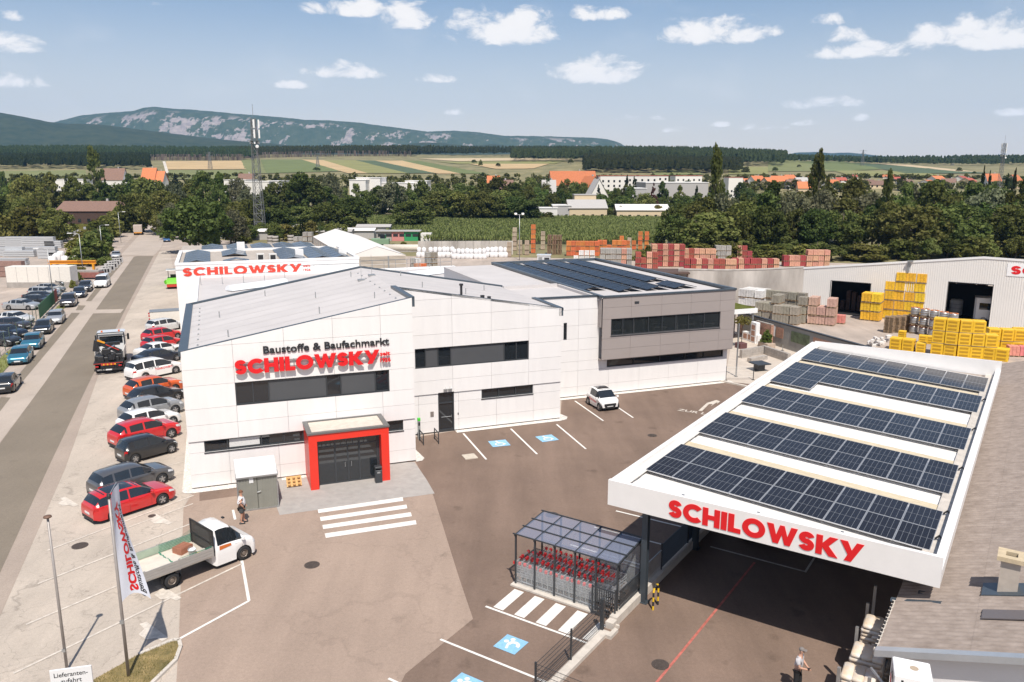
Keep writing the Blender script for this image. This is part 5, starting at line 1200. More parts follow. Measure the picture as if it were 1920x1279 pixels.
def lorry(px, py, heading, label, colbox, colcab, L_=6.5, W_=2.4, H_=2.9, z0=.9):
    q = P(px, py); a_ = radians(heading); t = thing('parked_lorry', label, 'truck', (q[0]+cos(a_)*L_/2, q[1]+sin(a_)*L_/2, .01), a_, 'lorries parked on the far verge')
    MB().bbox(-L_/2,L_/2-1.9,-W_/2,W_/2,z0,H_,.05).build('box_body', colbox, t); MB().prism([(L_/2-1.7,-W_/2+.05),(L_/2-.3,-W_/2+.05),(L_/2,-.9),(L_/2,.9),(L_/2-.3,W_/2-.05),(L_/2-1.7,W_/2-.05)], .6, 2.6).build('cab', colcab, t)
    MB().box(L_/2-.01,L_/2+.02,-.85,.85,1.5,2.3).build('windscreen', M_cglass, t); MB().box(-L_/2,L_/2-.5,-.5,.5,.5,.9).build('chassis', M_under, t)
    for x in (-L_/2+1.2, L_/2-1.0):
        for s_ in (-1,1): lorry_wheel(t, x, s_*(W_/2-.15), s_, .45, .28)
    MB().box(-L_/2-.06,-L_/2,-W_/2+.1,W_/2-.1,.6,.85).build('rear_bumper', M_orst, t)
    return t
lorry(259,441,HL+180,'lorry with beige tarpaulin body parked on the left verge', mat('beige_tarp',(.50,.42,.36),.7,var=.1), PAINT['white'])
lorry(272,419,HL+180,'white boxy van-lorry parked beyond the tarpaulin lorry', PAINT['white'], PAINT['red'], 5, 2.2, 2.6); lorry(266,414,HL+180,'red bodied lorry parked furthest up the road', PAINT['red'], PAINT['white'], 5, 2.2, 2.4)

# ------------------------------------------------------------------ people
M_skin = mat('skin', (.50,.27,.18), .55); M_skin2 = mat('skin_light', (.55,.32,.23), .55)
def skin_obj(name, joints, edges, m, parent, sub=2):
    me = bpy.data.meshes.new(name); me.from_pydata([j[0] for j in joints], edges, []); me.materials.append(m)
    o = link(name, me, parent); md = o.modifiers.new('skin', 'SKIN'); md.use_smooth_shade = True; md.branch_smoothing = .3
    for i, (p, r) in enumerate(joints):
        sv_ = me.skin_vertices[0].data[i]; sv_.radius = r if isinstance(r, tuple) else (r, r); sv_.use_root = (i == 0)
    o.modifiers.new('sub', 'SUBSURF').levels = sub; o.modifiers['sub'].render_levels = sub
    return o
def person(label, loc, rz, shirt, trousers, hair, skin, arms, short=True, cap=None, belly=0., scale=1., lean=0., fat=1.):
    """x forward, y left; one continuous skinned body with clothing on it"""
    t = thing('person', label, 'person', loc, rz); t.scale = (scale,)*3
    J = [((0,0,.95),(.13,.15)),((.02+lean*.3,0,1.12),(.13+belly*.4,.16)),((.01+lean*.7,0,1.32),(.12,.17)),((lean,0,1.47),.075),((.02+lean*1.15,0,1.55),.062)]
    E_ = [(0,1),(1,2),(2,3),(3,4)]
    if fat > 1: J = [(p, tuple(q*(fat if i < 3 else 1.1) for q in (r if isinstance(r, tuple) else (r, r)))) for i, (p, r) in enumerate(J)]
    def addj(p, r, k): J.append((p, r)); E_.append((k, len(J)-1)); return len(J)-1
    hip = {}
    for s_, st in ((1,.07),(-1,-.06)):
        a_ = addj((0,.1*s_,.88),.095,0); k_ = addj((.03+st*.6,.11*s_,.48),.06,a_); n_ = addj((st,.11*s_,.10),.042,k_); addj((st+.15,.12*s_,.045),(.04,.035),n_)
    for s_, (el_, wr) in ((1,arms[0]),(-1,arms[1])):
        a_ = addj((lean*.95,.2*s_,1.40),.062,2); e_ = addj((el_[0]+lean*.6,el_[1]*s_,el_[2]),.045,a_); w_ = addj((wr[0],wr[1]*s_,wr[2]),.034,e_)
        h_ = addj((wr[0]+(wr[0]-el_[0])*.22,(wr[1]+(wr[1]-el_[1])*.22)*s_,wr[2]+(wr[2]-el_[2])*.22),(.038,.022),w_)
        d = Vector((wr[0]-el_[0],(wr[1]-el_[1])*s_,wr[2]-el_[2])).normalized(); hp = Vector(J[h_][0])
        side = d.cross(Vector((0,s_,0))); side = side.normalized() if side.length > .1 else Vector((1,0,0))
        for q_, ln in ((-1.1,.07),(-.4,.085),(.3,.08),(1.0,.065)): k1 = addj(tuple(hp+d*.03+side*.018*q_), .010, h_); addj(tuple(hp+d*(.03+ln)+side*.02*q_+Vector((0,-.015*s_,0))), .008, k1)
        addj(tuple(hp+side*.05+d*.03), .010, h_)
    hx = .03+lean*1.3
    hd_ = addj((hx,0,1.655),(.088,.078),4); addj((hx-.005,0,1.735),(.075,.068),hd_)
    skin_obj('body', J, E_, skin, t)
    b = MB(); b.ball((hx-.012,0,1.70), (.10,.087,.088), 12, 7, 0, .03, random.Random(2)); o = b.build('hair' if not cap else 'cap', cap or hair, t, True)
    if cap: MB().bbox(hx+.05,hx+.17,-.07,.07,1.70,1.715,.01).build('cap_peak', cap, t)
    for s_ in (-1,1): MB().ball((hx,.086*s_,1.65), (.02,.012,.03), 6, 4).build('ear', skin, t, True); MB().ball((hx+.08,.032*s_,1.668), .012, 6, 4).build('eye', M_black, t)
    MB().add([(hx+.078,-.012,1.635),(hx+.078,.012,1.635),(hx+.112,0,1.628),(hx+.083,0,1.668)], [(0,1,2),(0,2,3),(1,3,2)]).build('nose', skin, t)
    MB().box(hx+.082,hx+.09,-.022,.022,1.605,1.612).build('mouth', mat('lips',(.35,.12,.1),.5), t)
    S = [((0,0,.93),(.145,.17)),((.02+lean*.3,0,1.12),(.148+belly*.45,.178)),((.01+lean*.7,0,1.33),(.135,.185)),((lean,0,1.45),.09)]; SE = [(0,1),(1,2),(2,3)]
    for s_, (el_, wr) in ((1,arms[0]),(-1,arms[1])):
        S.append(((lean*.95,.2*s_,1.40),.085)); SE.append((2,len(S)-1)); u_ = Vector((lean*.95,.2,1.40)).lerp(Vector((el_[0],el_[1],el_[2])), .75); S.append(((u_.x,u_.y*s_,u_.z),.075)); SE.append((len(S)-2,len(S)-1))
    if fat > 1: S = [(p, tuple(q*fat for q in (r if isinstance(r, tuple) else (r, r)))) for p, r in S]
    skin_obj('shirt', S, SE, shirt, t)
    T = [((0,0,.97),(.14,.165))]; TE = []
    for s_, st in ((1,.07),(-1,-.06)):
        T.append(((0,.1*s_,.87),.115)); TE.append((0,len(T)-1)); T.append(((.03+st*.6,.11*s_,.50 if not short else .56),.088)); TE.append((len(T)-2,len(T)-1))
        if not short: T.append(((st,.11*s_,.10),.065)); TE.append((len(T)-2,len(T)-1))
    if fat > 1: T = [(p, tuple(q*fat*.97 for q in (r if isinstance(r, tuple) else (r, r)))) for p, r in T]
    skin_obj('shorts' if short else 'trousers', T, TE, trousers, t)
    for s_, st in ((1,.07),(-1,-.06)): MB().bbox(st-.09,st+.2,.115*s_-.05,.115*s_+.05,0,.085,.025).build('shoe', M_black, t)
    return t
q = P(455,981)
person('stout man in white t-shirt and dark shorts standing by the grey shed', (q[0],q[1],.014), radians(15), mat('white_cotton',(.78,.78,.79),.9), mat('dark_shorts',(.07,.075,.075),.9), mat('ginger_hair',(.16,.075,.04),.8), M_skin, (((.02,.30,1.13),(.16,.20,.95)),((.0,.29,1.12),(.12,.24,.93))), True, belly=.2, scale=1.03, fat=1.42)
q = P(1499,1215,1.74); 
PM = person('man in grey t-shirt, cap and black trousers looking at his hands in the foreground', (q[0],q[1],.014), radians(-35), mat('grey_cotton',(.50,.49,.51),.9), mat('black_trousers',(.02,.02,.022),.9), M_black, M_skin2, (((.08,.25,1.13),(.30,.08,1.06)),((.08,.25,1.13),(.31,.07,1.04))), False, cap=mat('grey_cap',(.20,.18,.17),.9), lean=.05)
pb = thing('phone', 'small dark phone in the hands of the man in the grey t-shirt', 'phone', (q[0]+.37*cos(radians(-35)), q[1]+.37*sin(radians(-35)), 1.07), radians(-35)); MB().bbox(-.04,.04,-.07,.07,0,.012,.004).build('phone_body', M_black, pb)

# ------------------------------------------------------------------ flag poles, banner, signboard, verge
M_pole = mat('grey_flagpole', (.34,.31,.29), .5, .3, var=.08)
f1 = P(126,1257); h1 = ZA(94.3,969.6,f1); f2 = P(241.6,1270.5); h2 = ZA(197,930,f2)
F1 = thing('bare_flagpole', 'bare grey flagpole with brown cap at the left verge', 'flagpole', f1); MB().tube((0,0,0),(0,0,h1),.055,10,0,.04).build('pole', M_pole, F1, True); MB().lathe([(0,h1+.08),(.13,h1+.06),(.14,h1+.01),(.05,h1)], 0, 0, 12).build('pole_cap', mat('rusty_cap',(.16,.09,.06),.6), F1, True); MB().box(-.06,.06,-.09,-.04,.8,.9).build('cleat', M_galv, F1)
F2 = thing('banner_flagpole', 'grey flagpole carrying the white banner on the grass verge', 'flagpole', f2); MB().tube((0,0,0),(0,0,h2),.06,10,0,.045).build('pole', M_pole, F2, True); MB().lathe([(0,h2+.06),(.07,h2+.04),(.07,h2-.1)], 0, 0, 10).build('pole_cap', M_trim, F2, True)
top_p = P(219,903,h2+.05); dirA = atan2(top_p[1]-f2[1], top_p[0]-f2[0]); wF = 1.08; hF = 4.0
MB().tube((0,0,h2-.02),(wF*cos(dirA),wF*sin(dirA),h2+.06),.018,6).build('banner_arm', M_galv, F2); MB().box(-.07,.07,-.09,-.03,2.2,2.32).build('cleat', M_galv, F2)
FL = thing('banner_flag', 'white hanging banner with red and black lettering on the flagpole', 'flag', f2)
def flagpt(a, t, off=0.):                               # a across (0 pole .. 1), t down (0 .. 1)
    d = dirA-(radians(46))*sstep(.15,1,t); w_ = wF*a*(1-.0*t)
    wav = .10*sin(2.2*t*pi+a*2.4)*a*(.4+.6*t)+.05*sin(7*t+5*a)*a
    x = .06+w_*cos(d)*(1-.10*sin(pi*t))-wav*sin(d)+off*sin(d); y = w_*sin(d)*(1-.10*sin(pi*t))+wav*cos(d)-off*cos(d)
    z = h2-.05+.09*a-hF*t-(.55*a**2*t)*.9+.16*sin(pi*a)*t
    return (x, y, z)
b = MB(); na, nt_ = 14, 40
for i in range(nt_+1):
    for j in range(na+1): b.v.append(flagpt(j/na, i/nt_))
for i in range(nt_):
    for j in range(na): k = i*(na+1)+j; b.f.append((k,k+1,k+na+2,k+na+1)); b.mi.append(0)
M_cloth = mat('white_banner_cloth', (.72,.74,.80), .85)
M_cloth.node_tree.nodes['Principled BSDF'].inputs['Transmission Weight'].default_value = 0
b.build('banner_cloth', M_cloth, FL, True)
def on_flag(src, name, m, a0, a1, t0_, t1_):
    me = src.copy(); me.materials.clear(); me.materials.append(m)
    xs = [v.co.x for v in me.vertices]; ys = [v.co.y for v in me.vertices]; x0, x1, y0, y1 = min(xs), max(xs), min(ys), max(ys)
    import bmesh as _b
    bm = _b.new(); bm.from_mesh(me); _b.ops.triangulate(bm, faces=bm.faces)
    for k in range(3): _b.ops.subdivide_edges(bm, edges=[e for e in bm.edges if e.calc_length() > .12*(x1-x0)/8], cuts=1)
    bm.to_mesh(me); bm.free()
    for v in me.vertices:
        u_ = (v.co.x-x0)/(x1-x0); w_ = (v.co.y-y0)/(y1-y0)
        v.co = flagpt(a0+(a1-a0)*w_, t1_+(t0_-t1_)*u_, .008)
    return link(name, me, FL)
on_flag(text_mesh('SCHILOWSKY', .045), 'banner_lettering', M_signred, .34, .66, .12, .97); on_flag(text_mesh('Baustoffe & Baufachmarkt', .02), 'banner_lettering', M_black, .70, .90, .16, .97)
q = P(132,1252,2.3)
SB = thing('notice_board', 'white delivery entrance notice board with dark lettering in the foreground', 'sign', (q[0],q[1],0), radians(14))
MB().bbox(-.62,.62,-.03,.03,1.2,2.3,.01).build('board', mat('light_grey_board',(.66,.66,.66),.5), SB)
for x in (-.5,.5): MB().tube((x,.06,0),(x,.06,2.25),.03).build('post', M_galv, SB)
text('board_lettering', 'Lieferanten-', M_black, SB, (-.5,-.035,2.02), (pi/2,0,0), .16, 1.0, bold=.01); text('board_lettering', 'zufahrt', M_black, SB, (-.32,-.035,1.78), (pi/2,0,0), .17, .62, bold=.01)
# grass verge with kerb
vp = [(150,1300),(173,1279),(260,1230),(325,1203),(336,1203),(339,1215),(330,1240),(284,1285),(270,1330),(150,1340)]
M_grass = mat('dry_lawn', (.14,.125,.045), .95, var=.3, scale=1.5, col2=(.26,.19,.085), coord='World', detail=8)
struct(MB().prism([P(*p)[:2] for p in vp], 0, .07).build('grass_verge', M_grass), 'structure')
pts = [P(*p) for p in vp[2:8]]
b = MB()
for a_, c_ in zip(pts, pts[1:]):
    a_, c_ = Vector(a_), Vector(c_); d = (c_-a_); n = Vector((-d.y,d.x,0)).normalized()*.07; b.prism([(a_-n)[:2],(c_-n)[:2],(c_+n)[:2],(a_+n)[:2]], 0, .11)
struct(b.build('verge_kerb', M_kerb))
rs = random.Random(8); b = MB(); P2 = [P(*p) for p in vp]
def inside(x, y, pl):
    c = False; j = len(pl)-1
    for i in range(len(pl)):
        if (pl[i][1] > y) != (pl[j][1] > y) and x < (pl[j][0]-pl[i][0])*(y-pl[i][1])/(pl[j][1]-pl[i][1])+pl[i][0]: c = not c
        j = i
    return c
xs = [p[0] for p in P2]; ys_ = [p[1] for p in P2]
for i in range(5200):
    x, y = rs.uniform(min(xs),max(xs)), rs.uniform(min(ys_),max(ys_))
    if not inside(x, y, P2): continue
    a_ = rs.uniform(0,pi); w_ = .012; h_ = rs.uniform(.04,.11); l_ = rs.uniform(-.04,.04)
    b.add([(x-w_*cos(a_),y-w_*sin(a_),.06),(x+w_*cos(a_),y+w_*sin(a_),.06),(x+l_,y+l_*.6,.07+h_)], [(0,1,2)])
struct(b.build('grass_blades', mat('grass_blade',(.17,.16,.05),.9,var=.3,scale=2,col2=(.30,.24,.10),coord='World')), 'stuff')

# ------------------------------------------------------------------ small things in front of the building
SHD = thing('material_shed', 'grey steel storage shed with white ribbed roof in front of the wall', 'shed', BW(2.43,-4.36), UA)
M_shed = mat('grey_green_steel', (.27,.27,.235), .5, .2, var=.05, scale=2)
MB().box(0,2.07,.03,2.6,.06,1.94).build('wall', M_shed, SHD)
for i in range(14):
    if i in (7,): continue
    MB().box(.06+i*.145,.12+i*.145,0,.03,.1,1.92).build('wall_rib', M_shed, SHD)
for i in range(16): MB().box(2.07,2.1,.1+i*.155,.17+i*.155,.1,1.92).build('wall_rib', M_shed, SHD)
MB().box(0,2.07,-.01,.04,.02,.1).build('door_sill', M_galv, SHD); MB().box(1.02,1.035,-.012,.03,.1,1.92).build('door_gap', M_black, SHD)
MB().tube((1.0,-.05,1.05),(1.2,-.05,1.1),.02).tube((1.02,-.05,1.06),(1.02,.02,1.06),.02).build('door_handle', M_galv, SHD)
for x in (0,2.07): MB().box(x-.03,x+.03,-.015,.03,.02,1.95).build('corner_post', M_galv, SHD)
b = MB()
for i in range(49):
    y = -.08+2.78*i/48; h_ = .03 if i % 4 in (0,1) else 0
    for x in (-.06,2.13): b.v.append((x, y, 1.97+.11*(y+.08)/2.78+h_))
for i in range(48): b.f.append((2*i,2*i+1,2*i+3,2*i+2)); b.mi.append(0)
b.build('roof_sheet', mat('white_steel_roof',(.68,.67,.66),.4,.2), SHD)
b = MB(); b.box(-.07,2.14,-.1,-.06,1.92,2.0); b.box(-.07,-.03,-.06,2.7,1.93,2.02); b.box(2.1,2.14,-.06,2.7,1.93,2.02); b.build('roof_edge', M_galv, SHD)
MB().box(.62,.84,-.004,.0,1.6,1.88).build('paper_notice', M_plate, SHD)
PL = thing('pressed_pallet', 'tan pressed-wood pallet lying against the wall beside the shed', 'pallet', BW(5.18,-1.9), UA)
M_tan = mat('pressed_wood', (.58,.36,.15), .9, var=.1, scale=9); b = MB(); b.obox((.42,.33,.32),(.86,.05,.62),0,0,radians(-38)); b.build('deck', M_tan, PL)
for i in range(3):
    for j in range(3): b = MB(); M_ = Matrix.Translation((.14+i*.28,.26,.32)) @ Matrix.Rotation(radians(-38),4,'X'); b.add([M_ @ Vector((x_*s_,-.02-.06*k,(z_)*s_+(-.2+j*.2))) for k, s_ in ((0,1),(1,.7)) for x_, z_ in ((-.075,-.05),(.075,-.05),(.075,.05),(-.075,.05))], [(0,1,5,4),(1,2,6,5),(2,3,7,6),(3,0,4,7)]+([(4,5,6,7)])); b.build('foot_cup', mat('pallet_cup',(.40,.22,.08),.9), PL)
BN = thing('litter_bin', 'tall dark litter bin with ashtray beside the red portal', 'bin', BW(10.17,-2.85), UA); MB().bbox(0,.42,0,.4,.02,.8,.02).build('bin_body', M_anth, BN); MB().bbox(0,.42,0,.4,.92,1.02,.02).build('bin_lid', M_anth, BN)
for x in (.02,.38): MB().box(x-.02,x+.02,.05,.35,.8,.92).build('lid_post', M_anth, BN)
MB().box(.12,.3,-.006,.004,.62,.72).build('bin_plate', M_galv, BN)
for k, (pa, pb_) in enumerate(((cb(143,675),cb(182,720)),(cb(293,660),cb(333,708)))):
    p, q_ = P(*pa), P(*pb_); d = Vector(q_)-Vector(p); t = thing('cycle_stand', ('anthracite cycle stand next to the green-topped post','anthracite cycle stand nearer the glass side door')[k], 'bike rack', p, atan2(d.y,d.x), 'cycle stands'); l = d.length
    b = MB(); b.box(-.03,.03,-.03,.03,0,.82); b.box(l-.03,l+.03,-.03,.03,0,.82); b.build('upright', M_anth, t); MB().box(.03,l-.03,-.028,.028,.76,.82).build('top_bar', M_anth, t); MB().box(.03,l-.03,-.02,.02,.3,.34).build('cross_bar', M_anth, t)
q = P(*cb(140,660)); EV = thing('charging_post', 'slim grey charging post with bright green top by the corner', 'post', q, UA); MB().bbox(-.09,.09,-.07,.07,0,1.35,.02).build('post_body', mat('grey_post',(.30,.31,.30),.5), EV); MB().bbox(-.10,.10,-.08,.08,1.35,1.55,.02).build('post_top', mat('bright_green',(.08,.60,.05),.4), EV); MB().box(-.06,.06,-.075,-.07,1.0,1.25).build('display', M_black, EV)
# ------------------------------------------------------------------ older hall with painted name, link roof and white tent hall
M_hallw = mat('white_hall_cladding', (.80,.79,.775), .5, var=.02, scale=.6)
HB = thing('older_hall', 'white flat-roofed older hall with orange-red name across its front', 'building', BW(0,0), UA)
MB().box(-2.1,18.9,51.4,68,0,7.72).build('wall', M_hallw, HB); MB().box(-2.12,18.92,51.36,51.4,7.2,7.24).build('wall_joint', M_galv, HB)
for x in (2.8,8.1,13.4): MB().box(x-.012,x+.012,51.385,51.4,0,7.2).build('wall_joint', M_galv, HB)
for (a, c_, d, e) in ((-2.15,18.95,51.35,51.75),(-2.15,18.95,67.6,68.05),(-2.15,-1.75,51.75,67.6),(18.5,18.95,51.75,67.6)): MB().box(a,c_,d,e,7.72,8.0).build('parapet', M_hallw, HB)
MB().box(-1.75,18.5,51.75,67.6,7.6,7.74).build('roof', mat('gravel_roof',(.42,.37,.32),.95,var=.15,scale=2), HB)
word('SCHILOWSKY', -1.35, 11.95, 6.42, 7.42, 51.38, .02, M_signred2, HB, gap=.1)
text('sign_letters', 'seit', M_signred2, HB, (12.15,51.37,7.0), (pi/2,0,0), .28, .85, bold=.02); text('sign_letters', '1926', M_signred2, HB, (12.15,51.37,6.5), (pi/2,0,0), .28, .85, bold=.02)
M_pvl = mat('blue_grey_solar', (.06,.075,.10), .2, spec=.3, obvar=.15)
def pvtent(parent, x, y, z, w=1.5, l=1.6):
    for s_ in (-1,1):
        b = MB(); b.add([(x,y,z+.42),(x+s_*w,y,z+.12),(x+s_*w,y+l,z+.12),(x,y+l,z+.42),(x,y,z+.38),(x+s_*w,y,z+.08),(x+s_*w,y+l,z+.08),(x,y+l,z+.38)], [(0,1,2,3) if s_ > 0 else (3,2,1,0),(4,5,1,0),(5,6,2,1),(6,7,3,2),(7,4,0,3),(7,6,5,4)]); b.build('solar_panel', M_pvl, parent)
for x in (.2,4.6,11.2,14.6,17.0):
    for k in range(6):
        if x == 4.6 and k in (1,2): continue
        pvtent(HB, x, 52.4+k*2.4, 7.74, 1.1 if x > 16 else 1.5, 2.2)
for (x, y) in ((7.4,53.5),(8.8,53.0)): 
    u_ = MB().bbox(x-.45,x+.45,y-.35,y+.35,7.74,8.6,.03).build('roof_unit', mat('pale_unit',(.6,.58,.55),.5), HB); MB().box(x-.3,x+.3,y-.365,y-.35,7.9,8.45).build('unit_grille', M_trim, u_)
for (x, y, h) in ((5.6,66,1.3),(12.3,57,.9),(17.8,57.5,.8)): MB().box(x-.5,x+.5,y-.4,y+.4,7.7,7.74+h).build('roof_duct', M_hallw, HB)
H2 = thing('rear_flat_hall', 'low flat hall with rows of solar panels behind the older hall', 'building', BW(0,0), UA)
MB().box(-2.3,17,68.3,86,0,7.0).build('wall', mat('grey_hall_wall',(.46,.42,.39),.7,var=.05), H2); MB().box(-2.3,17,68.3,86,7.0,7.12).build('roof', MATS['gravel_roof'], H2)
for x in (2.0,5.5,9.0,12.3,15.2):
    for k in range(4): pvtent(H2, x, 71+k*3.2, 7.12, 1.5, 2.9)
LK = thing('link_building', 'low flat link building with rooflights between the office and the older hall', 'building', BW(0,0), UA)
MB().box(.15,31,17.95,51.3,0,6.1).build('wall', M_hallw, LK); MB().box(.4,30.8,18.1,51.1,6.1,6.22).build('roof', M_roofm, LK)
for (a, c_, d, e) in ((.15,.4,17.95,51.3),(.4,30.8,51.1,51.3),(30.8,31.0,17.95,51.3)): MB().box(a,c_,d,e,6.1,6.45).build('parapet', M_hallw, LK)
def rooflight(p, q_, w=1.2):
    p, q_ = Vector(p), Vector(q_); d = (q_-p); n = 6; nn = Vector((-d.y,d.x,0)).normalized(); b = MB()
    for i in range(n+1):
        a_ = pi*i/n
        for e in (p, q_): b.v.append(tuple(e+nn*(w/2*cos(a_))+Vector((0,0,.55*sin(a_)+.1))))
    for i in range(n): b.f.append((2*i,2*i+1,2*i+3,2*i+2)); b.mi.append(0)
    b.f += [tuple(range(0,2*n+2,2)), tuple(range(1,2*n+2,2))[::-1]]; b.mi += [0,0]
    b.build('rooflight', mat('white_rooflight',(.78,.80,.82),.3), LK)
rooflight((3.3,38.5,6.2),(9.2,42.4,6.2)); rooflight((23.2,43.5,6.2),(29.5,46.5,6.2),1.5); rooflight((28.2,36,6.2),(30.2,37,6.2),1.0)
b = MB()
for i in range(9): b.tube((19+i*1.45,50.9,6.45),(19+i*1.45,50.9,7.5),.03,5)
for z in (7.0,7.5): b.tube((19,50.9,z),(30.6,50.9,z),.03,5)
b.build('roof_railing', M_galv, LK)
b = MB()
for i in range(5): b.tube((.6+i*2.2,44.5,6.25),(.6+i*2.2,44.5,7.3),.03,5)
b.tube((.6,44.5,7.3),(9.4,44.5,7.3),.03,5); b.build('roof_railing', M_galv, LK)
TN = thing('tent_hall', 'white tarpaulin gable-roofed tent hall behind the older hall', 'building', BW(0,0), UA)
M_tarp = mat('cream_tarpaulin', (.78,.74,.69), .55, var=.025, scale=.5); M_ribw = mat('cream_ribbed_sheet', (.66,.58,.48), .6)
b = MB(); b.add([(22.8,86,4.5),(27.8,86,6.1),(27.8,133,6.1),(22.8,133,4.5)], [(0,1,2,3)]); b.build('roof_slope', M_tarp, TN); b = MB(); b.add([(27.8,86,6.1),(32.8,86,4.5),(32.8,133,4.5),(27.8,133,6.1)], [(0,1,2,3)]); b.build('roof_slope', M_tarp, TN)
b = MB(); b.xz([(22.85,4.45),(32.75,4.45),(27.8,6.05)], 86.02, 86.1); b.build('gable', M_tarp, TN); b = MB(); b.xz([(22.85,0),(32.75,0),(32.75,4.45),(27.8,6.05),(22.85,4.45)], 132.8, 132.9); b.build('gable', M_tarp, TN)
for s_, x in ((0,22.85),(1,32.7)): MB().box(x,x+.05,86,133,0,4.45).build('side_wall', M_ribw, TN)
for i in range(22): MB().box(22.9,32.7,86.0,86.06,.1+i*.2,.22+i*.2).build('wall_rib', M_ribw, TN)
MB().box(29.6,29.85,85.95,86.08,0,4.4).build('frame_post', M_galv, TN)
for i in range(12): MB().box(22.7,22.85,86.5+i*4.1,86.7+i*4.1,3.5,4.4).build('eave_bracket', M_galv, TN)
for k in range(3): 
    o = MB().bbox(-.5,.5,-.5,.5,0,1.15,.03).build('yellow_crate', mat('yellow_plastic',(.72,.45,.03),.5,var=.08), None, False, BW(19.9,52.6,k*1.2), UA); tag(o, f'yellow crate in the tower beside the older hall, {("lowest","middle","topmost")[k]}', 'crate', 'yellow crate tower')
    for j in range(3): MB().box(-.4,.4,-.51,-.495,.15+j*.33,.35+j*.33).build('slot_shade', mat('ochre_slot_shade',(.34,.19,.01),.7), o)  # darker ochre strips stand for the shade inside the slots

# ------------------------------------------------------------------ warehouse on the right, yard walls
WH = thing('warehouse', 'long white ribbed warehouse with dark open gates on the right of the yard', 'building', (44.73,101.52,0), radians(-36))
M_ribcl = mat('white_ribbed_cladding', (.76,.73,.69), .5, var=.02, scale=.4)
zw = lambda x: 5.75+(8.4-5.75)*(x+7.2)/20.5 if x < 13.3 else 8.4-(x-13.3)*.02
gates = [(-3.6,1.2,0,4.3),(10.0,14.6,0,5.2)]
xe = [-7.2+i*.5 for i in range(0, 120)]
for i, x in enumerate(xe):                                       # cladding sheets 2.5 m wide with ribs
    if i % 5: continue
    R = [(x, x+2.5, 0, 10)]
    for h in gates: R = minus(R, h)
    b = MB()
    for (a0,a1,b0,b1) in R:
        pl = clip([(a0,b0),(a1,b0),(a1,b1),(a0,b1)], lambda q, z: zw(q)-z)
        if len(pl) > 2: b.xz(pl, 0, .05)
    for k in range(10):
        xr2 = x+.1+k*.25; z0_ = 0
        for g0, g1, _, gz in gates:
            if g0 < xr2 < g1: z0_ = gz
        b.box(xr2,xr2+.06,-.03,0,z0_,zw(xr2)-.05)
    b.build('wall_sheet', M_ribcl, WH)
MB().xz([(-7.3,5.6),(13.3,8.25),(53,7.5),(53,7.62),(13.3,8.5),(-7.3,5.85)], -.08, .02).build('verge_trim', M_hallw, WH)
b = MB(); b.add([(-7.2,.05,5.7),(13.3,.05,8.35),(13.3,20,5.2),(-7.2,20,3.2),(53,.05,7.5),(53,20,4.6)], [(0,1,2,3),(1,4,5,2)]); b.build('roof', M_roofm, WH)
MB().box(-7.2,-7.15,.05,20,0,3.2).build('side_wall', M_concrete, WH)
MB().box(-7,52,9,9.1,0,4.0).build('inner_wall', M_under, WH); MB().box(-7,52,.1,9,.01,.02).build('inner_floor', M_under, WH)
for g0, g1, _, gz in gates:
    b = MB(); b.box(g0-.08,g0,-.03,.2,0,gz); b.box(g1,g1+.08,-.03,.2,0,gz); b.box(g0-.08,g1+.08,-.03,.2,gz,gz+.08); b.build('gate_frame', M_trim, WH)
MB().box(5.3,5.55,-.2,0,6.2,7.5).build('wall_light', M_galv, WH); MB().box(5.3,5.9,-.5,-.15,7.4,7.55).build('wall_light_head', M_galv, WH)
MB().box(15.8,30,-.06,-.035,6.4,7.9).build('name_board', M_signw, WH); word('SCHILOWSKY', 16.2, 29.4, 6.62, 7.62, -.06, .02, M_signred, WH, gap=.08)
rs = random.Random(21)
M_dkw = mat('dark_shelf_goods', (.10,.06,.045), .8, var=.4, scale=3)
for k in range(6): MB().box(-3.2+k*.7,-2.7+k*.7,4,5,0,rs.uniform(.8,3.4)).build('stored_goods', M_dkw, WH)
CWL = thing('concrete_yard_wall', 'tall concrete wall, stains and shadow mottling painted on, joining the warehouse corner', 'wall', (0,0,0))
pA, pB = (38.9,105.9), (22.5,107.5); d = Vector((pB[0]-pA[0],pB[1]-pA[1],0)); nrm = Vector((-d.y,d.x,0)).normalized()*.15
b = MB(); n = 10; 
for i in range(n+1):
    t = i/n; x, y = pA[0]+d.x*t, pA[1]+d.y*t; z = 5.75-.45*t-.25*sin(pi*t)
    b.v += [(x+nrm.x,y+nrm.y,0),(x-nrm.x,y-nrm.y,0),(x-nrm.x,y-nrm.y,z),(x+nrm.x,y+nrm.y,z)]
for i in range(n):
    o_ = 4*i
    for k in range(4): b.f.append((o_+k,o_+(k+1)%4,o_+4+(k+1)%4,o_+4+k)); b.mi.append(0)
b.f += [(0,3,2,1),(4*n,4*n+1,4*n+2,4*n+3)]; b.mi += [0,0]; b.build('wall_slab', mat('stained_shaded_concrete',(.40,.355,.315),.9,var=.3,scale=.35,stretch=(1,1,.25),col2=(.47,.43,.39),coord='World',detail=8), CWL)  # streaky tone holds both dirt and the wall's shadow texture
b = MB()
for i in range(n): 
    t, t2 = i/n, (i+1)/n; z = lambda q: 5.75-.45*q-.25*sin(pi*q)
    b.tube((pA[0]+d.x*t,pA[1]+d.y*t,z(t)+.05),(pA[0]+d.x*t2,pA[1]+d.y*t2,z(t2)+.05),.2,6)
b.build('wall_cap', M_concrete, CWL)
BS = thing('brown_shelter', 'brown flat-roofed open shelter with timber inside at the wall end', 'shelter', (20.3,108.2,0), radians(-4))
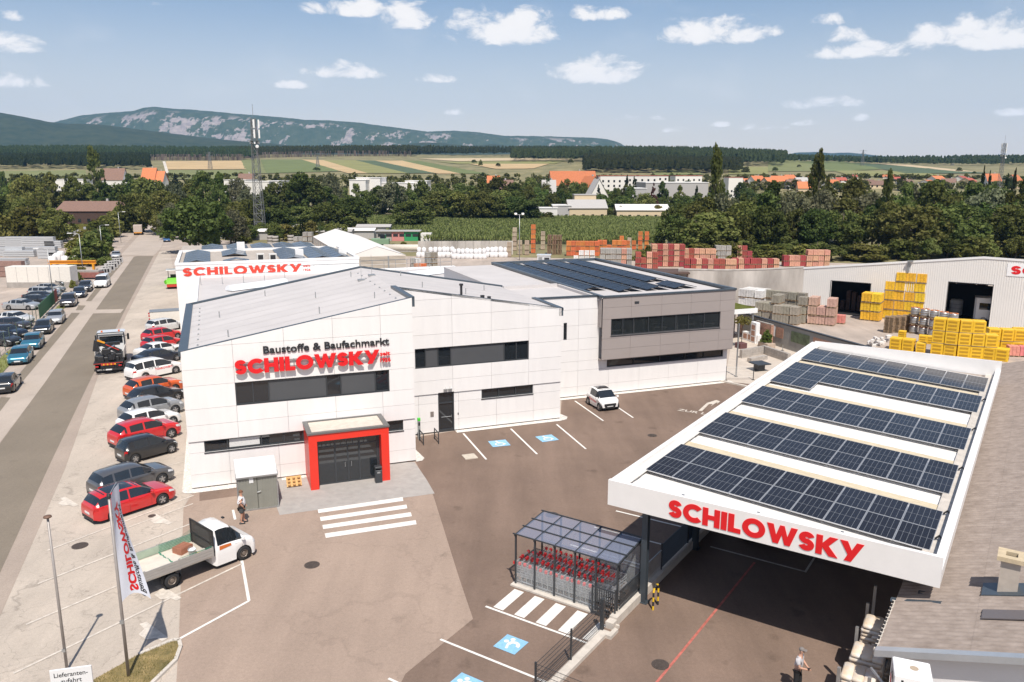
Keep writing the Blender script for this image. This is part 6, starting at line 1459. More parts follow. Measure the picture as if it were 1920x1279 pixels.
M_brownr = mat('brown_sheet', (.10,.06,.045), .7); MB().box(-3.4,3.6,-2.2,2.5,4.9,5.1).build('roof', M_brownr, BS); MB().box(-3.2,3.4,2.3,2.4,0,4.9).build('back_wall', M_brownr, BS)
for x in (-3.1,1.4,3.3): MB().box(x-.1,x+.1,-2.1,-1.9,0,4.9).build('post', M_brownr, BS)
for k in range(7): MB().box(-2.8,1.2,-1.5,1.5,.2+k*.6,.65+k*.6).build('timber_pack', mat('yellow_timber',(.42,.26,.10),.8,var=.15), BS)

# ------------------------------------------------------------------ stock in the yard
def layered(w, dp, h, n, m, cols=3, gap=.02, top=None):
    b = MB(); hh = h/n
    for i in range(n):
        for c in range(cols): b.box(-w/2+c*w/cols+gap/2,-w/2+(c+1)*w/cols-gap/2,-dp/2,dp/2,.14+i*hh+.006,.14+(i+1)*hh-.006)
    return b
M_palw = mat('pallet_wood', (.30,.21,.13), .85, var=.2, scale=5)
pal = MB()
for y in (-.42,0,.42): pal.box(-.5,.5,y-.06,y+.06,.0,.03); 
for x in (-.45,0,.45): pal.box(x-.07,x+.07,-.45,.45,.03,.11)
for i in range(5): pal.box(-.5,.5,-.46+i*.2,-.34+i*.2,.11,.132)
me_pal = pal.mesh('pallet_base', [M_palw])
STK = dict(orange=((.60,.17,.05),'orange hollow bricks',5), red=((.33,.06,.05),'dark red wrapped bricks',4), salmon=((.57,.30,.20),'salmon clay bricks',5), tan=((.43,.34,.25),'tan clay tiles',4), grey=((.36,.34,.31),'grey concrete blocks',5), stone=((.30,.27,.215),'grey-green paving stones',6), white=((.66,.64,.61),'white sand-lime blocks',5), pink=((.50,.32,.25),'pinkish paving stones',6), coral=((.62,.22,.19),'coral red paving stones',6), wood=((.20,.125,.075),'stacked empty pallets',9), yellow=((.74,.44,.025),'yellow wrapped insulation boards',4))
_sm = {}
def stock_mesh(k, w=1.0, dp=.9, h=.95):
    key = (k, w, dp, h)
    if key not in _sm:
        c, _, n = STK[k]; m = mat('stock_'+k, c, .8, var=.2, scale=3.5, obvar=.12, huevar=.012, bump=.2, bscale=12, detail=6)
        _sm[key] = layered(w, dp, h, n, m, 3 if k != 'wood' else 2, .02 if k != 'wood' else .12).mesh('stock_block', [m])
    return _sm[key]
HID = {}; NM = dict(stone='paving_stone_pallet', pink='paving_stone_pallet', coral='paving_stone_pallet', yellow='insulation_pallet', wood='pallet_tower', white='block_pallet', grey='block_pallet', tan='tile_pallet')
def unit(k, x, y, z, rz, label, group, w=1.0, dp=.9, h=.95, pallet=True, name='stock_pallet'):
    o = link(name, stock_mesh(k, w, dp, h), None, (x, y, z), rz); tag(o, label, 'pallet', group)
    if pallet: p = link('pallet_base', me_pal, o); p.scale = (w, dp/.9, 1)
    return o
def stack_rows(k, p0, ang, cols, depth, layers, where, group, dx=1.08, dy=1.0, jit=.05, ragged=0, w=1.0, dp=.9, h=.95, alt=None, skip=()):
    """a block of palletised goods; p0 = front left corner, layers may be a list per column"""
    ca, sa = cos(ang), sin(ang); r_ = random.Random(int(p0[0]*31+p0[1]*7))
    for c in range(cols):
        for dd in range(depth):
            L_ = layers[c] if isinstance(layers, (list, tuple)) else layers
            L_ = max(1, L_-(r_.random() < ragged))
            for l in range(L_):
                if dd > 0 and (l < L_-1 and c > 0 or dd > 1):                      # inside the block: joined into one mass
                    x = p0[0]+(c*dx)*ca-(dd*dy)*sa; y = p0[1]+(c*dx)*sa+(dd*dy)*ca; HID[k] = HID.get(k) or MB(); HID[k].obox((x,y,l*(h+.15)+.07+h/2),(w,dp,h+.1),ang); continue
                x = p0[0]+(c*dx)*ca-(dd*dy)*sa+r_.uniform(-jit,jit); y = p0[1]+(c*dx)*sa+(dd*dy)*ca+r_.uniform(-jit,jit)
                kk = random.Random(c*13+int(p0[0]*3)).choice(alt) if alt else k
                pos = 'top' if l == L_-1 else ('bottom' if l == 0 else 'middle')
                unit(kk, x, y, l*(h+.15), ang+r_.uniform(-.03,.03), f'pallet of {STK[kk][1]} in the {pos} layer {where}', group, w, dp, h, True, NM.get(kk, 'brick_pallet'))
# clay brick field behind the grey wing
def P0(px, py): return P(px, py)[:2]
A0_ = radians(-6)
G = 'palletised bricks in the yard'
stack_rows('tan', P0(955,482), A0_, 1, 1, 3, 'left of the lamp post', G); stack_rows('tan', P0(965,470), A0_, 1, 1, 5, 'behind the lamp post', G); stack_rows('tan', P0(975,478), A0_, 2, 1, 3, 'right of the lamp post', G, dx=1.6)
stack_rows('orange', P0(1000,475), A0_, 1, 1, 6, 'of the tall orange tower', G); stack_rows('tan', P0(1018,468), A0_, 1, 1, 4, 'beside the orange tower', G)
stack_rows('wood', P0(1030,477), A0_, 3, 2, 4, 'of the pallet towers', 'empty pallet towers', dx=1.15, dp=.85)
stack_rows('orange', P0(1066,480), A0_, 7, 2, 3, 'of the big orange block', G, dx=1.05); stack_rows('white', P0(1080,489), A0_, 4, 1, [1,2,2,2], 'before the orange block', G, dx=1.15)
stack_rows('orange', P0(1124,478), A0_, 6, 2, [3,3,2,3,3,3], 'right of the big orange block', G, dx=1.1, ragged=.2); stack_rows('orange', P0(1165,468), A0_, 5, 1, [3,2,2,4,4], 'near the dark trees', G, dx=1.5); stack_rows('tan', P0(1180,462), A0_, 4, 1, [2,3,1,2], 'in front of the maize', G, dx=2.6)
stack_rows('grey', P0(1130,497), A0_, 6, 3, 3, 'in the long grey block', G, dx=1.05, alt=('grey','grey','salmon')); stack_rows('salmon', P0(1196,505), A0_, 4, 2, [3,2,3,3], 'in the first red block', G, alt=('red','salmon','salmon')); stack_rows('red', P0(1226,500), A0_, 6, 3, 4, 'in the high red block', G, alt=('red','salmon','salmon'))
stack_rows('red', P0(1285,497), A0_, 6, 2, 3, 'in the second red block', G, alt=('red','salmon')); stack_rows('salmon', P0(1288,507), A0_, 9, 2, 2, 'in the low front block', G, alt=('red','salmon','salmon')); stack_rows('grey', P0(1345,490), A0_, 3, 3, 3, 'in the grey block under the trees', G); stack_rows('red', P0(1385,490), A0_, 3, 1, [3,3,2], 'by the trees', G, alt=('salmon','red'))
stack_rows('red', P0(1378,506), A0_, 8, 2, 2, 'in the low right block', G, alt=('red','salmon','salmon')); stack_rows('red', P0(1473,500), A0_, 5, 2, 2, 'before the warehouse', G, alt=('red','salmon','salmon')); stack_rows('salmon', P0(1517,500), A0_, 4, 2, 3, 'at the warehouse roof edge', G); stack_rows('grey', P0(1255,470), A0_, 3, 1, [2,3,2], 'at the maize edge', G, dx=1.5)
# paving stones in front of the concrete wall
GP = 'palletised paving stones by the warehouse'
aP = atan2(P(1506,606)[1]-P(1433,597)[1], P(1506,606)[0]-P(1433,597)[0])
stack_rows('white', P0(1392,588), aP, 3, 3, 3, 'at the concrete wall', GP, alt=('white',)); stack_rows('stone', P0(1423,598), aP, 3, 2, [2,2,3], 'left of the gate', GP); stack_rows('stone', P0(1456,605), aP+.1, 3, 2, [2,2,2], 'in the nearest row', GP); stack_rows('stone', P0(1440,590), aP, 5, 1, 3, 'in the rear row', GP); stack_rows('stone', P0(1503,606), aP+.1, 1, 1, 3, 'standing alone in front', GP)
stack_rows('pink', P0(1522,607), aP+.15, 3, 2, [3,2,3], 'beside the gate', GP, dx=1.05); stack_rows('coral', P0(1558,605), aP+.15, 2, 1, 1, 'at the foot of the gate', GP)
# yellow insulation at the warehouse wall
GY = 'yellow insulation by the warehouse wall'; c8 = lambda x, y: (1560+x/5.333, 480+y/5.333)
stack_rows('yellow', P0(*c8(330,640)), radians(-36), 2, 2, [3,3], 'left of the tall pile', GY, dx=1.15, w=1.1, dp=1.0, h=1.0); stack_rows('yellow', P0(*c8(560,625)), radians(-36), 4, 2, [4,5,5,5], 'of the tall pile', GY, dx=1.15, w=1.1, dp=1.0, h=1.05); stack_rows('yellow', P0(*c8(700,640)), radians(-36), 2, 1, 1, 'low beside the coils', GY, dx=1.2)
# yellow foam crates in front, slot shade drawn as raised ochre strips
M_yc = mat('yellow_foam_crate', (.76,.46,.02), .55, var=.1, scale=2.5, obvar=.06); M_slot = mat('ochre_shadow_slot', (.46,.25,.01), .8)
b = MB(); b.bbox(-.56,.56,-.56,.56,.02,1.22,.03); me_yc = b.mesh('foam_crate', [M_yc])
me_slot = MB().box(-.38,.38,-.02,.0,-.08,.08).mesh('slot_shade', [M_slot]); me_blk = MB().box(-.56,.56,-.56,.56,0,.06).mesh('bearer', [M_palw]); me_lbl = MB().box(-.1,.1,-.004,.0,-.1,.1).mesh('label_sticker', [M_plate])
def crates(px, py, cols, layers, where, ang=-36, s=1.0):
    q = P(*c8(px, py)); a_ = radians(ang); r_ = random.Random(px)
    for c in range(cols):
        for l in range(layers[c]):
            x, y = q[0]+c*1.16*s*cos(a_), q[1]+c*1.16*s*sin(a_)
            o = link('foam_crate', me_yc, None, (x+r_.uniform(-.03,.03), y+r_.uniform(-.03,.03), .02+l*1.28*s), a_+r_.uniform(-.03,.03)); o.scale = (s,)*3
            tag(o, f'yellow slotted foam crate, {("bottom","second","third","fourth")[l]} of its column, {where}', 'crate', 'yellow foam crates in the yard')
            for side in (0, 1):
                for k in range(3):
                    sl = link('slot_shade', me_slot, o, (0 if side else .56, -.563 if side else 0, .26+k*.36), 0 if side else pi/2)
                    if not side: sl.location = (.563, 0, .26+k*.36)
            link('bearer', me_blk, o, (0,0,-.04)); lb = link('label_sticker', me_lbl, o, (-.563,-.15,.7), -pi/2)
crates(640,930,2,[1,1],'left front pile'); crates(690,890,1,[2],'left front pile top',s=.62); crates(1050,985,2,[3,3],'tall middle column'); crates(1300,1010,3,[3,3,2],'wide middle column',-20); crates(1560,1030,2,[1,1],'right front pile'); crates(1590,960,4,[2,2,2,2],'right rear pile',-14); crates(880,960,1,[1],'loose in the middle',-30,.8); crates(900,870,2,[1,1],'low behind the middle',-30,.7); crates(1850,960,2,[2,2],'at the right edge',-14)
# white stone heap
rs = random.Random(31); HP = [P(*c8(470,880)), P(*c8(560,860)), P(*c8(430,900))]
for i in range(22):
    q = HP[i % 3]; b = MB(); w_, d_, h_ = rs.uniform(.3,.5), rs.uniform(.25,.4), rs.uniform(.18,.3)
    b.bbox(-w_/2,w_/2,-d_/2,d_/2,0,h_,.03); o = b.build('white_block', mat('white_block_stone',(.68,.64,.60),.85,var=.08), None, False, (q[0]+rs.uniform(-.7,.7),q[1]+rs.uniform(-.5,.5),.01+rs.choice((0,0,.26,.5))), rs.uniform(0,3)); tag(o, 'loose white building block in the heap before the yellow crates', 'block', 'heap of white blocks')
# galvanised coils stacked on pallets
M_coil = mat('galvanised_coil', (.42,.41,.40), .4, .6, var=.15, scale=6); M_orcap = mat('orange_coil_cap', (.62,.20,.06), .6)
b = MB(); b.lathe([(0,.08),(.46,.08),(.47,.3),(.45,.32),(.47,.34),(.47,.58),(.45,.6),(.47,.62),(.46,.86),(.30,.86),(.30,.6)], 0, 0, 16); me_coil = b.mesh('steel_coil', [M_coil], True)
b = MB(); b.lathe([(.30,.865),(.47,.865),(.47,.9),(.30,.9)], 0, 0, 12); me_cap = b.mesh('coil_cap', [M_orcap])
for c in range(5):
    for l in range(3):
        q = P(*c8(810+c*95,770+c*18)); o = link('steel_coil', me_coil, None, (q[0],q[1],.02+l*1.05)); tag(o, f'galvanised steel coil, {("bottom","middle","top")[l]} of column {("one","two","three","four","five")[c]} from the wooden pallets', 'coil', 'stacked steel coils')
        link('coil_cap', me_cap, o); p = link('pallet_base', me_pal, o, (0,0,-.06)); p.scale = (1,1,.9)
        if l == 2 or c == 0: pass
for c in range(4):
    q = P(*c8(565+c*58,765-c*4))
    for l in range(13):
        o = link('wooden_pallet', me_pal, None, (q[0]+random.uniform(-.03,.03),q[1],.02+l*.145), radians(-30)+random.uniform(-.04,.04)); tag(o, f'empty wooden pallet in tower {("one","two","three","four")[c]} left of the steel coils', 'pallet', 'towers of empty wooden pallets')
# steel rack with goods
q = P(*c8(1310,545)); RK = thing('pallet_rack', 'tall steel pallet rack with orange beams by the warehouse gate', 'rack', q, radians(-36))
for x in (-2.4,0,2.4):
    for y in (0,1.0): MB().box(x-.05,x+.05,y-.05,y+.05,0,5.6).build('upright', M_galv, RK)
    for k in range(4): MB().tube((x,0,.3+k*1.3),(x,1.0,1.4+k*1.3),.025,4).build('brace', M_galv, RK)
M_beam = mat('orange_rack_beam',(.62,.19,.04),.5)
for z in (1.7,3.4,4.9):
    for y in (0,1.0): MB().box(-2.4,2.4,y-.04,y+.04,z-.06,z+.06).build('beam', M_beam, RK)
rs = random.Random(41)
for z in (1.76,3.46,4.96):
    for k in range(4):
        if rs.random() < .2: continue
        x = -1.8+k*1.18; qq = (q[0]+x*cos(radians(-36))-.5*sin(radians(-36)), q[1]+x*sin(radians(-36))+.5*cos(radians(-36)), z)
        kk = rs.choice(('grey','tan','salmon','white')); o = unit(kk, qq[0], qq[1], qq[2], radians(-36), f'pallet load of {STK[kk][1]} on the {("lower","middle","upper")[(1.76,3.46,4.96).index(z)]} rack shelf, bay {("one","two","three","four")[k]}', 'rack loads', 1.0, .9, .85)
# white IBC-like drums, blue bag, green container
for i, (x, y) in enumerate(((1040,560),(1230,590),(840,560))):
    q = P(*c8(x,y)); t = thing('white_tank', ('white round tank in front of the rack left','white round tank in front of the rack right','white rounded tank beside the dark gate')[i], 'tank', q); MB().lathe([(0,0),(.75,0),(.78,.1),(.78,1.9),(.7,2.05),(.3,2.12),(0,2.12)], 0, 0, 16).build('tank_body', mat('white_tank_plastic',(.66,.66,.66),.5,var=.04), t, True)
    for z in (.5,1.0,1.5): MB().lathe([(.785,z-.03),(.8,z),(.785,z+.03)], 0, 0, 16).build('hoop', M_galv, t)
    MB().lathe([(0,2.2),(.2,2.2),(.2,2.1)], 0, 0, 10).build('tank_lid', M_trim, t)
q = P(*c8(1420,535)); t = thing('blue_sack', 'bright blue flared big sack next to the rack', 'sack', q); MB().lathe([(0,0),(.8,0),(.85,.4),(.7,1.3),(.75,1.7),(1.0,2.6),(.95,2.6),(.6,1.7)], 0, 0, 9).build('sack_body', mat('blue_tarp',(.03,.22,.62),.45,var=.15,scale=3), t); MB().ball((.9,-.6,.3),(.9,.6,.35),8,5).build('sack_skirt', MATS['blue_tarp'], t)
M_teal = mat('green_container_paint', (.02,.17,.13), .5, var=.06)
def container(px, py, ang, L_, W_, H_, m, label, mark=True):
    q = P(px, py); t = thing('freight_container', label, 'container', q, ang)
    MB().box(0,L_,.05,W_,.1,H_-.05).build('container_shell', m, t)
    for i in range(int(L_/.3)): MB().box(.1+i*.3,.25+i*.3,0,.05,.2,H_-.2).build('corrugation', m, t)
    b = MB(); b.box(0,L_,-.01,.06,0,.2); b.box(0,L_,-.01,.06,H_-.2,H_); b.build('rail', m, t)
    for x in (0,L_): MB().box(x-.06,x+.06,-.02,.1,0,H_).build('corner_post', m, t)
    if mark: text('container_mark', 'CARGO', M_plate, t, (L_*.40,-.016,H_*.4), (pi/2,0,0), .22, .8)
    return t
container(*c8(1490,500), radians(-36), 6.1, 2.4, 2.6, M_teal, 'dark green freight container below the red warehouse name', False); container(*c8(1745,540), radians(-36), 6.1, 2.4, 2.3, M_teal, 'second dark green container at the right picture edge', False)
# articulated lorry with grey tarpaulin
q = P(*c8(1400,668)); ar = radians(-28)
AT = thing('tarpaulin_lorry', 'white-cab lorry with grey lettered tarpaulin body behind the yellow crates', 'truck', q, ar)
M_gtarp = mat('grey_dusty_tarp', (.42,.385,.36), .75, var=.14, scale=.8, coord='Object'); MB().bbox(2.4,13.5,-1.25,1.25,1.0,3.7,.06).build('tarp_body', M_gtarp, AT); MB().box(2.38,13.52,-1.27,1.27,3.66,3.75).build('roof_tarp', mat('pale_roof_tarp',(.56,.53,.5),.8,var=.1), AT)
MB().prism([(.2,-1.2),(2.1,-1.2),(2.1,1.2),(.2,1.2),(0,.9),(0,-.9)], .7, 3.3).build('cab', PAINT['white'], AT); MB().box(.5,1.7,-1.22,-1.19,1.9,2.7).build('side_window', M_cglass, AT); MB().box(-.03,.02,-.85,.85,1.8,2.8).build('windscreen', M_cglass, AT); MB().box(0,13.4,-.5,.5,.6,1.0).build('chassis', M_under, AT)
text('tarp_lettering', 'ROMA', mat('brown_lettering',(.20,.12,.10),.7), AT, (8.2,-1.26,2.35), (pi/2,0,0), .55, 3.0)
for x in (1.1,5,10.5,11.8):
    for s_ in (-1,1): lorry_wheel(AT, x, s_*1.05, s_, .5, .3)
q = P(*c8(1800,1000)); stack_rows('coral', q[:2], radians(-14), 2, 1, 1, 'at the roof corner', 'roof tiles in the right corner')
# big bags along the far concrete wall
FW = thing('far_retaining_wall', 'long low concrete wall with white sacks in front at the maize field edge', 'wall', (0,0,0))
wa, wb = P(782,480), P(962,479); wa = (wa[0],wa[1]+2.0,0); wb = (wb[0],wb[1]+2.0,0)
for i in range(12):
    t0_, t1_ = i/12, (i+1)/12; p_, q_ = lerp(wa,wb,t0_), lerp(wa,wb,t1_); b = MB(); b.prism([(p_[0]+.02,p_[1]),(q_[0]-.02,q_[1]),(q_[0]-.02,q_[1]+.3),(p_[0]+.02,p_[1]+.3)], 0, 3.1); b.build('wall_segment', MATS['stained_shaded_concrete'], FW)
M_bag = mat('white_woven_sack', (.74,.72,.71), .85, var=.08, scale=2, obvar=.05)
b = MB(); rr = random.Random(3)
def sackmesh(seed):
    rr = random.Random(seed); b = MB(); n = 16; prof = [(0,0),(.40,0),(.46,.12),(.5,.5),(.47,.9),(.38,1.03),(.2,1.1),(0,1.1)]; k = len(prof); f4 = lambda a: 1/(abs(cos(a))**5+abs(sin(a))**5)**.2
    for i in range(n):
        a_ = 2*pi*(i+.5)/n
        for r_, z in prof: q_ = r_*f4(a_)*rr.uniform(.95,1.05); b.v.append((q_*cos(a_), q_*sin(a_), z+rr.uniform(-.02,.02)))
    for i in range(n):
        for t in range(k-1): b.f.append((i*k+t,((i+1)%n)*k+t,((i+1)%n)*k+t+1,i*k+t+1)); b.mi.append(0)
    return b.mesh('sack_body', [M_bag], True)
sacks = [sackmesh(i) for i in range(4)]; me_lug = MB().path([(-.3,-.3,1.05),(0,-.3,1.3),(.3,-.3,1.05)], .03, 4).mesh('lifting_loop', [M_bag])
k = 0
for cl_, (xa, n, rows) in enumerate(((786,2,2),(808,3,2),(832,3,2),(852,4,2),(884,4,2),(914,4,2),(940,2,2))):
    for i in range(n):
        for r_ in range(rows):
            for l in range(2 if r_ == 1 else 1):
                q = P(xa+i*8.2, 482+(3 if cl_ in (3,4) else 0)); o = link('big_sack', sacks[k % 4], None, (q[0]+random.uniform(-.1,.1), q[1]-.6+r_*1.05, .01+l*1.07), random.uniform(-.25,.25)); o.scale = (random.uniform(.85,1),random.uniform(.85,1),random.uniform(.88,1.05)) if l else (1,1,1); k += 1
                tag(o, f'white woven bulk sack in cluster {("one","two","three","four","five","six","seven")[cl_]} from the left along the far wall', 'sack', 'white bulk sacks along the far wall'); link('lifting_loop', me_lug, o)
# bric-a-brac between tent hall and wall
for i, (px, py, kk, l) in enumerate(((775,505,'grey',2),(783,506,'white',2),(795,506,'tan',1),(803,505,'grey',3),(815,505,'stone',3),(783,516,'salmon',2),(795,517,'orange',2),(812,515,'coral',1),(772,519,'yellow',1),(790,521,'yellow',1),(832,513,'yellow',1),(843,512,'orange',1))):
    q = P(px, py); 
    for j in range(l): unit(kk, q[0], q[1], j*1.1, random.uniform(0,1), f'pallet of {STK[kk][1]} among mixed stock by the tent hall, tier {("one","two","three")[j]}', 'mixed stock before the tent hall')
PT = thing('pipe_store', 'long pale pipe lying along the wall behind the tent hall', 'pipe', P(720,472)); MB().tube((0,0,.9),(14,-1,.9),.85,14).build('pipe', mat('pale_concrete_pipe',(.62,.56,.48),.8,var=.08), PT, True); MB().box(-.5,14.5,-1.3,-.4,0,.3).build('bearer', M_concrete, PT)
GC = thing('green_machine', 'small green machine cabin beyond the tent hall', 'machine', P(712,462)); MB().bbox(-2,2.5,-1,1,.6,2.0,.1).build('body', mat('pale_green_paint',(.20,.30,.19),.6), GC); MB().bbox(.3,1.6,-.9,.9,2.0,3.0,.1).build('cabin', M_cglass, GC); MB().box(-1.8,2.2,-.9,.9,0,.6).build('track', M_under, GC)
for i, (px, py) in enumerate(((508,456),(517,457),(546,455))):
    t = thing('concrete_ring_stack', ('left','middle','right')[i]+' stack of grey concrete rings behind the rear flat hall', 'concrete ring', P(px, py+8), 0, 'concrete ring stacks')
    for l in range(4): MB().lathe([(.62,.02+l*.75),(.8,.02+l*.75),(.8,.73+l*.75),(.62,.73+l*.75)], 0, 0, 14).build('ring', M_concrete, t, True)
stack_rows('grey', P0(556,470), 0, 4, 2, [3,3,4,4], 'left of the tent hall', 'concrete blocks left of the tent hall', dx=1.15); stack_rows('grey', P0(520,475), 0, 4, 1, [1,2,1,2], 'behind the rear hall', 'concrete blocks left of the tent hall', dx=1.15)
LM = thing('yard_lamp', 'tall galvanised yard floodlight mast among the brick stacks', 'lamp', P(974,488)); MB().tube((0,0,0),(0,0,9.6),.09,8,0,.06).build('mast', M_galv, LM, True); MB().box(-1.0,1.0,-.05,.05,9.55,9.65).build('cross_arm', M_galv, LM)
for x in (-.8,.7): MB().obox((x,-.15,9.75),(.5,.3,.35),0,0,-.5).build('floodlight', mat('floodlight_head',(.6,.6,.58),.4), LM)
q = P(1020,500); t = thing('small_white_hut', 'small white metal cabin among the brick stacks', 'cabin', q, radians(-6)); MB().bbox(-1.3,1.3,-1,1,0,2.3,.04).build('cabin_body', mat('grey_white_metal',(.6,.6,.6),.5), t); MB().box(-1.4,1.4,-1.1,1.1,2.3,2.42).build('cabin_roof', PAINT['white'], t); MB().box(-1.05,-.3,-1.02,-1,.05,2.0).build('cabin_door', M_galv, t); MB().box(.1,1.1,-1.02,-1,1.0,1.9).build('cabin_window', M_cglass, t)
q = P(1062,504); t = thing('tarp_heap', 'black plastic covered heap before the white blocks', 'heap', q); blob_sheet('tarp', -3.5, 3.5, -2, 2, 0, 2.2, mat('black_plastic_tarp',(.015,.016,.02),.3), t, 12, 9)

for k_, b in HID.items(): struct(b.build('rear_stock', MATS['stock_'+k_]), 'stuff')
import numpy as np
# ------------------------------------------------------------------ trees
def leaf_mat(name, c1, c2, hv=.035, ov=.34):
    m = bpy.data.materials.new(name); m.use_nodes = True; nt = m.node_tree; N = nt.nodes; L = nt.links; N.clear()
    out = N.new('ShaderNodeOutputMaterial'); df = N.new('ShaderNodeBsdfDiffuse'); tr = N.new('ShaderNodeBsdfTranslucent'); mx = N.new('ShaderNodeMixShader'); mx.inputs[0].default_value = .33
    g = N.new('ShaderNodeNewGeometry'); n = N.new('ShaderNodeTexNoise'); n.inputs['Scale'].default_value = .55; n.inputs['Detail'].default_value = 3; L.new(g.outputs['Position'], n.inputs[0])
    r = N.new('ShaderNodeMapRange'); r.inputs[1].default_value = .35; r.inputs[2].default_value = .65; L.new(n.outputs[0], r.inputs[0])
    cm = N.new('ShaderNodeMix'); cm.data_type = 'RGBA'; cm.inputs['A'].default_value = (*c1,1); cm.inputs['B'].default_value = (*c2,1); L.new(r.outputs[0], cm.inputs['Factor'])
    oi = N.new('ShaderNodeObjectInfo'); hs = N.new('ShaderNodeHueSaturation'); r1 = N.new('ShaderNodeMapRange'); r1.inputs[3].default_value = .5-hv; r1.inputs[4].default_value = .5+hv; L.new(oi.outputs['Random'], r1.inputs[0]); L.new(r1.outputs[0], hs.inputs['Hue'])
    f = N.new('ShaderNodeMath'); f.operation = 'FRACT'; f2 = N.new('ShaderNodeMath'); f2.operation = 'MULTIPLY'; f2.inputs[1].default_value = 5.7; L.new(oi.outputs['Random'], f2.inputs[0]); L.new(f2.outputs[0], f.inputs[0])
    r2 = N.new('ShaderNodeMapRange'); r2.inputs[3].default_value = 1-ov; r2.inputs[4].default_value = 1+ov; L.new(f.outputs[0], r2.inputs[0]); L.new(r2.outputs[0], hs.inputs['Value'])
    L.new(cm.outputs['Result'], hs.inputs['Color']); L.new(hs.outputs[0], df.inputs[0]); L.new(hs.outputs[0], tr.inputs[0]); L.new(df.outputs[0], mx.inputs[1]); L.new(tr.outputs[0], mx.inputs[2]); L.new(mx.outputs[0], out.inputs[0])
    return m
L_dark = leaf_mat('dark_foliage', (.066,.086,.023), (.155,.175,.055)); L_mid = leaf_mat('mid_foliage', (.09,.116,.030), (.20,.215,.072)); L_pale = leaf_mat('grey_green_foliage', (.13,.14,.075), (.22,.22,.13)); L_con = leaf_mat('conifer_foliage', (.03,.042,.018), (.06,.072,.03)); L_yel = leaf_mat('yellow_green_foliage', (.12,.125,.03), (.20,.19,.06)); L_rust = leaf_mat('rusty_foliage', (.10,.06,.04), (.17,.10,.07))
M_bark = mat('bark', (.10,.078,.06), .9, var=.3, scale=6)
def leaves(rng, centers, radii, per, size):
    """leaf quads spread through clusters"""
    V = []
    for c, r in zip(centers, radii):
        d = rng.normal(size=(per,3)); d /= np.linalg.norm(d, axis=1)[:,None]; rad = r*(.45+.55*rng.random((per,1))**.6); p = c+d*rad*np.array([1,1,.8])
        a = rng.normal(size=(per,3)); a = a*.8+d*.5+np.array([0,0,.25]); a /= np.linalg.norm(a, axis=1)[:,None]
        t = np.cross(a, rng.normal(size=(per,3))); t /= np.linalg.norm(t, axis=1)[:,None]; b = np.cross(a, t)
        s = size*(.6+.8*rng.random((per,1)))
        q = np.stack([p-t*s*.5-b*s*.3, p+t*s*.15-b*s*.5, p+t*s*.55+b*s*.1, p-t*s*.1+b*s*.5], 1); V.append(q)
    V = np.concatenate(V).reshape(-1,3); return V
def mesh_quads(name, V, m, n=4):
    me = bpy.data.meshes.new(name); k = len(V)//n
    me.vertices.add(len(V)); me.vertices.foreach_set('co', V.astype(np.float32).ravel()); me.loops.add(len(V)); me.loops.foreach_set('vertex_index', np.arange(len(V), dtype=np.int32))
    me.polygons.add(k); me.polygons.foreach_set('loop_start', np.arange(0, len(V), n, dtype=np.int32)); me.polygons.foreach_set('loop_total', np.full(k, n, dtype=np.int32))
    me.materials.append(m); me.update(calc_edges=True); me.validate(); return me
def crown(kind, seed, per=85, size=.042):
    """unit crown: height 1 above the ground, nominal width 1"""
    rng = np.random.default_rng(seed); C = []; R = []
    if kind == 'round':
        for i in range(54):
            d = rng.normal(size=3); d /= np.linalg.norm(d); d[2] = abs(d[2])*1.1-.45; r = (.25+.75*rng.random()**.5); C.append([d[0]*.40*r, d[1]*.40*r, .48+d[2]*.50*r]); R.append(.085+.07*rng.random())
    elif kind == 'wide':
        for i in range(64):
            d = rng.normal(size=3); d /= np.linalg.norm(d); d[2] = abs(d[2])-.35; r = (.3+.7*rng.random()**.5); C.append([d[0]*.46*r, d[1]*.46*r, .44+d[2]*.62*r]); R.append(.08+.06*rng.random())
    elif kind == 'tall':
        for i in range(60):
            z = .16+.80*rng.random(); w = .42*sin(pi*min(1, (z-.02)/.98))**.7*(1-.35*z); a = rng.random()*2*pi; r = w*rng.random()**.5; C.append([r*cos(a), r*sin(a), z]); R.append(.06+.05*rng.random())
    elif kind == 'poplar':
        for i in range(64):
            z = .08+.88*rng.random(); w = .40*(min(1, z/.25))*(1-max(0, z-.45)*1.35); a = rng.random()*2*pi; r = w*rng.random()**.5; C.append([r*cos(a), r*sin(a), z]); R.append(.05+.05*rng.random())
        R = [min(r, .11) for r in R]
    elif kind == 'conifer':
        for i in range(70):
            z = .05+.93*rng.random()**1.2; w = .46*(1-z)**.85; a = rng.random()*2*pi; r = w*(.5+.5*rng.random()); C.append([r*cos(a), r*sin(a), z]); R.append(.03+.06*(1-z))
    elif kind == 'full':
        for i in range(72):
            d = rng.normal(size=3); d /= np.linalg.norm(d); r = .35+.65*rng.random()**.5; C.append([d[0]*.43*r, d[1]*.43*r, .50+d[2]*.42*r]); R.append(.08+.06*rng.random())
    elif kind == 'shrub':
        for i in range(30):
            d = rng.normal(size=3); d /= np.linalg.norm(d); d[2] = abs(d[2]); r = .35+.65*rng.random()**.5; C.append([d[0]*.42*r, d[1]*.42*r, .12+d[2]*.72*r]); R.append(.12+.08*rng.random())
    return leaves(rng, np.array(C), R, per, size)
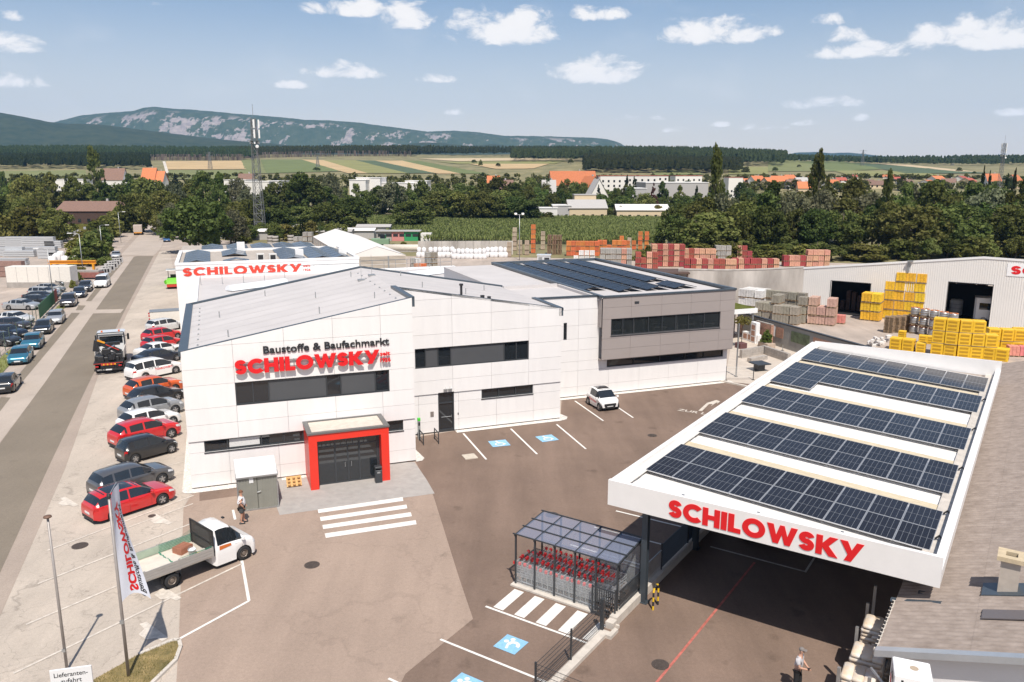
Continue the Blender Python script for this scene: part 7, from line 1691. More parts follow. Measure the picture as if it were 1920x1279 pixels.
def trunk_mesh(kind, seed):
    r_ = random.Random(seed); b = MB(); top = .5 if kind in ('round','wide') else .85
    pts = [(0,0,0),(r_.uniform(-.01,.01),r_.uniform(-.01,.01),.2),(r_.uniform(-.02,.02),r_.uniform(-.02,.02),.4),(0,0,top)]; rad = [.028,.021,.016,.005]
    for i in range(3): b.tube(pts[i], pts[i+1], rad[i], 7, 0, rad[i+1])
    if kind != 'conifer':
        for i in range(6):
            a = r_.uniform(0,2*pi); z = r_.uniform(.2,.45); q = (.05*cos(a),.05*sin(a),z+.09); b.tube((0,0,z), q, .012, 5, 0, .009); b.tube(q, (.26*cos(a+.2),.26*sin(a+.2),z+.28), .009, 5, 0, .003)
    return b.mesh('trunk', [M_bark], True)
KINDS = {}
for kind, mats_, per, sz in (('round',(L_dark,L_mid),80,.046),('wide',(L_mid,L_dark),80,.044),('tall',(L_mid,L_dark),80,.040),('poplar',(L_dark,),90,.034),('conifer',(L_con,),60,.038),('full',(L_dark,L_mid),80,.044),('shrub',(L_mid,L_yel),80,.085),('pale',(L_pale,),80,.040),('rust',(L_rust,),60,.038)):
    geo = dict(pale='wide', rust='conifer').get(kind, kind); KINDS[kind] = [(mesh_quads('crown', crown(geo, 11*i+len(kind)*3+ord(kind[0]), per, sz), mats_[i % len(mats_)]), trunk_mesh(geo, i)) for i in range(2 if kind in ('poplar','conifer','pale','rust') else 4)]
TREES = 0
DESC = dict(round='round leafy tree', wide='broad spreading tree', tall='tall leafy tree', poplar='tall slender poplar', conifer='dark conifer', shrub='leafy shrub', full='bushy full tree', pale='pale grey-green tree', rust='rusty brown conifer')
def tree(kind, px, Y, ytop, wpx, label=None, group=None, var=None, base=None):
    global TREES
    d = ray(px, ytop); X = d[0]*Y/d[1]; z0 = TH(X, Y) if base is None else base; zt = CAM_H+d[2]*Y/d[1]; h = max(1.5, zt-z0)
    w = wpx*Y/FOC*1.12; v = TREES if var is None else var; cm, tm = KINDS[kind][v % len(KINDS[kind])]; TREES += 1
    t = thing('tree' if kind != 'shrub' else 'shrub', label or f'{DESC[kind]} in the tree belt', 'tree' if kind != 'shrub' else 'shrub', (X, Y, z0-.05), random.uniform(0,6.28), group)
    t.scale = (w, w*random.uniform(.9,1.1), h*1.03)
    link('crown', cm, t); link('trunk', tm, t)
    return t
rs = random.Random(77)
def belt(x0, x1, step, Y0, Y1, topf, w, kinds, where, jt=10):
    x = x0
    while x < x1:
        k = rs.choice(kinds); Y = rs.uniform(Y0, Y1); wd = w*rs.uniform(.75,1.3)*(.6 if k in ('poplar','conifer') else 1)
        tree(k, x+rs.uniform(-step*.3,step*.3), Y, topf(x)+rs.uniform(-jt,jt)*(.6 if k == 'poplar' else 1), wd, f'{DESC[k]} {where}', 'trees '+where)
        x += step*rs.uniform(.8,1.2)
def pl(*pts): return lambda x: interp(pts, min(max(x, pts[0][0]), pts[-1][0]))
RT = 'in the dark wood right of the yard'
belt(1262, 1990, 44, 176, 186, pl((1255,402),(1300,382),(1400,374),(1500,380),(1600,376),(1700,372),(1800,366),(1990,366)), 92, ('full','wide','full'), 'in the front row of the right wood', 12)
belt(1275, 2000, 42, 190, 200, pl((1260,378),(1300,358),(1400,354),(1500,350),(1600,352),(1700,348),(1800,342),(1990,338)), 84, ('round','tall','wide','pale','full'), 'in the middle row of the right wood', 10)
belt(1300, 2000, 46, 206, 222, pl((1290,372),(1360,358),(1440,344),(1520,342),(1620,344),(1700,344),(1780,336),(1990,328)), 74, ('round','tall','wide'), 'in the rear row of the right wood', 8)
belt(1262, 1990, 30, 168, 174, pl((1262,452),(1500,450),(1990,440)), 54, ('shrub','round','shrub'), 'in the undergrowth of the right wood', 10)
tree('poplar', 1346, 205, 276, 44, 'tall poplar with pointed top rising above the right wood'); tree('poplar', 1540, 205, 283, 50, 'broad-topped poplar rising above the right wood'); tree('poplar', 1667, 190, 322, 34, 'slim poplar in the middle of the right wood')
for x, yt, w in ((1718,345,62),(1765,352,58),(1802,350,60)): tree('pale', x, 215, yt, w, 'silvery willow-like tree among the right wood', 'silvery willows')
for x, yt in ((1846,312),(1858,320),(1905,316),(1890,325)): tree('conifer', x, 260, yt, 20, 'dark conifer tip at the right picture edge', 'conifer tips')
belt(1200, 1262, 16, 168, 172, pl((1200,462),(1262,455)), 22, ('shrub',), 'at the edge of the maize', 4)
belt(1262, 1520, 24, 168, 174, pl((1262,462),(1520,470)), 34, ('shrub','round'), 'along the brick yard fence', 6)
# middle belt
MBT = 'in the middle tree belt'
tree('full', 655, 262, 366, 86, 'big walnut-like tree at the left end of the maize', None, 0); tree('full', 770, 266, 376, 78, 'rounded walnut-like tree standing in the maize edge', None, 1)
belt(470, 640, 30, 285, 315, pl((470,372),(520,338),(560,326),(600,345),(640,355)), 62, ('round','tall','wide'), MBT, 8); belt(470, 660, 34, 240, 258, pl((470,398),(540,386),(600,382),(660,398)), 60, ('full',), MBT, 10)
tree('pale', 618, 330, 316, 50, 'pale tall tree in front of the white factory'); tree('pale', 735, 330, 330, 56, 'pale airy tree beside the white factory'); tree('conifer', 565, 205, 412, 24, 'yellowish conifer near the tent hall'); tree('conifer', 745, 300, 345, 22, 'dark conifer before the white factory')
belt(690, 1000, 30, 318, 345, pl((690,352),(740,340),(800,352),(840,346),(900,340),(960,352),(1000,360)), 56, ('round','tall','wide','round'), MBT, 8)
belt(800, 1010, 36, 355, 400, pl((800,345),(880,330),(960,328),(1010,335)), 54, ('round','tall'), MBT, 8); belt(820, 1010, 28, 300, 316, pl((820,366),(880,358),(1010,368)), 54, ('full',), MBT, 8)
belt(990, 1350, 24, 340, 366, pl((990,350),(1040,348),(1100,356),(1180,358),(1270,362),(1350,362)), 46, ('round','wide','tall'), 'around the cream workshop', 8); belt(1120, 1270, 20, 320, 335, pl((1120,386),(1270,384)), 30, ('shrub','round'), 'in the hedge behind the maize', 4); belt(900, 1040, 18, 305, 312, pl((900,398),(1040,398)), 30, ('shrub',), 'in the hedge behind the maize', 4)
belt(1000, 1420, 24, 420, 520, pl((1000,318),(1060,330),(1130,345),(1250,345),(1330,350),(1420,345)), 34, ('round','tall','conifer'), 'between the village houses', 8); belt(1000, 1130, 18, 425, 440, pl((1000,336),(1130,342)), 26, ('round','full'), 'below the manor roof', 5); belt(640, 830, 26, 372, 384, pl((640,346),(830,348)), 34, ('round','tall','pale'), 'before the white factory', 7); belt(1118, 1345, 30, 366, 378, pl((1118,346),(1345,350)), 32, ('round','tall','conifer'), 'before the pale grey hall', 7); belt(1030, 1125, 24, 405, 418, pl((1030,330),(1125,334)), 30, ('round','tall'), 'below the manor roof', 5); tree('rust', 1226, 350, 345, 28, 'rusty brown dying conifer before the grey hall'); tree('conifer', 1190, 380, 330, 22, 'dark conifer beside the white flats'); tree('conifer', 1176, 430, 328, 18, 'slim dark conifer before the white flats')
belt(1400, 1920, 22, 520, 700, pl((1400,338),(1500,345),(1600,335),(1700,335),(1800,335),(1920,335)), 26, ('round','tall','conifer'), 'among the red-roofed village', 7)
CC, RR = [], []; rg2 = np.random.default_rng(44)
for a_, c_, y_, Y_ in ((480,1010,334,560),(480,1010,327,640),(990,1420,338,560),(-20,480,332,560),(-20,480,326,680),(1380,1930,342,560),(1380,1930,334,680),(1000,1420,330,700)):
    for px in np.arange(a_, c_, 11):
        Y = Y_+rg2.uniform(-20,20); X = (px+rg2.uniform(-6,6)-960)/FOC/_cp*Y; z0 = TH(X,Y); h = max(3.5, CAM_H+ray(px,y_+rg2.uniform(-4,5))[2]/ray(px,y_)[1]*Y-z0); w = rg2.uniform(2.2,3.8)
        for q_ in range(7): d = rg2.normal(size=3); d /= np.linalg.norm(d); CC.append([X+d[0]*w*.7, Y+d[1]*w*.7, z0+h*(.5+.38*d[2])]); RR.append(w*rg2.uniform(.35,.6))
struct(link('hedgerow_trees', mesh_quads('hedgerow_trees', leaves(rg2, np.array(CC), RR, 26, 1.1), L_dark)), 'stuff')
# left side
LT = 'in the left tree belt'
tree('full', 358, 186, 362, 108, 'big dark roadside tree beside the older hall', None, 0); tree('full', 398, 200, 382, 74, 'dark roadside tree behind the rear hall', None, 2); tree('pale', 428, 205, 386, 66, 'pale flowering bush-like tree by the rear hall'); tree('pale', 320, 225, 372, 44, 'pale elder-like tree at the bend of the road'); tree('conifer', 448, 215, 400, 22, 'dark conifer near the lattice mast')
tree('poplar', 173, 410, 277, 42, 'tall dark poplar standing out in the left tree belt')
belt(-20, 330, 30, 322, 345, pl((-20,345),(60,318),(100,330),(160,345),(230,340),(280,325),(330,345)), 60, ('round','tall','wide'), LT, 10); belt(-20, 84, 30, 240, 262, pl((-20,365),(84,368)), 58, ('full',), LT, 10); belt(244, 330, 26, 236, 256, pl((244,362),(280,352),(330,364)), 56, ('full','round'), LT, 8)
belt(330, 480, 28, 285, 330, pl((330,335),(380,330),(430,318),(480,345)), 50, ('round','tall','pale'), LT, 9); belt(400, 480, 30, 232, 250, pl((400,368),(480,376)), 52, ('full',), LT, 8); belt(445, 640, 22, 214, 232, pl((445,418),(560,412),(640,420)), 34, ('shrub','full'), 'beside the lattice mast', 8)
belt(-30, 110, 26, 205, 225, pl((-30,392),(50,385),(110,398)), 50, ('full','shrub'), LT, 8)
belt(0, 480, 30, 430, 560, pl((0,330),(100,335),(200,328),(300,330),(400,332),(480,335)), 30, ('round','tall','conifer'), 'far out on the left', 8)
for i in range(10):
    t = i/9; p = lerp(P(178,497), P(262,412), t); px = 178+84*t+rs.uniform(-8,2); Y = p[1]; zt = rs.uniform(5.5,8.2); yt = 326+(CAM_H-zt)*1525/Y
    tree('shrub', px-14+10*t, Y, yt, 7.0*FOC/Y, 'leafy roadside shrub in the hedge left of the road', 'roadside hedge shrubs', i); tree('shrub', px-34+20*t, Y+3, yt+6, 6.4*FOC/Y, 'leafy roadside shrub at the back of the hedge', 'roadside hedge shrubs', i+1)
for px, py, h in ((150,520,2.2),(142,528,2.0),(136,540,1.2),(8,505,2.0),(885,462,1.6),(808,462,1.6),(757,470,2.4),(700,462,2),(735,468,1.6)):
    q = P(px, py); tree('shrub', px, q[1], 326+(CAM_H-h)*1525/q[1], h*.9*FOC/q[1], 'small green shrub growing at a wall foot', 'wall-foot shrubs')
# clipped hedge on the far left
HG2 = tag(MB().bbox(-22,22,-1.2,1.2,0,1.9,.2).build('clipped_hedge', L_yel, None, False, (P(118,432)[0],P(118,432)[1],0), radians(3)), 'long clipped yellow-green hedge before the brown house', 'hedge')
V = leaves(np.random.default_rng(5), np.stack([np.linspace(-21.5,21.5,110), np.random.default_rng(6).uniform(-.9,.9,110), np.full(110,1.2)],1), [1.0]*110, 60, .5); link('hedge_leaves', mesh_quads('hedge_leaves', V, L_yel), HG2)

# ------------------------------------------------------------------ maize field
fld = [(682,418),(700,410),(1000,407),(1270,402),(1262,440),(1190,459),(960,458),(800,454),(720,440)]
FP = [P(*p) for p in fld]; struct(MB().sheet([p[:2] for p in FP], .03).build('maize_soil', mat('maize_soil',(.05,.055,.022),.95,var=.2,scale=.5,coord='World')))
rng = np.random.default_rng(9); xs = [p[0] for p in FP]; ys_ = [p[1] for p in FP]; pts = []
row = .75; a_ = radians(-16); ca, sa = cos(a_), sin(a_)
cand = []
for i in range(-160, 240):
    for j in range(-20, 330):
        u_, v_ = i*.85+rng.uniform(-.15,.15), 150+j*row*.8
        x, y = u_*ca-v_*sa*.0, v_+u_*sa*.3
        if min(xs) < x < max(xs) and min(ys_) < y < max(ys_) and inside(x, y, FP): cand.append((x, y))
cand = np.array(cand); k = len(cand); Q = []
for bl in range(3):
    a = rng.random(k)*2*pi; h = rng.uniform(1.3,2.1,k); l = rng.uniform(.35,.6,k); w = .10
    bx, by = cand[:,0]+rng.uniform(-.1,.1,k), cand[:,1]+rng.uniform(-.1,.1,k); tx, ty = bx+l*np.cos(a), by+l*np.sin(a); nx_, ny_ = -np.sin(a)*w, np.cos(a)*w; z0 = rng.uniform(.5,1.1,k)
    Q.append(np.stack([np.stack([bx-nx_,by-ny_,z0],1), np.stack([bx+nx_,by+ny_,z0],1), np.stack([tx+nx_,ty+ny_,h],1), np.stack([tx-nx_,ty-ny_,h],1)],1))
V = np.concatenate(Q).reshape(-1,3); struct(link('maize_plants', mesh_quads('maize_plants', V, leaf_mat('maize_leaf', (.16,.20,.06), (.26,.28,.11), 0, 0))), 'stuff')

# ------------------------------------------------------------------ far fields on the rising land
def field(name, quad, col, dz=.5, n=10, m_=6):
    b = MB()
    for i in range(n+1):
        for j in range(m_+1):
            s, t = i/n, j/m_; tp = (quad[0][0]+(quad[1][0]-quad[0][0])*s, quad[0][1]+(quad[1][1]-quad[0][1])*s); bt = (quad[3][0]+(quad[2][0]-quad[3][0])*s, quad[3][1]+(quad[2][1]-quad[3][1])*s)
            p = TG(tp[0]+(bt[0]-tp[0])*t, tp[1]+(bt[1]-tp[1])*t, 380); b.v.append((p[0], p[1], p[2]+dz))
    for i in range(n):
        for j in range(m_): a = i*(m_+1)+j; b.f.append((a,a+1,a+m_+2,a+m_+1)); b.mi.append(0)
    struct(b.build(name, mat('field_'+col[0], col[1], .95, var=.12, scale=.03, coord='World', detail=6), None, True))
W_ = ('wheat',(.46,.33,.17)); Gr = ('green',(.13,.155,.05)); Yg = ('yellowgreen',(.22,.215,.075)); Dg = ('darkgreen',(.075,.105,.05)); Pw = ('palewheat',(.50,.39,.24)); Pa = ('pasture',(.17,.18,.065))
for q, c in (([(488,300),(566,300),(640,322),(500,326)],Gr),([(566,300),(606,301),(690,326),(652,326)],W_),([(606,301),(666,301),(765,326),(690,326)],Yg),([(666,301),(704,302),(818,326),(765,326)],Dg),([(704,302),(754,302),(864,327),(822,327)],W_),([(754,302),(784,302),(915,327),(864,327)],Gr),
   ([(784,298),(960,297),(1100,300),(860,303)],Pw),([(820,304),(1060,302),(1040,308),(860,308)],Yg),([(880,308),(1030,308),(1000,317),(930,318)],W_),([(312,303),(452,302),(462,318),(310,319)],W_),([(452,300),(486,299),(500,326),(462,326)],Pa),([(0,322),(160,320),(165,336),(0,338)],Pa),([(300,320),(470,320),(480,336),(300,338)],Pa),
   ([(1220,322),(1300,320),(1320,328),(1230,330)],Pa),([(1366,313),(1440,314),(1440,328),(1366,328)],Yg),([(1500,303),(1580,303),(1660,318),(1560,322)],Gr),([(1440,300),(1500,301),(1560,322),(1440,322)],Pa),([(1580,305),(1640,308),(1860,326),(1700,326)],Dg),([(1640,307),(1700,309),(1830,323),(1790,322)],Pw),([(1560,320),(1700,322),(1800,332),(1600,332)],Yg)):
    field('field', q, c)
field('farm_track', [(305,304),(310,304),(318,330),(312,330)], ('track',(.55,.50,.43)), .9, 2, 8)
# pine forests: tens of thousands of trees read as one mass
def pines(name, n, xr, yr, seed, hr=(13,19), test=None, m=L_con, trunk=True):
    rg = np.random.default_rng(seed); V = []
    for i in range(n):
        y = rg.uniform(*yr); x = (xr[0]+(xr[1]-xr[0])*rg.random())*y
        if test and not test(x/y, y): continue
        z = TH(x, y)-.5; h = rg.uniform(*hr); w = rg.uniform(2.4,4.2); k = 5; zc = z+h*(.42 if trunk else .05); a0 = rg.random()*6.28
        ring = [(x+w*cos(a0+2*pi*j/k)*rg.uniform(.7,1.2), y+w*sin(a0+2*pi*j/k), zc+rg.uniform(-.08,.12)*h) for j in range(k)]; ring2 = [(x+.62*w*cos(a0+.6+2*pi*j/k), y+.62*w*sin(a0+.6+2*pi*j/k), z+h*.8+rg.uniform(-.05,.05)*h) for j in range(k)]; tp = (x+rg.uniform(-.5,.5), y, z+h)
        for j in range(k):
            j2 = (j+1) % k; V += [ring[j],ring[j2],ring2[j2],ring2[j]]; V += [ring2[j],ring2[j2],tp,tp]
    me = mesh_quads(name, np.array(V), m); return struct(link(name, me), 'stuff')
# forest bands sit on the land behind the fields; a stripe of bare trunks shows at their edges
ang = lambda px: (px-960)/FOC/_cp
def band(px0, px1, Y0, Y1, n, seed, hr=(13,19)): pines('pine_forest', n, (ang(px0), ang(px1)), (Y0, Y1), seed, hr)
band(-120, 500, 1180, 1900, 5200, 1); band(470, 790, 1330, 1900, 2400, 2); band(770, 1120, 1420, 1900, 1600, 3); band(960, 1450, 1050, 1700, 4200, 4); band(1430, 1960, 1180, 1600, 1600, 5, (9,13)); band(-100, 310, 860, 1180, 1500, 6, (9,14)); band(1090, 1370, 790, 1050, 1700, 7, (9,14))
rg = random.Random(15); b = MB()
for i in range(900):
    px = rg.choice((rg.uniform(300,500), rg.uniform(480,780), rg.uniform(960,1100))); Y = {0:1175,1:1322,2:1410}[0 if px < 480 else (1 if px < 800 else 2)]+rg.uniform(0,25); x = ang(px)*Y; z = TH(x, Y); b.tube((x,Y,z-1),(x+rg.uniform(-.4,.4),Y,z+9),.35,3)
struct(b.build('pine_trunks', mat('pine_bark',(.16,.12,.10),.9)), 'stuff')
for i in range(14):
    px = rg.uniform(460,1900); Y = rg.uniform(720,1050); x = ang(px)*Y; tree(rg.choice(('round','shrub','round')), px, Y, 326+(CAM_H-TH(x,Y)-rg.uniform(4,8))*1525/Y, rg.uniform(8,15), 'lone field tree on the far slope', 'field trees on the far slope')
# ------------------------------------------------------------------ hills and the limestone ridge
def rock_mat(name, forest, forest2, rock, rock2, thr, meadow=None):
    m = bpy.data.materials.new(name); m.use_nodes = True; nt = m.node_tree; N = nt.nodes; L = nt.links; b = N['Principled BSDF']; b.inputs['Roughness'].default_value = .95; b.inputs['Specular IOR Level'].default_value = .1
    g = N.new('ShaderNodeNewGeometry'); at = N.new('ShaderNodeAttribute'); at.attribute_name = 'frac'
    def noise(sc, det, st=(1,1,1)):
        mp_ = N.new('ShaderNodeMapping'); mp_.inputs['Scale'].default_value = st; n = N.new('ShaderNodeTexNoise'); n.inputs['Scale'].default_value = sc; n.inputs['Detail'].default_value = det; n.inputs['Roughness'].default_value = .65; L.new(g.outputs['Position'], mp_.inputs[0]); L.new(mp_.outputs[0], n.inputs[0]); return n.outputs[0]
    def mp2(s, a, c, d=0., e=1.):
        r = N.new('ShaderNodeMapRange'); r.inputs[1].default_value = a; r.inputs[2].default_value = c; r.inputs[3].default_value = d; r.inputs[4].default_value = e; L.new(s, r.inputs[0]); return r.outputs[0]
    def mix(f, a, c):
        x = N.new('ShaderNodeMix'); x.data_type = 'RGBA'
        if isinstance(f, float): x.inputs['Factor'].default_value = f
        else: L.new(f, x.inputs['Factor'])
        for k, s in (('A',a),('B',c)):
            if isinstance(s, tuple): x.inputs[k].default_value = (*s,1)
            else: L.new(s, x.inputs[k])
        return x.outputs['Result']
    fc = mix(mp2(noise(.02,8),.35,.65), forest, forest2)
    if rock:
        rk = mix(mp2(noise(.03,6,(1,1,.3)),.35,.65), rock, rock2)
        msk = N.new('ShaderNodeMath'); msk.operation = 'ADD'; L.new(noise(.0045,10,(1,.6,1.5)), msk.inputs[0]); L.new(mp2(noise(.03,6,(1,.4,.2)),.3,.7,-.13,.13), msk.inputs[1])
        f = mp2(msk.outputs[0], thr, thr+.045); w1 = mp2(at.outputs['Fac'], .30, .48); w2 = mp2(at.outputs['Fac'], .97, .86)
        k = N.new('ShaderNodeMath'); k.operation = 'MULTIPLY'; L.new(f, k.inputs[0]); L.new(w1, k.inputs[1]); k2 = N.new('ShaderNodeMath'); k2.operation = 'MULTIPLY'; L.new(k.outputs[0], k2.inputs[0]); L.new(w2, k2.inputs[1]); fc = mix(k2.outputs[0], fc, rk)
    L.new(fc, b.inputs['Base Color'])
    return m
import mathutils.noise as mn
def ridge(name, prof, Dn, D, m, rows=46, step=5, foot=40., amp=.05, seed=0, steep=1.25, zoff=0.):
    x0, x1 = prof[0][0], prof[-1][0]; cols = int((x1-x0)/step)+1; b = MB(); fr = []
    for i in range(cols):
        px = x0+(x1-x0)*i/(cols-1); py = interp(prof, px)+.7*mn.noise((px*.05,seed,1))+.5*mn.noise((px*.19,seed,5)); zr_ = CAM_H+ray(px,py)[2]/ray(px,py)[1]*D; zr_ = max(zr_, foot+1)
        for j in range(rows+8):
            t = j/(rows-1) if j < rows else 1+(j-rows+1)*.1
            nv = mn.fractal((px*.021+seed, t*2.0, seed*1.3), 1.0, 2.1, 5)+.5*mn.fractal((px*.09+seed, t*3.0, 2.2), 1.0, 2.1, 3)
            if t <= 1:
                f = t**steep*.55+.45*sstep(.45,.92,t); Y = Dn+(D-Dn)*t+nv*(D-Dn)*amp*4*t*(1-t); z = foot+(zr_-foot)*f+nv*(zr_-foot)*amp*t*(1-t)*3
            else: f = 1-(t-1)*.8; Y = D+(t-1)*(D-Dn)*1.5; z = foot+(zr_-foot)*f
            a = ang(px); b.v.append((a*Y, Y, z+zoff)); fr.append(min(1., f))
    R = rows+8
    for i in range(cols-1):
        for j in range(R-1): k = i*R+j; b.f.append((k,k+R,k+R+1,k+1)); b.mi.append(0)
    o = b.build(name, m, None, True); a_ = o.data.attributes.new('frac', 'FLOAT', 'POINT'); a_.data.foreach_set('value', fr); struct(o); return o
M_lime = rock_mat('limestone_ridge', (.045,.065,.030), (.075,.09,.045), (.34,.29,.26), (.21,.185,.175), .535)
M_forh = rock_mat('forested_hill', (.032,.045,.020), (.058,.068,.032), None, None, 0)
ridge('mountain_ridge', [(100,262),(140,232),(160,226),(200,216),(230,213),(290,208),(310,202),(330,200),(350,203),(400,206),(470,213),(540,219),(570,222),(600,225),(640,226),(690,230),(730,236),(760,240),(790,244),(810,247),(830,246),(860,245),(900,248),(940,254),(960,255),(1000,255),(1060,257),(1100,258),(1130,261),(1150,267),(1165,276),(1180,285),(1215,296)], 4300, 5600, M_lime, 54, 4, 40, .05, 3)
ridge('wooded_hill', [(-420,190),(-200,196),(-60,200),(0,203),(30,207),(70,214),(110,222),(140,229),(170,232),(210,232),(250,236),(300,243),(360,251),(420,259),(480,265),(560,272),(640,280),(700,290)], 2300, 3700, M_forh, 30, 8, 45, .05, 9, 1.0)
ridge('foothills', [(640,296),(700,282),(760,272),(800,267),(840,268),(880,274),(930,270),(980,278),(1060,284),(1120,292),(1180,300)], 3000, 4000, M_forh, 20, 8, 45, .05, 21, 1.0)
ridge('blue_hills', [(1330,302),(1420,297),(1450,290),(1470,286),(1500,285),(1530,287),(1560,286),(1600,290),(1640,295),(1670,294),(1720,297),(1800,299),(1850,302),(1900,307),(1960,311),(2100,318),(2300,320)], 5200, 6400, M_forh, 20, 8, 30, .03, 33, 1.0)
# ------------------------------------------------------------------ haze
def haze(density):
    b = MB().box(-7500,7500,-400,7600,-2,640); m = bpy.data.materials.new('summer_haze'); m.use_nodes = True; nt = m.node_tree; nt.nodes.clear(); out = nt.nodes.new('ShaderNodeOutputMaterial'); v = nt.nodes.new('ShaderNodeVolumePrincipled')
    v.inputs['Color'].default_value = (.22,.51,1,1); v.inputs['Density'].default_value = density; v.inputs['Anisotropy'].default_value = -.1; nt.links.new(v.outputs[0], out.inputs['Volume'])
    return struct(b.build('haze', m), 'stuff')
haze(5.2e-5)
# ------------------------------------------------------------------ houses and sheds in the distance
ROOFM = dict(orange=mat('orange_roof_tiles',(.52,.17,.07),.85,var=.15,scale=2,obvar=.15), brown=mat('brown_roof_tiles',(.20,.12,.09),.85,var=.15,scale=2,obvar=.15), grey=mat('grey_roof_sheet',(.40,.38,.36),.7,var=.08,obvar=.08), white=mat('white_roof_sheet',(.74,.72,.69),.6,var=.04), red=mat('red_roof_tiles',(.36,.09,.06),.85,var=.15,obvar=.1))
WALLM = dict(white=mat('white_house_wall',(.72,.69,.64),.85,var=.05,obvar=.06), cream=mat('cream_house_wall',(.62,.49,.32),.85,var=.05,obvar=.06), brown=mat('brown_timber_wall',(.07,.04,.03),.85,var=.2,scale=2), grey=mat('grey_house_wall',(.42,.40,.38),.85,var=.06), orange=mat('orange_house_wall',(.55,.28,.13),.85,var=.05))
def house(px, Y, ytop, wpx, dep, roof, wall, rot, label, group=None, ridge_=True, hf=.55, z=None, cat='house', name='house', chim=True, win=2):
    d = ray(px, ytop); X = d[0]*Y/d[1]; z0 = TH(X, Y) if z is None else z; H_ = max(3., CAM_H+d[2]*Y/d[1]-z0); w = wpx*Y/FOC; he = H_*hf if ridge_ else H_
    t = thing(name, label, cat, (X, Y+dep/2, z0-.3), radians(rot), group); hw, hd2 = w/2, dep/2
    MB().box(-hw,hw,-hd2,hd2,0,he+.3).build('wall', WALLM[wall], t)
    if ridge_:
        g_ = MB(); g_.add([(-hw,-hd2,he+.3),(-hw,hd2,he+.3),(-hw,0,H_+.25)], [(0,2,1)]); g_.add([(hw,-hd2,he+.3),(hw,hd2,he+.3),(hw,0,H_+.25)], [(0,1,2)]); g_.build('gable', WALLM[wall], t)
        o_ = .4
        r_ = MB(); r_.add([(-hw-o_,-hd2-o_,he+.12),(hw+o_,-hd2-o_,he+.12),(hw+o_,0,H_+.45),(-hw-o_,0,H_+.45)], [(0,1,2,3)]); r_.add([(-hw-o_,hd2+o_,he+.12),(hw+o_,hd2+o_,he+.12),(hw+o_,0,H_+.45),(-hw-o_,0,H_+.45)], [(3,2,1,0)]); ro = r_.build('roof', ROOFM[roof], t)
        if chim: MB().box(hw*.3,hw*.3+.7,.3,1.0,H_-.6,H_+1.3).build('chimney', WALLM['grey'], ro)
    else: MB().box(-hw-.2,hw+.2,-hd2-.2,hd2+.2,he+.3,he+.6).build('roof', ROOFM[roof], t)
    n = max(1, int(w/3.2)); fl = max(1, min(win, int(he/2.8)))
    for i in range(n):
        for f in range(fl):
            x = -hw+w*(i+.5)/n; z_ = 1.2+f*2.7; wo = MB().box(x-.55,x+.55,-hd2-.04,-hd2+.02,z_,z_+1.3).build('window', M_trim, t); MB().box(x-.48,x+.48,-hd2-.06,-hd2-.04,z_+.06,z_+1.24).build('pane', M_glass, wo)
    return t
VG = 'red-roofed village houses'
rs = random.Random(51)
vill = [(1405,640,335,24,'orange'),(1422,600,330,26,'orange'),(1446,560,333,26,'orange'),(1464,580,330,30,'orange'),(1483,640,328,20,'orange'),(1492,560,337,26,'brown'),(1506,600,333,22,'grey'),(1512,520,341,22,'orange'),(1565,560,337,26,'orange'),(1580,620,333,18,'red'),(1632,600,337,20,'brown'),(1648,560,339,26,'brown'),(1690,640,333,20,'red'),(1702,600,337,24,'brown'),(1745,600,338,24,'orange'),(1762,620,330,26,'orange'),(1785,580,335,24,'brown'),(1808,640,330,22,'red'),(1822,600,334,22,'red'),(1868,560,326,24,'orange'),(1910,560,328,22,'orange'),(1530,660,331,20,'orange'),(1600,680,331,18,'red'),(1670,680,332,18,'orange'),(1396,560,340,18,'brown')]
words = ('leftmost','second','third','fourth','fifth','sixth','seventh','eighth','ninth','tenth','eleventh','twelfth','thirteenth','fourteenth','fifteenth','sixteenth','seventeenth','eighteenth','nineteenth','twentieth')
for i, (px, Y, yt, w, r) in enumerate(sorted(vill)): house(px, Y, yt, w, 9, r, rs.choice(('white','cream','white')), rs.uniform(-40,40), f'small {r}-roofed village house, {words[i] if i < 20 else "rightmost group"} from the left', VG, True, .5)
house(1075, 470, 321, 84, 14, 'orange', 'cream', 8, 'long orange-roofed manor-like building above the trees'); house(1108, 430, 331, 26, 12, 'orange', 'cream', -50, 'orange-roofed cream house beside the long manor roof'); house(1121, 400, 336, 22, 10, 'grey', 'white', -70, 'white steep-gabled house in front of the flats', None, True, .45)
for i, (px, w, Y) in enumerate(((1150,52,470),(1205,56,480),(1238,30,490),(1290,50,520))): house(px, Y, 330, w, 12, 'red', 'white', rs.uniform(-6,6), ('white block of flats next to the manor roof','white block of flats in the middle','narrow white block of flats','white block of flats behind the grey hall')[i], 'white blocks of flats', False, name='apartment_block', cat='building', win=6)
house(1268, 384, 343, 116, 26, 'white', 'grey', 2, 'long pale grey hall with white roof behind the trees', None, False, name='industrial_hall', cat='building', win=1); house(1196, 360, 354, 30, 16, 'white', 'grey', 2, 'low grey shed left of the long pale hall', None, False, name='shed', cat='building', win=1); house(1380, 500, 333, 26, 12, 'red', 'white', 0, 'low white house right of the poplar', None, False)
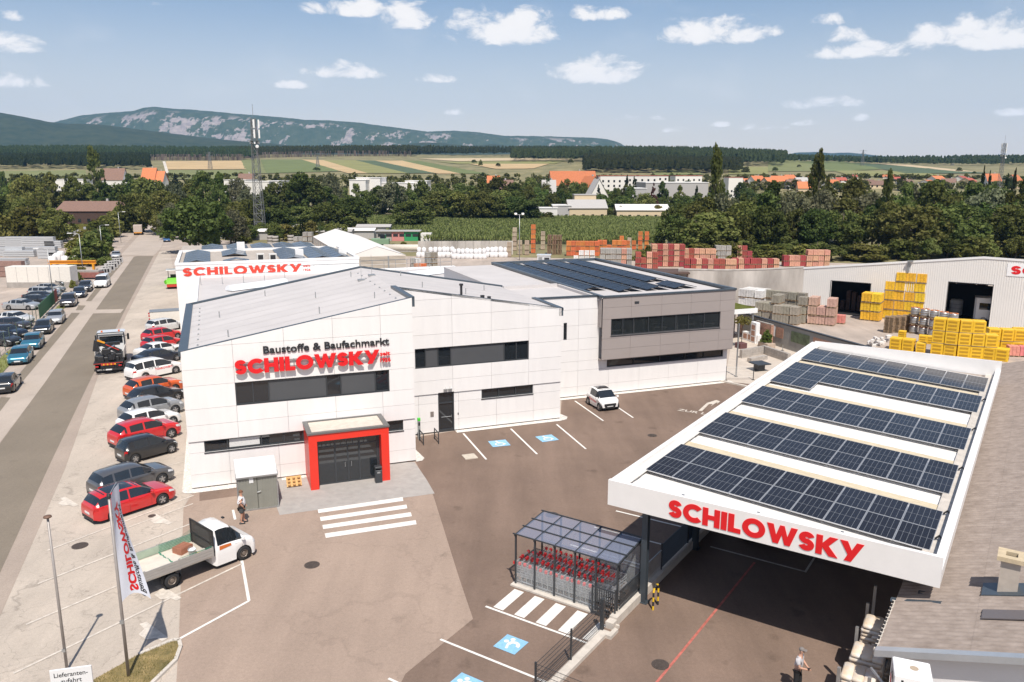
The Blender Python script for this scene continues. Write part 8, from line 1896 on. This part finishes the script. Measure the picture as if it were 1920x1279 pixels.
# cream workshop
house(1102, 322, 376, 70, 16, 'grey', 'cream', 2, 'cream workshop with low grey gable roof behind the maize', None, True, .62, name='workshop', cat='building', chim=False, win=1); house(1097, 336, 366, 40, 8, 'grey', 'cream', 2, 'raised cream lantern block behind the workshop gable', None, False, name='workshop_tower', cat='building'); house(1054, 322, 386, 34, 10, 'white', 'grey', 0, 'white flat annex left of the cream workshop', None, False, name='annex', cat='building'); house(1208, 318, 385, 96, 16, 'white', 'cream', -3, 'long low white-roofed shed with solar panels behind the maize', None, True, .7, name='shed', cat='building', chim=False, win=1); house(1025, 320, 391, 40, 8, 'white', 'white', 0, 'white row of low sheds at the maize edge', None, False, name='shed', cat='building', win=1)
for px, w, yt, lab in ((910,26,388,'white van-like box by the hedge'),(935,34,390,'dark red and white low depot'),(890,20,388,'small white depot block'),(955,26,391,'pale depot wall at the maize edge')): house(px, 318, yt, w, 6, 'white', 'white' if 'red' not in lab else 'cream', 0, lab, 'depot buildings at the maize edge', False, name='depot_building', cat='building', win=1)
# white factory
for px, w, yt, Y, lab in ((690,44,334,400,'white factory block with small roof turret'),(670,30,338,390,'white factory front left of the turret block'),(745,60,344,405,'low white factory wing right of the turret block'),(780,40,340,410,'right white factory hall'),(468,70,341,390,'white hall beside the lattice mast'),(440,40,338,430,'white hall further left of the mast'),(512,20,340,400,'narrow white block right of the mast')): house(px, Y, yt, w, 20, 'white', 'white', 0, lab, 'white factory halls', False, name='factory_hall', cat='building', win=1)
house(940, 410, 338, 42, 14, 'brown', 'cream', 10, 'brown-roofed house at the right of the middle belt'); house(925, 480, 330, 22, 10, 'orange', 'white', 0, 'orange-roofed house peeping over the middle belt'); house(455, 440, 326, 26, 12, 'brown', 'cream', 0, 'brown-roofed house left of the mast'); house(1030, 420, 338, 24, 10, 'grey', 'white', 0, 'grey-roofed house left of the manor roof')
for px, w, yt, r, lab in ((208,38,316,'brown','long brown-roofed white farmhouse on the far left'),(275,24,315,'orange','orange-roofed house by the farm track'),(292,22,321,'orange','orange-walled low house by the farm track'),(130,26,336,'grey','grey hall in the far left belt'),(150,20,338,'white','white block in the far left belt'),(110,14,337,'white','small white shed in the far left belt'),(240,16,340,'white','white shed between the left trees')): house(px, 520, yt, w, 9, r, 'white', 0, lab, 'far left houses', r in ('brown','orange'))
# brown timber house with open porch on the left
BH = house(162, 290, 379, 118, 14, 'brown', 'brown', 1, 'dark brown timber house with low brown roof on the left', None, True, .62, win=1)
b = MB(); hw = 118*290/FOC/2; b.add([(-hw-7,-6.5,3.2),(-hw-.3,-6.5,4.2),(-hw-.3,5,4.2),(-hw-7,5,3.2)], [(0,1,2,3)]); b.build('porch_roof', ROOFM['grey'], BH)
for x in (-hw-6.6,-hw-3): MB().box(x-.15,x+.15,-6.4,-6.1,0,3.4).build('porch_post', WALLM['brown'], BH)
MB().box(hw*.3,hw*.72,-6.3,-6.05,0,2.7).build('white_annex_wall', WALLM['white'], BH); MB().box(-hw*.75,-hw*.55,-6.15,-6.02,0,2.6).build('orange_door', WALLM['orange'], BH)
OW = thing('long_orange_shed', 'long low orange and cream shed at the end of the road', 'building', P(228,402)); 
for i in range(9): MB().box(i*2.6,(i+1)*2.6-.05,0,6,0,3.3).build('shed_bay', WALLM['orange' if i % 4 in (0,3) else 'cream'], OW)
MB().box(-.3,23.6,-.4,6.3,3.3,3.55).build('roof', ROOFM['grey'], OW)
# coloured sheds by the maize
CS = thing('coloured_shed', 'flat shed with pink and green painted fronts at the maize edge', 'shed', P(706,452)); 
for x0, x1, m in ((0,4.2,M_concrete),(4.2,7.6,mat('pink_front',(.55,.22,.20),.8)),(7.6,11.4,mat('green_front',(.03,.27,.10),.7))):
    MB().box(x0+.03,x1-.03,0,4,0,2.5).build('bay_front', m, CS)
    for k in range(2): MB().box(x0+.4+k*(x1-x0)/2,x0+.2+(k+.9)*(x1-x0)/2,-.05,0,1.2,1.9).build('bay_window', M_trim, CS)
MB().box(-.3,12,-.4,4.5,2.55,2.75).build('roof', ROOFM['grey'], CS); MB().box(12.2,15,-.6,3,0,2.1).build('white_box', WALLM['white'], CS)
for i, (px, py, l, w) in enumerate(((618,450,12,5),(655,448,14,5),(437,448,9,5),(475,450,8,4),(700,440,10,5),(540,440,7,4))): 
    q = P(px, py); t = thing('garden_shed', ('low pale shed left of the tent ridge','white flat shed behind the tent ridge','white open shelter roof left of the mast','white awning beside the mast foot','grey sheet roof right of the tent','small rusty-roofed hut by the mast')[i], 'shed', (q[0]-l/2,q[1],0)); MB().box(0,l,0,w,0,2.3).build('wall', WALLM['grey'], t); b = MB(); b.add([(-.3,-.4,2.3),(l+.3,-.4,2.3),(l+.3,w/2,3.0),(-.3,w/2,3.0)], [(0,1,2,3)]); b.add([(-.3,w+.4,2.3),(l+.3,w+.4,2.3),(l+.3,w/2,3.0),(-.3,w/2,3.0)], [(3,2,1,0)]); b.build('roof', ROOFM['white' if i in (1,2,3) else 'grey'], t)
# ------------------------------------------------------------------ masts, pylons, lamps
M_lat = mat('lattice_steel', (.20,.20,.20), .5, .4); M_ant = mat('white_antenna', (.74,.73,.71), .5)
def mast(base, H_, wb, wt, label, n=14, heads=True, th=.09):
    t = thing('lattice_mast', label, 'mast', base); b = MB(); c4_ = [(-1,-1),(1,-1),(1,1),(-1,1)]; W = lambda k: (wb+(wt-wb)*k/n)/2
    for i in range(4): b.tube((c4_[i][0]*W(0),c4_[i][1]*W(0),0),(c4_[i][0]*W(n),c4_[i][1]*W(n),H_),th,5)
    b.build('leg_frame', M_lat, t); b = MB()
    for k in range(n):
        z0, z1 = H_*k/n, H_*(k+1)/n
        for i in range(4):
            p, q = c4_[i], c4_[(i+1)%4]; b.tube((p[0]*W(k),p[1]*W(k),z0),(q[0]*W(k+1),q[1]*W(k+1),z1),th*.5,4); b.tube((q[0]*W(k),q[1]*W(k),z0),(p[0]*W(k+1),p[1]*W(k+1),z1),th*.5,4); b.tube((p[0]*W(k),p[1]*W(k),z0),(q[0]*W(k),q[1]*W(k),z0),th*.5,4)
    b.build('bracing', M_lat, t)
    if heads:
        for j in range(3):
            a = radians(90*j-90+20)
            for z in (H_-5.4, H_-2.7): MB().obox((1.35*cos(a),1.35*sin(a),z+1.2),(.42,.42,2.3),a).build('antenna_panel', M_ant, t)
        for j in range(5): a = radians(72*j); MB().obox((1.1*cos(a),1.1*sin(a),H_-6.6),(.5,.4,.6),a).build('radio_unit', M_ant, t)
        MB().lathe([(0,0),(.45,.05),(.45,.3),(0,.35)], 0, 0, 12, axis='Y').build('dish', M_ant, t).location = (.9,-1.0,H_-7.6)
        MB().tube((0,0,H_),(0,0,H_+3.8),.05,5).build('tip_rod', M_lat, t); b = MB(); b.box(-1.5,1.5,-1.5,1.5,H_-6.1,H_-6.05); b.build('platform', M_lat, t)
    return t
q = P(489,447); zt = ZA(480,215,q); mast((q[0],q[1],0), zt-1, 2.6, 1.1, 'tall lattice telecom mast with white antennas left of centre')
d = ray(1884,268); Y = 430; mast((d[0]*Y/d[1], Y, TH(d[0]*Y/d[1],Y)), CAM_H+d[2]*Y/d[1]-TH(d[0]*Y/d[1],Y), 2.0, .9, 'slender lattice telecom mast at the right picture edge')
for i, (px, yt, Y) in enumerate(((1619,281,1100),(1150,300,900),(595,292,1000),(1787,297,1250),(392,285,900))):
    d = ray(px, yt); X = d[0]*Y/d[1]; z0 = TH(X,Y); H_ = CAM_H+d[2]*Y/d[1]-z0; t = mast((X,Y,z0), H_, 4, .8, f'electricity pylon on the far fields, {("second from right","right of centre","left of the maize","rightmost","leftmost")[i]}', 8, False, .16)
    for k, w in enumerate((.93,.78)): MB().box(-5+2*k*.5,5-2*k*.5,-.2,.2,H_*w,H_*w+.3).build('cross_arm', M_lat, t)
def lamp(px, py, h, dirx, label):
    q = P(px, py); t = thing('street_lamp', label, 'lamp', q, 0, 'street lamps'); MB().tube((0,0,0),(0,0,h),.08,8,0,.05).build('post', M_galv, t, True); MB().path([(0,0,h),(dirx*.5,0,h+.15),(dirx*1.3,0,h+.2)], .04, 6).build('arm', M_galv, t); MB().bbox(dirx*1.6-.45,dirx*1.6+.35,-.15,.15,h+.13,h+.25,.03).build('lamp_head', M_ant, t)
lamp(227,455,8.0,1,'tall street lamp rising from the roadside hedge'); lamp(194,490,7.4,1,'street lamp nearer the viewer at the hedge'); lamp(157,520,7.6,-1,'grey lamp post beside the white container wall'); lamp(100,560,7.2,-1,'thin lamp post standing in the car lot fence'); lamp(275,400,7,1,'distant street lamp at the road end')
# ------------------------------------------------------------------ steel yard and lot on the left
LW = thing('white_container_wall', 'long white container-like wall behind the parked cars', 'wall', P(14,540), radians(2)); L_ = P(140,538)[0]-P(14,540)[0]
MB().box(0,L_,0,2.4,.9,3.4).build('wall_body', mat('cream_white_wall',(.70,.66,.60),.7,var=.05), LW); MB().box(0,L_,-.1,2.4,0,.9).build('wall_base', M_concrete, LW)
for i in range(6): MB().box(i*L_/6-.02,i*L_/6+.02,-.02,0,.9,3.4).build('wall_joint', M_galv, LW)
M_gal2 = mat('bright_galvanised', (.52,.53,.54), .45, .35, var=.15, scale=2, stretch=(.2,3,6)); GS = 'bundles of galvanised steel in the left yard'
rs = random.Random(61)
def bundle(px, py, w, h, lab, m=None, k=4, ang_=0):
    q = P(px, py); o = thing('steel_bundle', lab, 'steel', q, radians(ang_), GS); n = k
    for i in range(n): MB().box(-w/2+rs.uniform(-.15,.15),w/2+rs.uniform(-.15,.15),0,1.2,.1+i*h/n,.1+(i+1)*h/n-.06).build('section_pack', m or M_gal2, o)
    for x in (-w*.35,w*.35): MB().box(x-.08,x+.08,-.05,1.3,0,.1).build('bearer', M_palw, o)
for i, (px, py, w, h) in enumerate(((15,448,10,3.2),(36,446,6,3.0),(60,446,6,3.4),(86,447,7,2.4),(115,446,7,1.6),(148,446,9,2.2),(175,444,5,2.8),(10,463,9,2.4),(40,464,8,2.6),(72,466,8,2.8),(100,466,4,1.8),(8,481,8,2.0),(34,482,7,1.4),(64,478,6,1.6),(88,486,4,2.6),(105,486,3,1.4),(12,500,8,1.6),(10,520,6,2.8),(36,513,6,1.2),(60,513,7,1.0),(88,516,5,1.3))):
    bundle(px, py, w, h, f'bundle of galvanised steel sections, stack {words[i] if i < 20 else "last"} counted from the far left row', None if i not in (17,18,19) else mat('brown_pack',(.28,.17,.14),.8,var=.2), rs.choice((3,4,5)))
for i in range(9):
    q = P(100+i*7.5, 497-(i % 3)*5); o = link('wrapped_sack', sacks[i % 4], None, (q[0],q[1],0), i*.7); o.scale = (1.5,1.3,1.7); tag(o, f'white wrapped sack {words[i]} in the left yard heap', 'sack', 'white wrapped sacks in the left yard')
BG = thing('orange_gantry_beam', 'orange steel girder lying on supports before the white sacks', 'girder', P(92,516), radians(2)); MB().box(0,8.5,0,.5,2.0,2.15).box(0,8.5,0,.5,2.5,2.65).box(0,8.5,.2,.3,2.15,2.5).build('girder', M_orst, BG)
for x in (.4,8): MB().box(x-.15,x+.15,0,.5,0,2.0).build('support', M_orst, BG)
RV = thing('rusty_skip', 'low rust-red skip with grey load next to the girder', 'skip', P(90,524), radians(2)); MB().box(0,9,-.2,1.6,.3,1.2).build('skip_body', mat('rust_red',(.26,.10,.08),.8,var=.2), RV); MB().box(4,8.8,0,1.5,1.2,1.5).build('skip_load', M_concrete, RV)
BB = [P(195,513),P(203,508),P(209,503),P(214,498),P(219,493)]
for i, q in enumerate(BB): t = thing('barrier_block', f'grey lattice-faced barrier block {words[i]} in the row by the hedge', 'barrier', q, radians(58), 'barrier blocks by the hedge'); MB().bbox(-1.3,1.3,-.25,.25,0,1.0,.04).build('block', mat('grey_barrier',(.50,.48,.46),.8,var=.1), t); [MB().box(-1.1+k*.55,-.75+k*.55,-.27,-.24,.2,.8).build('recess_shade', M_trim, t) for k in range(4)]  # raised black plates stand in for shade in the block recesses
# chain fence with green sheets along the lot
FG = thing('lot_fence', 'wire fence with green screening panels along the car lot', 'fence', (0,0,0)); M_gsh = mat('green_screen_sheet', (.05,.17,.085), .7)
fp = [P(-10,678),P(20,648),P(58,618),P(75,600),P(92,582),P(108,566),P(128,548)]
M_fp = mat('fence_post_steel',(.12,.16,.12),.6,.3)
for i, (p, q_) in enumerate(zip(fp, fp[1:])):
    dl = Vector(q_)-Vector(p); nseg = 3
    for k in range(nseg):
        s = Vector(p)+dl*(k/nseg); e = Vector(p)+dl*((k+1)/nseg); MB().tube((s.x,s.y,0),(s.x,s.y,2.0),.04,6).build('post', M_fp, FG); b = MB()
        for z in (.3,.8,1.3,1.9): b.tube((s.x,s.y,z),(e.x,e.y,z),.012,4)
        b.build('fence_wire', M_fp, FG)
        if i in (3,4) : b = MB(); b.prism([(s.x,s.y),(e.x,e.y),(e.x+.05,e.y+.03),(s.x+.05,s.y+.03)], .2, 1.9); b.build('screen_panel', M_gsh if (i, k) not in ((4,2),) else mat('red_screen_sheet',(.35,.07,.06),.7), FG)
vg = [P(-20,690),P(20,655),P(60,625),P(100,583),P(130,553),P(140,556),P(108,592),P(72,632),P(30,672),P(0,705)]
struct(MB().sheet([p[:2] for p in vg], .05).build('verge', mat('roadside_grass',(.16,.17,.05),.95,var=.3,scale=.6,coord='World')), 'structure'); rs = random.Random(14); b = MB(); gx = [p[0] for p in vg]; gy = [p[1] for p in vg]
for i in range(5000):
    x, y = rs.uniform(min(gx),max(gx)), rs.uniform(min(gy),max(gy))
    if inside(x, y, vg): h_ = rs.uniform(.15,.5); a_ = rs.uniform(0,3.1); b.add([(x-.05*cos(a_),y-.05*sin(a_),.04),(x+.05*cos(a_),y+.05*sin(a_),.04),(x+rs.uniform(-.15,.15),y+rs.uniform(-.1,.1),h_)], [(0,1,2)])
struct(b.build('tall_grass', L_yel), 'stuff')
# ------------------------------------------------------------------ sample garden between grey wing and yard
cp_ = lambda x, y: (1330+x/7.104, 560+y/7.104)
M_pat = mat('pale_patio_paving', (.52,.45,.38), .85, var=.1, scale=1.2, coord='World')
struct(MB().sheet([P(1358,716)[:2],P(1420,722)[:2],P(1500,690)[:2],P(1560,648)[:2],P(1440,628)[:2],P(1390,612)[:2],P(1372,640)[:2]], .03).build('patio', M_pat))
b = MB(); pts = [P(*cp_(*p)) for p in ((560,1130),(200,1095))]
pa, pb_ = Vector(P(1352,716)), Vector(P(1400,726)); n = Vector((-(pb_-pa).y,(pb_-pa).x,0)).normalized()*.12; b.prism([(pa-n)[:2],(pb_-n)[:2],(pb_+n)[:2],(pa+n)[:2]], 0, .14); struct(b.build('patio_kerb', M_kerb))
DW = thing('dividing_wall', 'long grey garden wall with sample boards dividing patio and yard', 'wall', (25.9,90,0), atan2(73.4-90, 31.5-25.9)); Ld = 26
for i in range(10): MB().box(i*2.6+.01,(i+1)*2.6-.01,0,.22,0,2.5).build('wall_panel', mat('grey_wall_panel',(.30,.285,.26),.8,var=.08,obvar=.05), DW)
MB().box(-.1,Ld,-.06,.28,2.5,2.62).build('wall_coping', M_anth, DW)
for i, (x, w, m) in enumerate(((5.6,1.3,M_signw),(7.1,1.2,mat('brick_print',(.40,.22,.15),.7,var=.3,scale=8)),(9.6,2.8,mat('photo_print',(.10,.13,.07),.5,var=.5,scale=2)),(13,2.6,MATS['brick_print']))): MB().box(x,x+w,-.05,-.01,1.0,2.1).build('sample_board', m, DW)
def gbox(name, label, cat, px, py, sx, sy, sz, m, rz=0, z=0.):
    q = P(px, py); o = thing(name, label, cat, (q[0],q[1],z), rz); MB().bbox(-sx/2,sx/2,-sy/2,sy/2,0,sz,.03).build('body', m, o); return o
M_brick = mat('sample_brick', (.42,.24,.17), .85, var=.3, scale=7, bump=.4, bscale=20); M_block = mat('grey_garden_block', (.40,.36,.32), .85, var=.18, scale=3, bump=.3)
dz = atan2(73.4-90, 31.5-25.9)
def coursed(name, label, px, py, w, h, t_, m, rz, bw=.5, bh=.2):
    q = P(px, py); o = thing(name, label, 'wall', q, rz); n = int(h/bh)
    for i in range(n):
        off = (i % 2)*bw/2; x = -w/2-off
        while x < w/2-.01:
            a, c_ = max(x, -w/2), min(x+bw, w/2)
            if c_-a > .03: MB().box(a+.006,c_-.006,-t_/2+random.uniform(-.008,.008),t_/2,i*bh+.006,(i+1)*bh-.006).build('block', m, o)
            x += bw
    MB().box(-w/2+.02,w/2-.02,-t_/2+.025,t_/2-.02,0,h-.02).build('core', M_concrete, o); return o
coursed('brick_sample_wall', 'reddish brick sample wall by the dividing wall', *cp_(720,590), 2.6, 2.3, .35, M_brick, dz+.05); coursed('brick_sample_wall', 'second brick sample wall behind the ball tree', *cp_(500,500), 2.2, 2.3, .35, M_brick, dz+.05)
WS = gbox('white_display_pillar', 'white display pillar with square niches between the brick samples', 'display', *cp_(600,590), 1.0, .5, 2.3, M_signw, dz)
for k in range(3): MB().box(-.3,.3,-.27,-.24,.2+k*.65,.7+k*.65).build('niche', M_brick, WS)
W2 = gbox('white_niche_bench', 'low white shelf wall with three niches', 'display', *cp_(560,575), 2.6, .5, 1.0, M_signw, dz+pi*.02)
for k in range(3): MB().box(-1.1+k*.8,-.5+k*.8,-.27,-.24,.25,.8).build('niche', M_brick, W2)
coursed('garden_seat_wall', 'grey block wall around the sunken seat, long side', *cp_(880,790), 4.2, .9, .35, M_block, dz, .6, .22); coursed('garden_seat_wall', 'grey block wall around the sunken seat, short side', *cp_(560,770), 3.2, .9, .35, M_block, dz+pi/2+.25, .6, .22); coursed('garden_bench', 'stone bench inside the sunken seat', *cp_(640,830), 2.4, .45, .5, M_block, dz+pi/2+.25, .6, .22)
q = P(*cp_(665,960)); TB = thing('garden_table', 'square dark garden table in the sample garden', 'table', q, dz); MB().bbox(-.75,.75,-.75,.75,.68,.78,.02).build('table_top', M_anth, TB); MB().box(-.35,.35,-.35,.35,0,.68).build('pedestal', M_anth, TB)
PB = gbox('planter_box', 'tan stone planter box with shrub at the dividing wall', 'planter', *cp_(760,650), 1.7, 1.0, .55, mat('tan_stone',(.42,.33,.26),.85,var=.15,scale=4), dz); q = P(*cp_(760,650)); t = tree('shrub', cp_(770,650)[0], q[1]+.1, 326+(CAM_H-1.9)*1525/q[1], 20, 'sparse shrub growing in the tan planter box', None, 0, .5)
PR_ = gbox('round_planter', 'dark red round planter under the ball tree', 'planter', *cp_(420,660), .9, .9, .6, mat('dark_red_pot',(.12,.05,.05),.7), .4); q = P(*cp_(425,655))
BT = thing('ball_tree', 'small clipped ball-headed tree on a thin stem in the patio', 'tree', q); MB().tube((0,0,.4),(0,0,2.6),.04,6).build('trunk', M_bark, BT); V = leaves(np.random.default_rng(3), np.array([[0,0,2.95],[.4,0,2.9],[-.4,.1,2.9],[0,.4,2.95],[0,-.4,2.9]]), [.55]*5, 110, .16); link('crown', mesh_quads('crown', V, L_yel), BT)
for i, (x, y, w) in enumerate(((1060,620,26),(1150,640,28),(1230,640,22))): q = P(*cp_(x, y+30)); tree('shrub', cp_(x,y)[0], q[1], 326+(CAM_H-1.5)*1525/q[1], w, ('left','middle','right')[i]+' yellow-green shrub in the planting bed by the wall', 'planting bed shrubs', 1)
for i, (px, py, h) in enumerate(((*cp_(355,1040),4.9),(*cp_(218,1090),1.3),(*cp_(583,1085),1.4),(*cp_(975,695),.6))): q = P(px, py); t = thing('steel_post', ('tall grey steel post at the corner of the grey wing','short dark fence post at the white wall end','short dark fence post beside the canopy','small light bollard in the planting bed')[i], 'post', q); MB().tube((0,0,0),(0,0,h),.07 if i == 0 else .04,8).build('post', M_galv if i in (0,3) else M_anth, t); MB().box(-.14,.14,-.14,.14,0,.03).build('foot_plate', M_galv, t)
b = MB(); q0, q1 = P(*cp_(218,1090)), P(*cp_(583,1085)); CF = thing('wire_rope_rail', 'thin wire rope rail between the two dark fence posts', 'railing', (0,0,0))
for k in range(6): MB().tube((q0[0],q0[1],.3+k*.18),(q1[0],q1[1],.3+k*.18),.012,4).build('wire', M_galv, CF)
q = P(1393,580,3.4); PO = thing('white_porch_roof', 'white flat porch roof with green planting behind the grey wing', 'canopy', (q[0],q[1],0), UA); MB().box(-4,1.2,-1,3,3.1,3.6).build('porch_slab', M_hallw, PO); MB().box(-3.9,1.0,-.8,2.8,3.6,3.66).build('roof_planting', L_yel, PO); MB().box(.7,.9,-.8,-.6,0,3.1).build('porch_post', M_galv, PO); MB().box(-3.8,1,2.6,2.9,0,3.1).build('porch_wall', M_taupe, PO)
# ------------------------------------------------------------------ bag pallets under the store eave
M_sackm = mat('cement_sacks', (.68,.65,.61), .5, var=.08, scale=3.5, col2=(.62,.48,.33), obvar=.08)
def bagpallet(u, v, z, label, seed):
    q = CW(u, v, z); t = thing('sack_pallet', label, 'pallet', q, UC+.05, 'film-wrapped sack pallets under the store eave'); link('pallet_base', me_pal, t); r_ = random.Random(seed)
    for l in range(6):
        for k in range(3):
            a_, c_ = (-.33+k*.33+r_.uniform(-.03,.03), r_.uniform(-.03,.03)); a_, c_, sx, sy = (a_, c_, .175, .46) if l % 2 else (c_, a_*.9, .5, .16)
            MB().bbox(a_-sx,a_+sx,c_-sy,c_+sy,.14+l*.15,.285+l*.15,.05).build('sack', M_sackm, t, True)
for i, (u, v, z, lab) in enumerate(((10.66,-2.9,.0,'lower front sack pallet under the store eave'),(10.66,-2.9,1.2,'upper front sack pallet under the store eave'),(10.66,-1.5,.0,'lower second sack pallet under the store eave'),(10.66,-1.5,1.2,'upper second sack pallet under the store eave'),(10.66,.4,0.,'lower sack pallet in the shade of the canopy'),(10.66,.4,1.3,'upper sack pallet in the shade of the canopy'),(10.66,1.8,.0,'rearmost sack pallet in the shade of the canopy'))): bagpallet(u, v, z, lab, i)
FR = thing('sack_rack', 'grey steel rack frame holding the sack pallets at the store wall', 'rack', (OC[0],OC[1],0), UC)
for v in (-3.6,-.8,1.1,2.6): MB().box(10.1,10.2,v-.05,v+.05,0,2.6).build('upright', M_galv, FR); MB().box(11.0,11.1,v-.05,v+.05,0,2.6).build('upright', M_galv, FR)
for z in (1.14,):
    for u in (10.15,11.05): MB().box(u-.05,u+.05,-3.6,2.6,z-.08,z+.02).build('beam', M_galv, FR)
